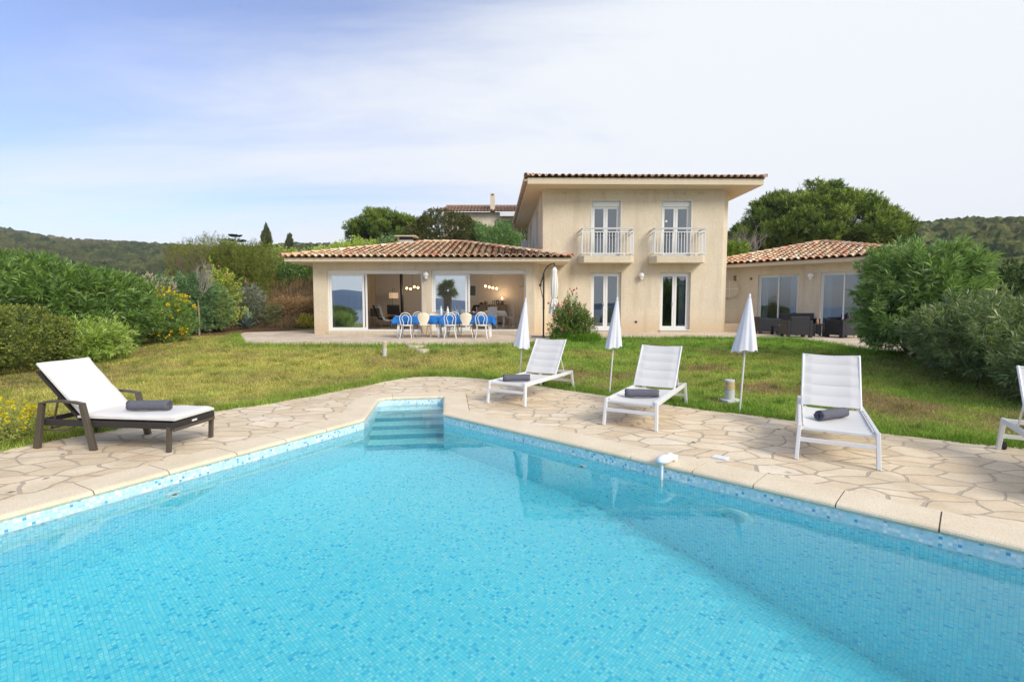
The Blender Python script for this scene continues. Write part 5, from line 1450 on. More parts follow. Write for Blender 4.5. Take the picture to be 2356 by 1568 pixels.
def bottle(p, h, r, mat, lab, name="bottle", lab_mat=None, group=None):
    o = empty(name, p, 0, lab, "bottle", group)
    mb = MB(); mb.lathe([(0, 0), (r, .005), (r, h * .60), (r * .85, h * .70), (r * .36, h * .82), (r * .34, h * .96), (0, h * .96)], n=16); mb.build("body", MAT[mat], o, smooth=True)
    mb = MB(); mb.lathe([(r * .38, h * .95), (r * .38, h), (0, h)], n=12); mb.build("cap", MAT['plastic'], o)
    if lab_mat:
        mb = MB(); mb.lathe([(r * 1.01, h * .2), (r * 1.01, h * .5)], n=16); mb.build("paper_label", MAT[lab_mat], o)
    return o
ZT = TZ + .752
bottle((-2.47, 17.3, ZT), .33, .042, 'bottle_clear', "slim clear glass bottle on the blue cloth, left of the plastic one", lab_mat='porcelain')
bottle((-2.24, 17.3, ZT), .31, .046, 'bottle_clear', "clear plastic water bottle on the blue cloth, right of the glass one", lab_mat='porcelain')
bk = empty("bread_basket", (-1.36, 17.4, ZT), 0, "wire basket of orange-brown bread on the blue tablecloth", "basket")
mb = MB()
for i in range(3): mb.lathe([(.13 + .015 * i, .02 + .04 * i), (.136 + .015 * i, .026 + .04 * i), (.13 + .015 * i, .032 + .04 * i)], n=24)
for k in range(12):
    a = k * math.pi / 6; mb.tube([(.12 * math.cos(a), .12 * math.sin(a), .01), (.165 * math.cos(a), .165 * math.sin(a), .12)], .003, 4)
mb.build("wire_frame", MAT['chrome'], bk)
for k, (x_, y_, z_) in enumerate(((-.06, 0, .07), (.05, .03, .08), (0, -.06, .11))):
    mb = MB(); mb.m = Matrix.Translation((x_, y_, z_)) @ Matrix.Rotation(k, 4, 'Z'); mb.lathe([(0, -.09), (.03, -.08), (.045, 0), (.03, .08), (0, .09)], n=14, axis='X'); o = mb.build("bread_roll", plain("crust", (0.55, 0.26, 0.09), .7, var=.3, vscale=20), smooth=True)
    o.location = bk.location; tag(o, ["bread roll lying left in the wire basket", "bread roll lying right in the wire basket", "topmost bread roll in the wire basket"][k], "bread roll", "bread rolls in the basket")

# ------------------------------------------------------------------ dark woven lounge set by the right wing
def arm_chair(name, w, d, hb, ha, parent_loc, rz, lab, cat, group=None):
    """open front faces +y; back at -y"""
    t = empty(name, parent_loc, rz, lab, cat, group); A = MAT['anthracite']
    mb = MB(); mb.bb(-w / 2 + .10, w / 2 - .10, -d / 2, -d / 2 + .10, .09, hb); mb.build("backrest", A, t, bevel=0.015)
    for s in (-1, 1):
        mb = MB(); mb.bb(s * w / 2, s * (w / 2 - .10), -d / 2 + .0, d / 2, .09, ha)
        mb.bb(s * w / 2, s * (w / 2 - .10), -d / 2, -d / 2 + .13, .0, .09); mb.bb(s * w / 2, s * (w / 2 - .10), d / 2 - .13, d / 2, .0, .09)
        mb.build("side_panel", A, t, bevel=0.012)
    mb = MB(); mb.bb(-w / 2 + .103, w / 2 - .103, -d / 2 + .103, d / 2 - .01, .11, .30); mb.build("seat", A, t, bevel=0.012)
    mb = MB(); mb.bb(-w / 2 + .115, w / 2 - .115, -d / 2 + .13, d / 2 + .0, .302, .40); mb.build("seat_cushion", MAT['dark_cloth'], t, bevel=0.03)
    mb = MB(); mb.bb(-w / 2 + .13, w / 2 - .13, -d / 2 + .105, -d / 2 + .22, .41, hb - .02); mb.build("back_cushion", MAT['dark_cloth'], t, bevel=0.03)
    return t
G_ = "dark woven armchairs on the right terrace"
arm_chair("woven_armchair", .80, .78, .66, .60, (10.05, 19.55, TZ), math.radians(-100), "dark woven armchair at the left of the set, against the glazed door", "armchair", G_)
arm_chair("woven_armchair", .80, .75, .72, .58, (9.92, 17.30, TZ), math.radians(-10), "dark woven armchair in front of the sofa, its back to the garden", "armchair", G_)
arm_chair("woven_armchair", .86, .72, .64, .60, (11.42, 17.05, TZ), math.radians(14), "dark woven armchair standing apart on the right, beside the oleander", "armchair", G_)
arm_chair("woven_sofa", 1.42, .78, .80, .60, (11.20, 19.45, TZ), math.radians(180 - 22), "dark woven two-seat sofa facing the garden between the glazed doors", "sofa")
def low_table(name, p, w, d, h, rz, lab):
    t = empty(name, p, rz, lab, "low table"); mb = MB(); mb.bb(-w / 2, w / 2, -d / 2, d / 2, h - .05, h); mb.build("tabletop", MAT['anthracite'], t, bevel=0.008)
    for sx_ in (-1, 1):
        for sy_ in (-1, 1):
            mb = MB(); mb.bb(sx_ * w / 2 - sx_ * .07, sx_ * w / 2, sy_ * d / 2 - sy_ * .07, sy_ * d / 2, 0, h - .052); mb.build("leg", MAT['anthracite'], t, bevel=0.004)
    return t
lt = low_table("coffee_table", (10.15, 18.45, TZ), .72, .60, .36, math.radians(-6), "broad dark low table carrying the white teapot")
mb = MB(); mb.bb(-.27, .27, -.292, -.27, .04, .31); mb.build("apron", MAT['anthracite'], lt)
low_table("side_table", (11.00, 17.85, TZ), .38, .38, .44, math.radians(-12), "small dark side table carrying an amber bottle")
tp = empty("teapot", (10.12, 18.30, TZ + .36), 0, "white porcelain teapot on the broad low table", "teapot")
mb = MB(); mb.lathe([(0, 0), (.05, .002), (.085, .05), (.085, .09), (.06, .125), (0, .13)], n=22); mb.build("body", MAT['porcelain'], tp, smooth=True)
mb = MB(); mb.tube([(.07, 0, .05), (.12, 0, .08), (.135, 0, .125)], [.018, .012, .009], 8); mb.build("spout", MAT['porcelain'], tp, smooth=True)
mb = MB(); mb.tube([(-.075, 0, .10), (-.12, 0, .11), (-.125, 0, .06), (-.08, 0, .035)], .008, 8); mb.build("handle", MAT['porcelain'], tp, smooth=True)
mb = MB(); mb.lathe([(.045, .126), (.02, .145), (.012, .155), (0, .165)], n=14); mb.build("lid", MAT['porcelain'], tp, smooth=True)
cu2 = empty("cup", (9.92, 18.30, TZ + .36), 0, "white cup on its saucer left of the teapot", "cup")
mb = MB(); mb.lathe([(0, 0), (.02, .0), (.035, .05), (.033, .05), (0, .01)], n=16); mb.build("bowl", MAT['porcelain'], cu2, smooth=True)
mb = MB(); mb.lathe([(0, -.001), (.06, .004), (.06, .008), (0, .003)], n=18); mb.build("saucer", MAT['porcelain'], cu2, smooth=True)
bottle((10.97, 17.8, TZ + .441), .20, .038, 'amber_glass', "small amber bottle on the dark side table")
fs_ = empty("folding_stand", (12.05, 17.6, TZ), 0.4, "black folding stand with splayed legs behind the right armchair", "stand")
mb = MB(); mb.box((0, 0, .62), (.5, .04, .46)); mb.build("panel", MAT['dark_cloth'], fs_, bevel=0.01)
for sx_ in (-1, 1):
    for sy_ in (-1, 1):
        mb = MB(); mb.tube([(sx_ * .2, 0, .85), (sx_ * .22, sy_ * .26, 0)], .014, 7); mb.build("leg", MAT['black_metal'], fs_)

# ------------------------------------------------------------------ inside the left wing
FZ = 0.62
def pendant(p, dx, seed, lab):
    o = empty("pendant_lamp", p, 0.15 * seed, lab, "pendant lamp", "four-bulb pendant lamps indoors")
    mb = MB(); mb.tube([(0, 0, .06), (0, 0, 1.1)], .006, 6); mb.tube([(-.34 * dx, 0, .02), (.34 * dx, 0, .04)], .01, 6); mb.build("rod", MAT['black_metal'], o)
    for k in range(4):
        zz = (-.02, -.05, .05, .01)[(k + seed) % 4]
        mb = MB(); mb.m = Matrix.Translation(((-.33 + .22 * k) * dx, 0, zz)); mb.lathe([(0, -.05)] + [(.048 * math.sin(a), -.05 * math.cos(a)) for a in np.linspace(.3, 2.8, 7)] + [(0, .05)], n=12); mb.build("bulb", MAT['bulb'], o, smooth=True)
    l = bpy.data.lights.new("pendant_light", 'POINT'); l.energy = 13; l.color = (1.0, 0.82, 0.62); l.shadow_soft_size = 0.25
    lo = bpy.data.objects.new("pendant_light", l); COL.objects.link(lo); lo.location = (p[0], p[1], p[2] - .12)
pendant((-4.80, 24.0, 2.46), .82, 0, "pendant with four glowing bulbs beside the stove pipe")
pendant((-0.95, 22.6, 2.43), .80, 2, "pendant with four glowing bulbs above the white dining table")
st = empty("wood_stove", (-5.35, 24.2, FZ), 0, "black wood stove with its pipe rising to the ceiling", "stove")
mb = MB(); mb.lathe([(0, .0), (.30, 0), (.30, .12), (.12, .2), (.12, .35), (.36, .42), (.42, .55), (.36, .62), (.1, .66), (0, .66)], n=28); mb.build("firebox", MAT['black_metal'], st, smooth=True)
mb = MB(); mb.tube([(0, 0, .6), (-.03, 0, 2.98)], .075, 16); mb.build("pipe", MAT['black_metal'], st, smooth=True)
fl_ = empty("floor_lamp", (-6.15, 25.6, FZ), 0, "floor lamp with beige drum shade in the corner of the living room", "floor lamp")
mb = MB(); mb.tube([(0, 0, .0), (0, 0, 1.75), (.02, 0, 1.85), (.06, 0, 1.88), (.10, 0, 1.84), (.10, 0, 1.74)], .011, 8); mb.lathe([(0, 0), (.14, .005), (.14, .02), (0, .03)], n=18); mb.build("stand", MAT['bronze'], fl_)
mb = MB(); mb.lathe([(.235, 1.36), (.23, 1.64)], (.06, 0, 0), n=28); mb.build("lamp_shade", MAT['shade'], fl_, smooth=True)
tl = empty("torchiere", (0.42, 24.0, FZ), 0, "white uplighter floor lamp at the right end of the dining room", "floor lamp")
mb = MB(); mb.tube([(0, 0, 0), (0, 0, 1.86)], .014, 8); mb.lathe([(0, 0), (.13, .004), (.13, .02), (0, .03)], n=18); mb.build("stand", MAT['plastic'], tl)
mb = MB(); mb.lathe([(.02, 1.84), (.12, 1.88), (.19, 1.95), (.185, 1.95), (.1, 1.9)], n=24); mb.build("dish", MAT['plastic'], tl, smooth=True)
def picture(M, w, h, lab, c):
    o = empty("picture", (0, 0, 0), 0, lab, "picture"); o.matrix_world = M
    mb = MB(); frame_rect(mb, -w / 2, w / 2, -h / 2, h / 2, -.02, .03, .025); mb.build("frame", MAT['plastic'], o)
    mb = MB(); mb.bb(-w / 2 + .03, w / 2 - .03, -.006, 0.004, -h / 2 + .03, h / 2 - .03); mt = mb.build("mount", MAT['porcelain'], o)
    mb = MB(); mb.bb(-w * .3, w * .32, -.012, -.007, -h * .2, h * .36); mb.build("print", plain("print_colour", c, .4, var=.6, vscale=4), mt)
picture(Matrix.Translation((-2.15, 26.58, 2.33)), .62, .9, "framed picture with white mount on the back wall beyond the second sliding door", (0.10, 0.14, 0.15))
picture(Matrix.Translation((-7.36, 24.9, 2.1)) @ Matrix.Rotation(math.radians(90), 4, 'Z'), .75, .85, "framed picture on the living room's left wall", (0.22, 0.24, 0.28))
def easy_chair(p, rz, mat, lab, grp=None):
    o = empty("armchair", p, rz, lab, "armchair", grp)
    prof = [(-.42, 1.02), (-.36, .95), (-.25, .62), (-.18, .42), (0, .36), (.25, .42), (.32, .44)]
    mb = MB(); mb.grid(lambda u, v: ((u - .5) * .58, float(np.interp(v, np.linspace(0, 1, 7), [q[0] for q in prof])), float(np.interp(v, np.linspace(0, 1, 7), [q[1] for q in prof]))), 6, 24, thick=.09, tdir=(0, -.6, -.6)); mb.build("cushion", MAT[mat], o, smooth=True, fix=True)
    for s in (-1, 1):
        mb = MB(); mb.tube([(s * .33, -.35, 0.02), (s * .33, .3, .02), (s * .33, .36, .1), (s * .33, .3, .56), (s * .33, -.25, .58)], .02, 6); mb.build("arm_frame", MAT['wood'], o)
GA = "easy chairs in the living room"
easy_chair((-6.15, 23.6, FZ), math.radians(-75), 'dark_cloth', "black easy chair turned side-on left of the stove", GA)
easy_chair((-5.55, 23.4, FZ), math.radians(200), 'dark_cloth', "black easy chair facing out beside the stove pipe", GA)
easy_chair((-3.95, 23.6, FZ), math.radians(170), 'dark_cloth', "rounded black easy chair by the pier", GA)
easy_chair((-3.85, 22.4, FZ), math.radians(175), 'navy_cloth', "dark blue easy chair in front of the black one by the pier", GA)
easy_chair((-5.35, 21.6, FZ), math.radians(-78), 'concrete', "pale grey easy chair with wooden arm, side-on behind the blue table", GA)
easy_chair((-2.15, 24.6, FZ), math.radians(120), 'dark_cloth', "black chair partly hidden by the second door leaf", GA)
wc = empty("framed_chair", (-6.75, 24.6, FZ), math.radians(5), "white framed chair with grey-green back at the desk", "chair")
mb = MB(); mb.grid(lambda u, v: ((u - .5) * .44, -.22, .46 + .40 * v), 4, 4, thick=.03, tdir=(0, -1, 0)); mb.bb(-.23, .23, -.2, .22, .42, .47); mb.build("upholstery", MAT['grey_green'], wc)
mb = MB()
for s in (-1, 1): mb.bar((s * .25, -.24, 0), (s * .25, -.24, .88), .04, .04); mb.bar((s * .25, .22, 0), (s * .25, .22, .62), .04, .04); mb.bar((s * .26, -.24, .62), (s * .26, .24, .62), .04, .03)
mb.bar((-.25, -.24, .90), (.25, -.24, .90), .04, .06); mb.bar((-.25, -.24, .42), (.25, -.24, .42), .04, .05); mb.build("frame", MAT['chair_white'], wc, bevel=.006)
dsk = empty("desk", (-6.65, 25.3, FZ), 0, "white desk behind the framed chair", "desk")
mb = MB(); mb.bb(-.7, .7, -.3, .3, .70, .74); mb.build("desktop", MAT['chair_white'], dsk)
for sx_ in (-1, 1):
    for sy_ in (-1, 1): mb = MB(); mb.bb(sx_ * .68, sx_ * .60, sy_ * .28, sy_ * .21, 0, .70); mb.build("leg", MAT['chair_white'], dsk)
bf = empty("sideboard", (-1.0, 26.25, FZ), 0, "grey-beige painted sideboard against the back wall of the dining room", "sideboard")
mb = MB(); mb.bb(-.72, .72, -.24, .24, .10, 1.0); mb.build("carcass", MAT['buffet'], bf, bevel=.006)
mb = MB(); mb.bb(-.77, .77, -.28, .25, 1.002, 1.04); mb.build("top", MAT['buffet'], bf, bevel=.006)
for s in (-1, 1):
    mb = MB(); mb.bb(s * .68, s * .03, -.258, -.242, .78, .97); dw = mb.build("drawer", MAT['buffet'], bf, bevel=.004)
    mb = MB(); mb.lathe([(.02, 0), (.035, -.004), (.02, -.01)], (s * .35, -.262, .87), n=12, axis='Y'); mb.build("pull", MAT['black_metal'], dw)
    mb = MB(); mb.bb(s * .68, s * .03, -.258, -.242, .14, .75); mb.build("cupboard_door", MAT['buffet'], bf, bevel=.004)
ZB = FZ + 1.041
lp = empty("table_lamp", (-.52, 26.2, ZB), 0, "small lit table lamp on the sideboard", "table lamp")
mb = MB(); mb.lathe([(.10, 0), (.09, .05), (.04, .10), (.06, .15), (.02, .2), (.01, .26)], n=16); mb.build("base", MAT['bronze'], lp, smooth=True)
mb = MB(); mb.lathe([(.15, .22), (.14, .42)], n=24); mb.build("lamp_shade", MAT['shade'], lp, smooth=True)
mb = MB(); mb.m = Matrix.Translation((0, -.16, .33)); mb.lathe([(0, -.04), (.03, -.02), (.03, .02), (0, .04)], n=10); mb.build("bulb", MAT['bulb'], lp)
l = bpy.data.lights.new("table_lamp_light", 'POINT'); l.energy = 7; l.color = (1, .66, .36); l.shadow_soft_size = .1
lo = bpy.data.objects.new("table_lamp_light", l); COL.objects.link(lo); lo.location = (-.52, 26.1, ZB + .5)
def vase(x_, prof, mat, lab, name="vase"):
    mb = MB(); mb.lathe(prof, n=18); o = mb.build(name, MAT[mat], smooth=True); o.location = (x_, 26.18, ZB); tag(o, lab, name.replace('_', ' '))
vase(-1.62, [(.09, 0), (.12, .04), (.07, .1), (.03, .13), (0, .15)], 'bronze', "low dark lidded dish at the left end of the sideboard", "lidded_dish")
vase(-1.38, [(.05, 0), (.10, .05), (.11, .12), (.07, .17), (.06, .19)], 'chrome', "round silvery vase on the sideboard")
vase(-.98, [(.05, 0), (.05, .24), (0, .24)], 'chrome', "tall silvery cylinder on the sideboard", "canister")
pf = empty("photo_frame", (-.76, 26.18, ZB), 0, "small dark photo frame left of the lit table lamp", "photo frame")
mb = MB(); mb.bb(-.09, .09, -.01, .01, 0, .22); mb.build("frame", MAT['black_metal'], pf, bevel=.004)
mb = MB(); mb.bb(-.045, .045, -.014, -.011, .05, .16); mb.build("photo", MAT['concrete'], pf)
it = empty("dining_table", (-.78, 22.6, FZ), 0, "indoor dining table with white legs under a white cloth", "table")
mb = MB(); mb.bb(-.46, .46, -.4, .4, .70, .735); mb.build("tabletop", MAT['chair_white'], it)
for sx_ in (-1, 1):
    for sy_ in (-1, 1): mb = MB(); mb.bar((sx_ * .40, sy_ * .34, .70), (sx_ * .40, sy_ * .34, 0), .07, .07); mb.build("leg", MAT['chair_white'], it)
cl = draped(-1.24, -.32, 22.2, 23.0, FZ + .738, .24, "white cloth over the indoor dining table", 7); cl.data.materials[0] = MAT['porcelain']; cl["group"] = "indoor cloth"; cl["category"] = "tablecloth"; del cl["group"]
for (x_, y_, rz, lab) in ((-.86, 21.75, 0.05, "white slab-back chair in front of the indoor table"), (-1.42, 22.7, -1.4, "white chair tucked at the left side of the indoor table"), (-.12, 22.8, 1.4, "white chair tucked at the right side of the indoor table")):
    c_ = empty("dining_chair", (x_, y_, FZ), rz, lab, "chair", "white indoor dining chairs"); 
    mb = MB(); mb.bb(-.2, .2, -.21, -.185, .46, .93); mb.build("backrest", MAT['plastic'], c_, bevel=.008)
    mb = MB(); mb.bb(-.2, .2, -.18, .2, .43, .46); mb.build("seat", MAT['plastic'], c_, bevel=.008)
    for sx_ in (-1, 1):
        for sy_ in (-1, 1): mb = MB(); mb.bar((sx_ * .18, sy_ * .18, .43), (sx_ * .20, sy_ * .21, 0), .03, .03); mb.build("leg", MAT['plastic'], c_)
bottle((-1.02, 22.35, FZ + .745), .30, .038, 'bottle_dark', "dark wine bottle on the white indoor table")
bottle((-.72, 22.5, FZ + .745), .33, .036, 'amber_glass', "tall amber bottle on the white indoor table")
sp = empty("step_stool", (.10, 25.8, FZ), 0, "tall white step stool beside the sideboard", "stool")
mb = MB(); mb.bb(-.17, .17, -.15, .15, .60, .63); mb.bb(-.17, .17, -.22, -.05, .30, .32); mb.build("step", MAT['plastic'], sp)
mb = MB()
for s in (-1, 1): mb.tube([(s * .2, -.2, 0), (s * .17, -.12, .62)], .014, 6); mb.tube([(s * .21, .2, 0), (s * .17, .12, .62), (s * .15, .14, .93), (s * .1, .14, 1.0), (0, .14, 1.02)], .014, 6)
mb.build("frame", MAT['plastic'], sp)
# curtains behind glass
def curtain(M, w, z0, z1, lab, seed, mat='curtain', gather=0.0):
    mb = MB(); mb.m = M; n = 60
    def f(u, v):
        wv = 1 - gather * math.sin(math.pi * min(1, (1 - v) * 1.15)) * .5
        return (w * u * wv, .035 * math.sin(u * 26 + seed) * (1 - .3 * v) + .012 * math.sin(u * 61), z0 + (z1 - z0) * v)
    mb.grid(f, n, 10); return tag(mb.build("curtain", MAT[mat], smooth=True, autosm=False), lab, "curtain")
curtain(Matrix.Translation((-6.95, 19.62, 0)), .95, .66, 2.85, "pale blue-white curtain behind the far left door pane", 1)
curtain(RW @ Matrix.Translation((A0 + .9, NW + .42, 0)), .22, .66, 2.8, "narrow pale curtain at the left side of the first door of the right wing", 2)
curtain(RW @ Matrix.Translation((A0 + 1.98, NW + .42, 0)), .38, .66, 2.8, "pale gathered curtain at the right side of the first door of the right wing", 3, gather=.4)
curtain(RW @ Matrix.Translation((A0 + 3.22, NW + .42, 0)), .26, .66, 2.8, "pale curtain at the left side of the second door of the right wing", 4)
curtain(Matrix.Translation((6.10, 20.72, 0)), .16, .66, 2.85, "thin curtain edge at the left of the lower right window", 5)
curtain(Matrix.Translation((6.95, 20.72, 0)), .24, .66, 2.85, "grey-green curtain at the right of the lower right window", 6)
cd = empty("chest_of_drawers", (4.05, 21.2, FZ), 0, "white chest of drawers seen through the lower left window", "chest of drawers")
mb = MB(); mb.bb(-.25, .25, -.2, .2, 0, .95); mb.build("carcass", MAT['chair_white'], cd)
for k in range(5): mb = MB(); mb.bb(-.22, .22, -.214, -.202, .06 + .175 * k, .21 + .175 * k); mb.build("drawer", MAT['chair_white'], cd)
# ------------------------------------------------------------------ plants
GAIN = np.array([2.15, 1.85, 2.45])
def unit(a): return a / np.maximum(np.linalg.norm(a, axis=-1, keepdims=True), 1e-9)
def leaf_quads(P, D, L, W, C, rg, droop=0.12, flat=0.0):
    """lance-shaped leaves, one folded quad each"""
    n = len(P); D = unit(D); rnd = unit(rg.normal(size=(n, 3)) + np.array([0, 0, flat * 3])); S = unit(np.cross(D, rnd)); N = np.cross(S, D)
    L = L[:, None]; W = W[:, None]
    mid = P + D * L * 0.45 + N * W * 0.25
    tip = P + D * L - np.array([0, 0, 1]) * L * droop
    V = np.stack([P, mid + S * W * .5, tip, mid - S * W * .5], 1)
    F = np.arange(n * 4).reshape(n, 4)
    Cc = np.repeat(C[:, None, :], 4, 1)
    return V.reshape(-1, 3), F, Cc.reshape(-1, 3)
def dome_points(n, rg, c, rx, ry, z0, z1, lump, depth, ph, cut=-0.9, pw=0.8):
    d = unit(rg.normal(size=(n * 2, 3))); d = d[d[:, 2] > cut][:n]; n = len(d)
    f = 1 + lump * (np.sin(3.1 * d[:, 0] + ph) * np.sin(2.7 * d[:, 1] + ph * 1.7) + .6 * np.sin(6.3 * d[:, 0] + 5.1 * d[:, 2] + ph) + .5 * np.sin(7.7 * d[:, 1] - 4.9 * d[:, 2] + 2 * ph)+ .35 * np.sin(13 * d[:, 0] + 11 * d[:, 1] + 3 * ph))
    q = 1 - np.abs(rg.normal(size=n)) * depth; q = np.clip(q, .15, 1) * f
    e = np.sign(d) * np.abs(d) ** pw
    zc, zh = (z0 + z1) / 2, (z1 - z0) / 2
    p = np.stack([c[0] + rx * e[:, 0] * q, c[1] + ry * e[:, 1] * q, zc + zh * e[:, 2] * q], 1)
    p[:, 2] = np.maximum(p[:, 2], z0 + .03)
    return p, d
def mixcol(cols, t): 
    cols = np.array(cols); t = np.clip(t, 0, .9999) * (len(cols) - 1); i = t.astype(int); f = (t - i)[:, None]
    return cols[i] * (1 - f) + cols[i + 1] * f
def shrub(name, lab, cat, c, rx, ry, h, n, per, leaf, wid, cols, z0=None, lump=.10, depth=.16, up=.5, slen=.28, open_=1.0, seed=1, group=None, stems=7, stemr=.018, tipcol=None, tipk=.35,
          blossom=None, droop=.12, stemmat='bark', cut=-.85, pw=.8, splay=1.0, core=0.35, mat='leaf', part='foliage', gz=None):
    rg = np.random.default_rng(seed); gz = float(ground_h(c[0], c[1])) if gz is None else gz
    z0_ = gz if z0 is None else z0
    o = empty(name, (0, 0, 0), 0, lab, cat, group)
    tips, d = dome_points(n, rg, c, rx, ry, z0_, z0_ + h, lump, depth, seed * 1.3, cut, pw); n = len(tips)
    nc = int(n * core)
    if nc: 
        t2, d2 = dome_points(nc, rg, c, rx * .72, ry * .72, z0_, z0_ + h * .8, lump, .4, seed * 1.3, cut, pw); tips = np.concatenate([tips, t2]); d = np.concatenate([d, d2]); n = len(tips)
    sd = unit(d * .8 + np.array([0, 0, up]) + rg.normal(size=(n, 3)) * .35 * splay)
    bright = rg.uniform(0, 1, n)
    s = rg.uniform(0, 1, (n, per)); s.sort(axis=1)
    P = tips[:, None, :] - sd[:, None, :] * (s * slen)[..., None]
    perp = unit(np.cross(np.repeat(sd[:, None, :], per, 1), rg.normal(size=(n, per, 3))))
    A = (0.35 + 0.95 * s) * open_ + rg.normal(size=(n, per)) * .15
    D = sd[:, None, :] * np.cos(A)[..., None] + perp * np.sin(A)[..., None]
    Lf = leaf * rg.uniform(.6, 1.15, (n, per)); Wf = wid * rg.uniform(.75, 1.2, (n, per))
    t = np.clip(bright[:, None] * .7 + rg.uniform(0, .3, (n, per)), 0, 1)
    C = mixcol(cols, t.ravel()).reshape(n, per, 3) * rg.uniform(.7, 1.3, (n, per, 1)) * GAIN
    if tipcol is not None:
        k = ((rg.uniform(0, 1, n) < tipk)[:, None] * (1 - s) ** 1.5)[..., None]; C = C * (1 - k) + np.array(tipcol) * k
    V, F, Cc = leaf_quads(P.reshape(-1, 3), D.reshape(-1, 3), Lf.ravel(), Wf.ravel(), C.reshape(-1, 3), rg, droop)
    npmesh(part, V, F, MAT[mat], o, Cc)
    if stems:
        mb = MB(); rr = random.Random(seed)
        for k in range(stems):
            i = rr.randrange(n); q = tips[i]; a = rr.uniform(0, 6.28); b0 = Vector((c[0] + .12 * rx * math.cos(a), c[1] + .12 * ry * math.sin(a), gz - .05))
            e = Vector((float(q[0]), float(q[1]), float(q[2]))); m1 = b0.lerp(e, .45) + Vector((rr.uniform(-.1, .1), rr.uniform(-.1, .1), .15 * h * rr.random()))
            mb.tube([b0, m1, e], [stemr, stemr * .7, stemr * .3], 5)
        mb.build("stem", MAT[stemmat], o)
    if blossom:
        nb, bs, bc, zlo = blossom
        pb, db_ = dome_points(nb * 3, rg, c, rx * 1.0, ry * 1.0, z0_, z0_ + h, lump, .03, seed * 1.3, cut, pw); pb = pb[pb[:, 2] > z0_ + h * zlo][:nb]; nb = len(pb)
        k = 9; PP = np.repeat(pb[:, None, :], k, 1) + rg.normal(size=(nb, k, 3)) * bs * .3; DD = unit(rg.normal(size=(nb, k, 3)) + np.array([0, -.4, .5]))
        V, F, Cc = leaf_quads(PP.reshape(-1, 3), DD.reshape(-1, 3), np.full(nb * k, bs), np.full(nb * k, bs * .8), np.tile(np.array(bc), (nb * k, 1)) * rg.uniform(.8, 1.15, (nb * k, 1)), rg, 0)
        npmesh("blossom", V, F, MAT['petal'], o, Cc)
    return o
OL = [(.040, .085, .018), (.072, .145, .026), (.13, .22, .04)]
OLD = [(.05, .09, .028), (.085, .135, .042), (.16, .205, .075)]
GRY = [(.075, .10, .055), (.12, .15, .085), (.17, .20, .12)]
LIME = [(.10, .16, .02), (.18, .25, .03), (.28, .36, .05)]
BOX = [(.045, .075, .016), (.085, .13, .024), (.16, .20, .04)]
GL = "oleanders along the left side of the lawn"
# left side
shrub("oleander_shrub", "largest deep green oleander hedge mass at the left, behind the clipped shrub", "shrub", (-12.5, 13.3), 2.35, 2.5, 2.55, 2100, 20, .22, .032, OL, lump=.10, depth=.13, seed=3, group=GL, tipcol=(.16, .27, .05), up=.55, slen=.26)
shrub("oleander_shrub", "oleander at the left edge of the photo behind the rounded bush", "shrub", (-14.2, 11.9), 2.2, 2.4, 2.5, 1300, 20, .22, .032, OL, lump=.11, depth=.13, seed=5, group=GL, tipcol=(.16, .27, .05))
shrub("oleander_shrub", "lower right skirt of the big oleander, reaching the lawn", "shrub", (-11.45, 13.4), 1.1, 1.3, 1.40, 650, 20, .20, .030, OL, lump=.10, depth=.12, seed=8, group=GL)
shrub("rounded_bush", "rounded small-leaved bush with yellow-green tips at the left edge", "shrub", (-10.55, 9.8), 1.35, 1.35, 1.38, 2600, 16, .05, .028, BOX, lump=.06, depth=.08, seed=11, tipcol=(.30, .32, .05), tipk=.5, up=.3, slen=.16, stems=5)
shrub("bright_shrub", "low yellow-green shrub between the rounded bush and the oleander", "shrub", (-9.62, 11.2), .85, .85, 1.0, 520, 18, .14, .022, [(.10, .17, .025), (.15, .25, .035), (.24, .34, .06)], lump=.14, depth=.2, seed=13, tipcol=(.42, .48, .16), tipk=.4, core=.2)
shrub("yellowing_shrub", "shrub with bright yellow leaves among green ones", "shrub", (-11.35, 16.0), 1.05, 1.0, 1.75, 800, 16, .12, .022, [(.05, .11, .02), (.09, .17, .03), (.14, .22, .04)], lump=.12, depth=.16, seed=17, blossom=(120, .075, (.74, .55, .03), .02))
shrub("pale_shrub", "dusty cream-leaved shrub standing behind the big oleander", "shrub", (-14.2, 18.6), 2.0, 1.5, 2.45, 1300, 18, .075, .03, [(.14, .17, .09), (.28, .28, .18), (.50, .45, .32)], lump=.12, depth=.14, seed=19, tipcol=(.55, .47, .34), tipk=.5)
shrub("bright_shrub", "yellow-green shrub behind the dusty cream one", "shrub", (-15.3, 22.0), 1.7, 1.4, 2.35, 700, 16, .11, .03, LIME, lump=.12, seed=23)
shrub("oleander_shrub", "blue-green oleander left of the bare grey tree", "shrub", (-13.0, 19.3), 1.25, 1.3, 2.35, 1200, 18, .18, .026, [(.045, .095, .032), (.07, .14, .045), (.10, .19, .06)], lump=.09, depth=.12, seed=29, group=GL)
shrub("oleander_shrub", "lighter oleander right of the bare grey tree", "shrub", (-12.75, 20.6), 1.0, 1.1, 2.1, 1100, 18, .17, .025, [(.06, .11, .03), (.10, .17, .045), (.16, .23, .06)], lump=.10, depth=.14, seed=31, group=GL)
shrub("lime_shrub", "lime-leaved upright shrub with small pink flowers above the oleander", "shrub", (-12.9, 21.9), 1.1, .9, 2.9, 420, 16, .10, .045, LIME, lump=.16, depth=.25, seed=37, core=.1, blossom=(14, .07, (.75, .25, .28), .3))
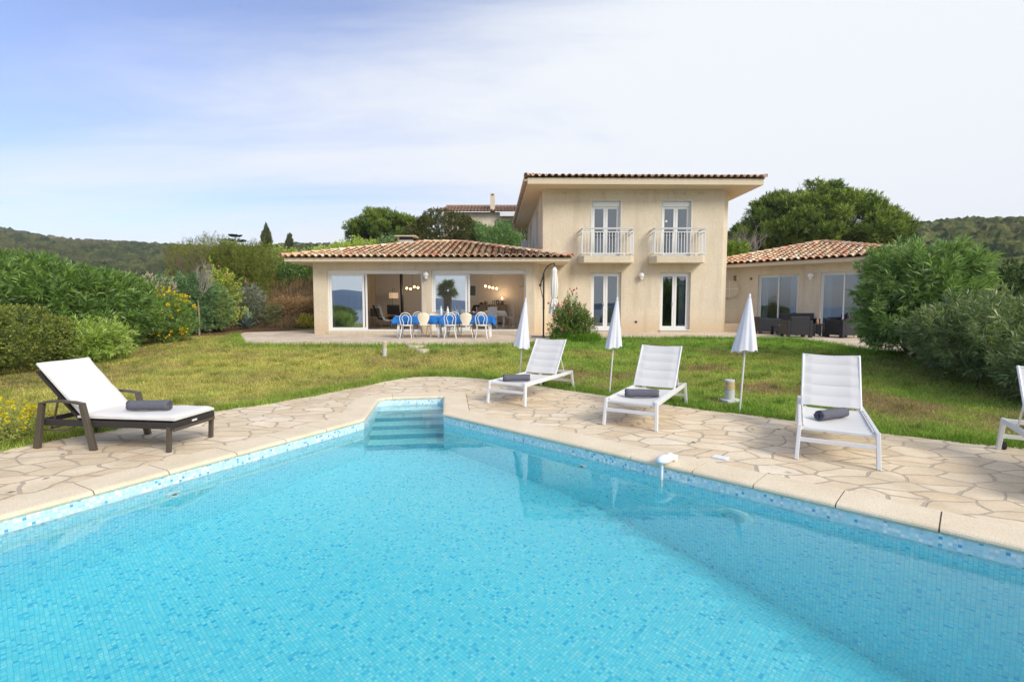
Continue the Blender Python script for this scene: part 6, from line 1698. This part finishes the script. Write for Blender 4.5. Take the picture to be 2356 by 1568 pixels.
shrub("mimosa_tree", "tall dark wispy shrub rising behind the bare grey tree", "tree", (-15.6, 26.5), 2.5, 1.7, 4.55, 3000, 22, .15, .014, [(.06, .085, .014), (.10, .13, .018), (.17, .18, .028)], lump=.10, depth=.14, seed=41, mat='needle', slen=.4, up=.8)
shrub("mimosa_tree", "lower dark wispy shrub sloping down towards the bank", "tree", (-14.1, 26.2), 1.6, 1.5, 3.75, 2200, 22, .15, .014, [(.055, .085, .012), (.085, .12, .016), (.13, .16, .024)], lump=.12, depth=.14, seed=43, mat='needle', slen=.4, up=.8)
shrub("oleander_shrub", "thin grey-green oleander leaning over the agave", "shrub", (-13.1, 24.6), 1.0, .8, 2.2, 520, 16, .17, .024, GRY, lump=.15, depth=.2, seed=47, group=GL, core=.15)
shrub("brown_shrub", "olive shrub at the foot of the bank behind the agave", "shrub", (-12.5, 24.8), 1.1, .8, 1.2, 400, 16, .10, .025, [(.06, .09, .03), (.10, .12, .04), (.14, .15, .06)], lump=.15, seed=49)
shrub("bright_shrub", "small yellow-green tuft on the bank near the house corner", "shrub", (-9.9, 24.2), .55, .5, .75, 160, 12, .10, .03, [(.12, .16, .02), (.30, .30, .03), (.45, .42, .04)], lump=.15, seed=53)
shrub("dry_shrub", "dry brown scrub covering the rubble bank", "shrub", (-11.0, 25.7), 1.9, .6, .95, 700, 14, .10, .020, [(.12, .085, .03), (.19, .14, .05), (.27, .22, .08)], lump=.18, depth=.3, seed=57, stems=20, core=.5)
shrub("dry_shrub", "dark weedy scrub against the left side wall of the house", "shrub", (-9.0, 26.3), 1.2, .9, 2.2, 900, 14, .11, .026, [(.05, .07, .022), (.09, .11, .03), (.15, .15, .06)], lump=.18, depth=.3, seed=59, core=.4)
# crest of the slope left of the house
for i, (X_, Yt, d_, rx_, h_, cols, lab, kind) in enumerate((
        (655, 566, 31, 2.1, 3.2, LIME, "yellow-green thicket on the slope left of the roof", .10),
        (612, 572, 30, 1.9, 3.3, [(.08, .11, .03), (.13, .17, .04), (.2, .24, .06)], "grey-green thicket below the taller cypress", .10),
        (706, 574, 33, 2.0, 3.0, LIME, "lime thicket just left of the roof's corner", .10),
        (700, 600, 28, 1.6, 2.6, [(.03, .07, .015), (.05, .11, .02), (.09, .16, .03)], "dark green bush under the roof's left tip", .11),
        (785, 556, 33, 2.3, 2.6, [(.13, .2, .03), (.2, .29, .04), (.3, .4, .07)], "bright lime shrub behind the roof's left slope", .12),
        (845, 545, 34, 2.3, 2.9, [(.13, .2, .03), (.2, .29, .04), (.3, .4, .07)], "bright lime shrub left of the flue", .12),
        (915, 540, 33, 1.9, 2.9, [(.06, .11, .03), (.10, .17, .05), (.16, .24, .07)], "mid green shrub behind the flue", .12))):
    p = at(X_, Yt, d_)
    shrub("hillside_shrub", lab, "shrub", (p.x, p.y), rx_, 1.4, h_, 950, 14, kind * 1.5, .045, cols, z0=p.z - h_, lump=.14, depth=.18, seed=61 + i, group="shrubs on the slope behind the roof", stems=6, gz=p.z - h_)
# trees behind the left wing
shrub("juniper_tree", "dark brownish-green juniper with billowing crown behind the roof", "tree", (-4.5, 34.0), 2.9, 2.3, 4.3, 6500, 20, .11, .035, [(.032, .045, .012), (.058, .075, .018), (.10, .115, .028)], z0=3.4, lump=.10, depth=.07, seed=71, slen=.2, mat='needle', up=.3, pw=.75, gz=2.5)
shrub("broadleaf_tree", "fresh green small tree between the juniper and the upper storey", "tree", (-1.3, 33.2), 2.0, 1.8, 4.05, 3000, 18, .14, .04, [(.06, .13, .035), (.10, .19, .05), (.16, .27, .08)], z0=3.0, lump=.13, depth=.14, seed=73, gz=2.5, blossom=(25, .07, (.8, .8, .8), .1))
shrub("broadleaf_tree", "dark green tree in the gap beside the downpipe", "tree", (.35, 36.5), 1.7, 1.5, 5.0, 1700, 16, .13, .05, [(.025, .06, .014), (.045, .10, .02), (.08, .16, .03)], z0=3.2, lump=.13, depth=.14, seed=79, gz=2.5)

def pine(name, lab, c, gz, zc, rx, ry, rz, nblob, ntuft, seed, blob=(.75, 1.25), nl=.30, nw=.035, cols=None, lower=-.25, extra=()):
    rg = np.random.default_rng(seed); o = empty(name, (0, 0, 0), 0, lab, "tree")
    d = unit(rg.normal(size=(nblob * 3, 3))); d = d[d[:, 2] > lower][:nblob]
    q = rg.uniform(.80, 1.0, len(d))[:, None]; q[::6] *= .6
    B = np.array([c[0], c[1], zc]) + d * np.array([rx, ry, rz]) * q
    R_ = rg.uniform(blob[0], blob[1], len(d))
    for e in extra: B = np.concatenate([B, [e[:3]]]); R_ = np.append(R_, e[3])
    bi = rg.integers(0, len(B), nblob * ntuft); n = len(bi)
    td = unit(rg.normal(size=(n, 3)) + np.array([0, 0, .45])); rad = R_[bi] * rg.uniform(.55, 1.0, n) 
    P0 = B[bi] + td * rad[:, None] * np.array([1, 1, .72])
    ax = unit(td * .7 + np.array([0, 0, .75]) + rg.normal(size=(n, 3)) * .25)
    k = 13
    perp = unit(np.cross(np.repeat(ax[:, None, :], k, 1), rg.normal(size=(n, k, 3))))
    s = rg.uniform(0, 1, (n, k)); A = .35 + .75 * s
    D = ax[:, None, :] * np.cos(A)[..., None] + perp * np.sin(A)[..., None]
    P = P0[:, None, :] - ax[:, None, :] * (s * nl * .9)[..., None]
    tone = np.clip(.5 + .5 * td[:, 2] * .5 + rg.normal(size=n) * .22 + (rg.uniform(0, 1, len(B))[bi] - .5) * .4, 0, 1)  # upward tufts paler, undersides darker: top light is put into the needle colour
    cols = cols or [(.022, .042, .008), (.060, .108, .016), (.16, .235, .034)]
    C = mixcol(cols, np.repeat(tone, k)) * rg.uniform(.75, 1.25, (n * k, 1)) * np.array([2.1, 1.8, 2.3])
    V, F, Cc = leaf_quads(P.reshape(-1, 3), D.reshape(-1, 3), np.full(n * k, nl) * rg.uniform(.7, 1.1, n * k), np.full(n * k, nw), C, rg, .03)
    npmesh("crown", V, F, MAT['needle'], o, Cc)
    rr = random.Random(seed); mb = MB(); top = Vector((c[0], c[1], zc - rz * .1)); base = Vector((c[0] - .3, c[1], gz - .3)); fork = base.lerp(top, .45) + Vector((.3, 0, 0))
    mb.tube([base, base.lerp(fork, .5) + Vector((.1, 0, 0)), fork, top], [.30, .25, .2, .12], 9)
    for j in range(len(B)):
        if j % 2 == 0 or j >= nblob:
            e = Vector([float(q_) for q_ in B[j]]); s0 = fork.lerp(top, rr.uniform(0, .7)); m1 = s0.lerp(e, .5) + Vector((rr.uniform(-.3, .3), rr.uniform(-.3, .3), -.25))
            mb.tube([s0, m1, e], [.09, .06, .02], 5)
            for _ in range(3):
                f_ = e + Vector((rr.uniform(-.9, .9), rr.uniform(-.9, .9), rr.uniform(-.1, .6))); mb.tube([m1, m1.lerp(f_, .6) + Vector((0, 0, -.1)), f_], [.03, .02, .008], 4)
    mb.build("trunk", MAT['bark'], o)
    return o
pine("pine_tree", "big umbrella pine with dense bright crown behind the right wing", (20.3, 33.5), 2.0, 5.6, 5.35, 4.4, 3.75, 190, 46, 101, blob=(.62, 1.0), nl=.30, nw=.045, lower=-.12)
pine("pine_tree", "smaller flat-topped pine behind the left wing's roof", (-9.6, 38.5), 3.6, 6.9, 2.9, 2.4, 1.85, 90, 44, 103, blob=(.45, .75), nl=.26, nw=.04, lower=-.1, cols=[(.04, .07, .012), (.075, .13, .02), (.14, .21, .03)],
     extra=[(-12.3, 38.4, 6.2, .55), (-12.0, 38.4, 5.6, .5), (-6.4, 38.6, 8.0, .5)])
# bushes beside the big pine
p = at(1690, 548, 27); shrub("hillside_shrub", "small bright green bush beside the upper storey's right corner", "shrub", (p.x, p.y), .75, .7, 1.9, 500, 14, .16, .03, [(.06, .11, .012), (.1, .18, .02), (.17, .26, .04)], z0=p.z - 1.9, seed=107, gz=1.2)
def bare(name, lab, base, h, spread, n, seed, mat='bark_grey', r=.05, trunk=.45, lean=(0, 0)):
    o = empty(name, (0, 0, 0), 0, lab, "tree"); rr = random.Random(seed); B = Vector(base)
    mb = MB(); top = B + Vector((lean[0], lean[1], h * trunk)); mb.tube([B - Vector((0, 0, .1)), B.lerp(top, .5) + Vector((.03, 0, 0)), top], [r, r * .85, r * .7], 7); mb.build("trunk", MAT[mat], o)
    mb = MB()
    def grow(p, d, L, r_, lv):
        e = p + d * L; mid = p.lerp(e, .5) + Vector((rr.uniform(-1, 1), rr.uniform(-1, 1), 0)) * L * .06; mb.tube([p, mid, e], [r_, r_ * .8, r_ * .55], 4, cap=False)
        if lv == 0: return
        for _ in range(n):
            dd = (d + Vector((rr.uniform(-1, 1), rr.uniform(-1, 1), rr.uniform(-.2, .7))) * spread).normalized(); grow(p.lerp(e, rr.uniform(.35, 1)), dd, L * rr.uniform(.5, .75), r_ * .55, lv - 1)
    for k in range(5): grow(B.lerp(top, rr.uniform(.7, 1)), Vector((rr.uniform(-.5, .5), rr.uniform(-.5, .5), 1)).normalized(), h * (1 - trunk) * .55, r * .5, 3)
    mb.build("twig", MAT[mat], o); return o
gz = float(ground_h(-11.9, 18.9))
bare("bare_tree", "slender grey bare tree standing at the edge of the left lawn", (-11.95, 18.9, gz), 3.0, .42, 4, 5, r=.035, trunk=.52)
p = at(1722, 575, 27.5); bare("bare_tree", "tangle of grey dead branches below the big pine", (p.x + .2, p.y, 2.6), 3.4, .75, 4, 9, r=.06, trunk=.3)
p = at(400, 610, 24.5); bare("bare_tree", "purplish bare twiggy shrub before the wispy tree", (p.x + .6, p.y, 1.0), 3.6, .5, 4, 19, r=.03, trunk=.3, mat='bark')
# cypresses and araucaria on the far slope
def cypress(X_, Yt, Yb, d_, r_, lab, seed):
    a = at(X_, Yt, d_); b2 = at(X_, Yb, d_); h_ = a.z - b2.z
    shrub("cypress_tree", lab, "tree", (a.x, a.y), r_, r_, h_ + 1.2, 900, 10, .26, .08, [(.04, .065, .022), (.065, .09, .03), (.09, .12, .04)], z0=b2.z - 1.2, lump=.14, depth=.12, seed=seed, group="cypresses on the skyline", up=1.6, slen=.4, open_=.5, pw=1.25, gz=b2.z - 2)
cypress(612, 518, 562, 62, .62, "taller dark cypress against the sky left of the house", 201)
cypress(665, 538, 566, 70, .50, "shorter dark cypress against the sky, nearer the roof", 203)
a = at(541, 541, 60); b2 = at(541, 600, 60)
ar = empty("araucaria_tree", (0, 0, 0), 0, "small tiered conifer with flat layered branches on the skyline", "tree")
mb = MB(); mb.tube([(b2.x, b2.y, b2.z), (a.x, a.y, a.z)], [.15, .04], 6); mb.build("trunk", MAT['bark'], ar)
rg = np.random.default_rng(77); PP = []; DD = []
for k, (f_, r_) in enumerate(((0.02, .45), (.22, .95), (.50, 1.5), (.72, 2.0))):
    zc = a.z - (a.z - b2.z) * f_ - .1
    for j in range(260):
        an = rg.uniform(0, 6.28); q = r_ * math.sqrt(rg.uniform(0, 1)); PP.append((a.x + q * math.cos(an), a.y + q * math.sin(an), zc + .12 * q + rg.uniform(-.08, .08))); DD.append((math.cos(an), math.sin(an), .4))
PP = np.array(PP); DD = np.array(DD); n = len(PP); C = mixcol([(.04, .07, .025), (.08, .11, .04)], rg.uniform(0, 1, n))
V, F, Cc = leaf_quads(PP, DD, np.full(n, .4), np.full(n, .12), C, rg, 0); npmesh("crown", V, F, MAT['needle'], ar, Cc)
# agave
ag = empty("agave_plant", (-12.35, 23.1, .5), 0, "blue-green agave with long pointed leaves at the foot of the bank", "agave")
rg = np.random.default_rng(5)
mbv = []; mbf = []; mbc = []
for k in range(22):
    an = k * 2.4; el = rg.uniform(.35, 1.35); L = rg.uniform(.75, 1.15); w0 = .09; n = 9; base = len(mbv)
    dirh = np.array([math.cos(an), math.sin(an), 0]); side = np.array([-math.sin(an), math.cos(an), 0]); droop_ = rg.uniform(.1, .5) if el < .8 else 0.05
    for i in range(n + 1):
        t = i / n; w = w0 * (.6 + 1.2 * t if t < .35 else 1.02) * (1 - max(0, (t - .35) / .65) ** 1.3)
        cpt = dirh * (L * t * math.cos(el)) + np.array([0, 0, L * (t * math.sin(el) - droop_ * t ** 2.6)]) + np.array([0, 0, .05])
        cc = np.array([.14, .21, .18]) * (0.9 + .25 * rg.random())
        for s_, up_ in ((-1, .03), (0, 0), (1, .03)): mbv.append(cpt + side * s_ * w + np.array([0, 0, up_ * (w / w0)])); mbc.append(cc)
    for i in range(n):
        for j in (0, 1): a_ = base + i * 3 + j; mbf.append((a_, a_ + 1, a_ + 4, a_ + 3))
npmesh("rosette", np.array(mbv), mbf, MAT['agave'], ag, np.array(mbc), smooth=True)
# right side
GR = "oleanders along the right side of the lawn"
shrub("oleander_shrub", "tall upright oleander hiding the end of the right wing", "shrub", (8.97, 11.0), 1.04, 1.15, 2.60, 1050, 22, .21, .031, [(.055, .105, .028), (.105, .19, .045), (.20, .31, .075)], lump=.13, depth=.17, seed=301, group=GR, tipcol=(.20, .30, .10), tipk=.4, up=.6, slen=.30, stems=16, stemr=.02, cut=-.75)
shrub("oleander_shrub", "darker grey-green oleander with bare stems, low at the right edge", "shrub", (8.65, 8.75), 1.45, 1.25, 1.50, 950, 20, .18, .025, OLD, lump=.15, depth=.24, seed=303, group=GR, stems=26, stemr=.016, stemmat='bark_grey', up=.6)
shrub("oleander_shrub", "oleander filling the gap between the tall and the low ones", "shrub", (10.9, 10.6), 1.5, 1.4, 1.30, 800, 20, .20, .029, OLD, lump=.12, depth=.16, seed=305, group=GR, tipcol=(.26, .30, .16), blossom=(9, .06, (.75, .30, .36), .6))
shrub("oleander_shrub", "olive-green oleander behind, at the far right edge", "shrub", (13.0, 11.4), 1.7, 1.4, 1.45, 900, 18, .18, .026, OLD, lump=.12, depth=.16, seed=307, group=GR, blossom=(10, .06, (.75, .30, .36), .6))
shrub("oleander_shrub", "near low branches of oleander at the right edge of the lawn", "shrub", (8.1, 7.0), .95, .8, 1.05, 600, 18, .15, .020, OLD, lump=.12, depth=.18, seed=309, group=GR, stems=12)
shrub("broadleaf_tree", "yellow-green tree behind the tall oleander", "tree", (15.8, 18.4), 1.6, 1.4, 3.0, 900, 14, .12, .05, [(.08, .11, .015), (.15, .18, .025), (.25, .26, .05)], seed=311, lump=.13)
shrub("broadleaf_tree", "dark round tree at the far right before the hillside", "tree", (24.2, 24.0), 2.6, 2.0, 3.3, 1600, 14, .15, .06, [(.02, .045, .010), (.035, .07, .014), (.06, .11, .02)], seed=313, lump=.10)
shrub("broadleaf_tree", "dark tree filling the foot of the right hillside", "tree", (20.4, 24.5), 2.2, 2.0, 2.9, 1200, 14, .15, .06, [(.03, .06, .012), (.055, .10, .018), (.09, .15, .03)], seed=315, lump=.10)
# rose bush
shrub("rose_bush", "bushy rose with pink blooms beside the cantilever parasol", "rose bush", (1.95, 16.1), .72, .62, 1.22, 820, 16, .055, .032, [(.035, .075, .016), (.07, .13, .022), (.12, .19, .03)], lump=.22, depth=.18, seed=331, tipcol=(.30, .33, .03), tipk=.25, blossom=(15, .055, (.78, .14, .28), .25), stems=14, stemr=.008, up=.8, slen=.22, cut=-.9)
shrub("rose_bush", "tall arching rose shoot standing above the bush", "rose bush", (1.95, 16.3), .30, .3, 1.75, 150, 12, .05, .03, [(.05, .10, .02), (.09, .16, .03)], lump=.15, depth=.2, seed=333, stems=6, stemr=.007, up=1.2, core=.1, blossom=(5, .05, (.75, .10, .15), .5))
# yellow flowering weed by the brown lounger
shrub("yellow_flower_plant", "clump of bright yellow flowers left of the brown lounger", "flowering plant", (-5.95, 5.75), .42, .36, .46, 220, 12, .045, .012, [(.10, .15, .03), (.17, .22, .04), (.25, .30, .06)], lump=.2, depth=.2, seed=341, blossom=(85, .028, (.72, .58, .02), .35), stems=16, stemr=.004, up=1.2, slen=.16)

# palm on the seaward side: it stands behind the photographer and shows in the door glass
pm = empty("palm_tree", (0, 0, 0), 0, "fan palm reflected in the second sliding door", "tree")
bx_, by_ = -6.95, -15.0; zg = float(ground_h(bx_, by_))
mb = MB(); mb.tube([(bx_, by_, zg - .2), (bx_, by_, zg + 2), (bx_, by_, 3.0)], [.42, .40, .46], 14); mb.build("trunk", MAT['bark'], pm)
rg = np.random.default_rng(9); VV = []; DD = []; LL = []
for k in range(70):
    an = rg.uniform(0, 6.28); el = rg.uniform(-.8, 1.5); d = np.array([math.cos(an) * math.cos(el), math.sin(an) * math.cos(el), math.sin(el)]); hub = np.array([bx_, by_, 3.25]) + d * rg.uniform(.05, .6)
    side = unit(np.cross(d, rg.normal(size=3))[None])[0]; upv = np.cross(side, d)
    for j in range(22):
        a_ = (j / 21 - .5) * 1.7; VV.append(hub); DD.append(d * math.cos(a_) + side * math.sin(a_)); LL.append(1.0 * (1 - .25 * abs(a_)))
n = len(VV); C = mixcol([(.09, .13, .04), (.2, .24, .08)], rg.uniform(0, 1, n))
V, F, Cc = leaf_quads(np.array(VV), np.array(DD), np.array(LL), np.full(n, .05), C, rg, .1); npmesh("crown", V, F, MAT['leaf'], pm, Cc)
shrub("broadleaf_tree", "tree on the seaward side reflected in the lower right window", "tree", (17.8, -14), 3.4, 2.5, 7.5, 1500, 12, .3, .1, [(.04, .08, .02), (.08, .14, .03)], seed=351, z0=-3.0, gz=-3.5)
shrub("broadleaf_tree", "shrub on the seaward side reflected in the lower left window", "tree", (11.6, -13), 2.0, 1.6, 4.0, 700, 12, .25, .09, [(.04, .08, .02), (.08, .14, .03)], seed=353, z0=-2.4, gz=-3.0)

# ------------------------------------------------------------------ grass
rg = np.random.default_rng(12)
def blades(n, x0, x1, y0, y1, hmin, hmax, w, keep, name, dens=None, tint=None, lean=.5):
    x = rg.uniform(x0, x1, n); y = rg.uniform(y0, y1, n)
    k = keep(x, y); x = x[k]; y = y[k]; n = len(x)
    z = np.maximum(ground_h(x, y) - .005, 0.0); C = lawn_rgb(x, y) * rg.uniform(.6, 1.5, (n, 1))
    if tint is not None: C = C * (1 - tint[1]) + np.array(tint[0]) * tint[1]
    tall = rg.uniform(hmin, hmax, n)
    a = rg.uniform(0, 6.28, n); l = rg.uniform(.1, lean, n) * tall; b2 = rg.uniform(0, 6.28, n)
    P = np.stack([x, y, z], 1); S = np.stack([np.cos(a), np.sin(a), 0 * a], 1) * (w * rg.uniform(.6, 1.3, n))[:, None] * .5
    T = P + np.stack([np.cos(b2) * l, np.sin(b2) * l, tall], 1)
    V = np.stack([P - S, P + S, T], 1).reshape(-1, 3); F = np.arange(n * 3).reshape(n, 3)
    return V, F, np.repeat(C, 3, 0), n
def lawn_keep(x, y): 
    dd = pdist(x, y, DECK_EDGE); dt = pdist(x, y, TERR_FRONT)
    return (~inpoly(x, y, DECK_POLY) | (dd < .09 * vnoise(x, y, 3.0, 17))) & (~inpoly(x, y, TERR_POLY) | (dt < .08 * vnoise(x, y, 3.0, 19))) & (x > -13 - (y - 12) * .1) & (np.abs(x) < 1.06 * y + .8)
def edge_keep(m, which):
    def f(x, y):
        d_ = pdist(x, y, DECK_EDGE if which == 'deck' else TERR_FRONT)
        return lawn_keep(x, y) & (d_ < m * (0.3 + .9 * vnoise(x, y, 2.5, 5)))
    return f
VS, FS, CS, off = [], [], [], 0
for args in ((230000, -13, 9.5, 5, 12, .025, .06, .011, lawn_keep), (170000, -14, 9.5, 11, 19.5, .03, .07, .016, lawn_keep)):
    V, F, C, n = blades(*args, "g", lean=1.2); VS.append(V); FS.append(F + off); CS.append(C); off += n * 3
for args in ((260000, -6.5, 10, 5, 12, .04, .12, .010, edge_keep(.32, 'deck')), (260000, -11, 9.8, 11, 20, .06, .16, .014, edge_keep(.40, 'terr'))):
    V, F, C, n = blades(*args, "g", tint=((.14, .25, .03), .30), lean=.9); VS.append(V); FS.append(F + off); CS.append(C); off += n * 3
# loose taller clumps and weeds in the lawn
ncl = 520; cxs = rg.uniform(-11, 9, ncl); cys = rg.uniform(5.5, 17, ncl); nb_ = 46
ox = np.repeat(cxs, nb_) + rg.normal(size=ncl * nb_) * .06; oy = np.repeat(cys, nb_) + rg.normal(size=ncl * nb_) * .06
kk = lawn_keep(ox, oy); ox, oy = ox[kk], oy[kk]; n = len(ox); zz = ground_h(ox, oy); hh_ = rg.uniform(.05, .13, n); a = rg.uniform(0, 6.28, n)
P = np.stack([ox, oy, zz], 1); S = np.stack([np.cos(a), np.sin(a), 0 * a], 1) * .006; T = P + np.stack([rg.normal(size=n) * .05, rg.normal(size=n) * .05, hh_], 1)
C = (lawn_rgb(ox, oy) * .6 + np.array([.11, .21, .03]) * .4) * rg.uniform(.5, 1.3, (n, 1))
VS.append(np.stack([P - S, P + S, T], 1).reshape(-1, 3)); FS.append(np.arange(n * 3).reshape(n, 3) + off); CS.append(np.repeat(C, 3, 0)); off += n * 3
# tall tussock round the rose
V, F, C, n = blades(26000, 1.0, 3.1, 15.2, 17.0, .10, .34, .014, lambda x, y: (np.hypot((x - 2.05) / .8, (y - 16.05) / .55) < 1.0), "g", tint=((.13, .28, .02), .8)); VS.append(V); FS.append(F + off); CS.append(C); off += n * 3
tag(npmesh("grass", np.concatenate(VS), np.concatenate(FS), MAT['grass'], C=np.concatenate(CS)), "short lawn grass, olive and dry at the left, greener at the right", None, kind="stuff")
# dry grass on the crest of the bank
x = rg.uniform(-14, -7.8, 16000); y = rg.uniform(24.2, 29.5, 16000); z = ground_h(x, y); n = len(x); h = rg.uniform(.15, .5, n) * (.5 + vnoise(x, y, 1.5, 3)); a = rg.uniform(0, 6.28, n)
P = np.stack([x, y, z - .02], 1); S = np.stack([np.cos(a), np.sin(a), 0 * a], 1) * .014; T = P + np.stack([rg.normal(size=n) * .1, rg.normal(size=n) * .1, h], 1)
C = np.where((y > 26.8)[:, None], np.array([.42, .29, .12]), np.array([.26, .18, .10])) * rg.uniform(.5, 1.4, (n, 1))
tag(npmesh("dry_grass", np.stack([P - S, P + S, T], 1).reshape(-1, 3), np.arange(n * 3).reshape(n, 3), MAT['grass'], C=np.repeat(C, 3, 0)), "dry straw grass on the rubble bank left of the house", None, kind="stuff")
# leaf litter under the hedges
x = rg.uniform(-12, 9.6, 26000); y = rg.uniform(5.5, 17, 26000)
dl = np.minimum(pdist(x, y, [(-8.6, 7.0), (-8.8, 9.0), (-8.6, 11.0), (-9.6, 13.2), (-11.0, 16.2)]), pdist(x, y, [(8.2, 6.2), (7.6, 8.0), (7.7, 9.6), (8.2, 10.4)])); k = dl < .75 * vnoise(x, y, 1.3, 8) + .12; x = x[k]; y = y[k]; n = len(x)
xd = rg.uniform(-7, 8, 900); yd = rg.uniform(3, 13, 900)      # a few blown over the lawn and the deck
kd = ~inpoly(xd, yd, off_poly(0.42)) & (rg.uniform(0, 1, 900) < .18 + .5 * np.exp(-pdist(xd, yd, DECK_EDGE) / .5)); xd, yd = xd[kd], yd[kd]
zd = np.where(inpoly(xd, yd, DECK_POLY), -.022, ground_h(xd, yd) + .01); zz = np.concatenate([ground_h(x, y), zd]); x = np.concatenate([x, xd]); y = np.concatenate([y, yd]); n = len(x)
P = np.stack([x, y, zz + .03 + rg.uniform(0, .004, n)], 1); D = rg.normal(size=(n, 3)) * np.array([1, 1, .15]); C = mixcol([(.12, .08, .045), (.25, .17, .10), (.42, .34, .22)], rg.uniform(0, 1, n))
V, F, Cc = leaf_quads(P, D, rg.uniform(.05, .10, n), np.full(n, .02), C, rg, 0, flat=1.0)
tag(npmesh("leaf_litter", V, F, MAT['grass'], C=Cc), "brown fallen leaves under the hedges", None, kind="stuff")
# ------------------------------------------------------------------ light sea haze
mb = MB(); mb.bb(-700, 700, -60, 620, -31.5, 95)
m, nt, b = newmat("haze_air"); nt.nodes.remove(b)
pv = nt.nodes.new("ShaderNodeVolumePrincipled"); pv.inputs["Color"].default_value = (0.80, 0.88, 1.0, 1); pv.inputs["Density"].default_value = 0.00028
lk(nt, pv.outputs[0], nt.nodes["Material Output"].inputs["Volume"])
tag(mb.build("haze", m), "thin bluish haze over the hills", None, kind="stuff")
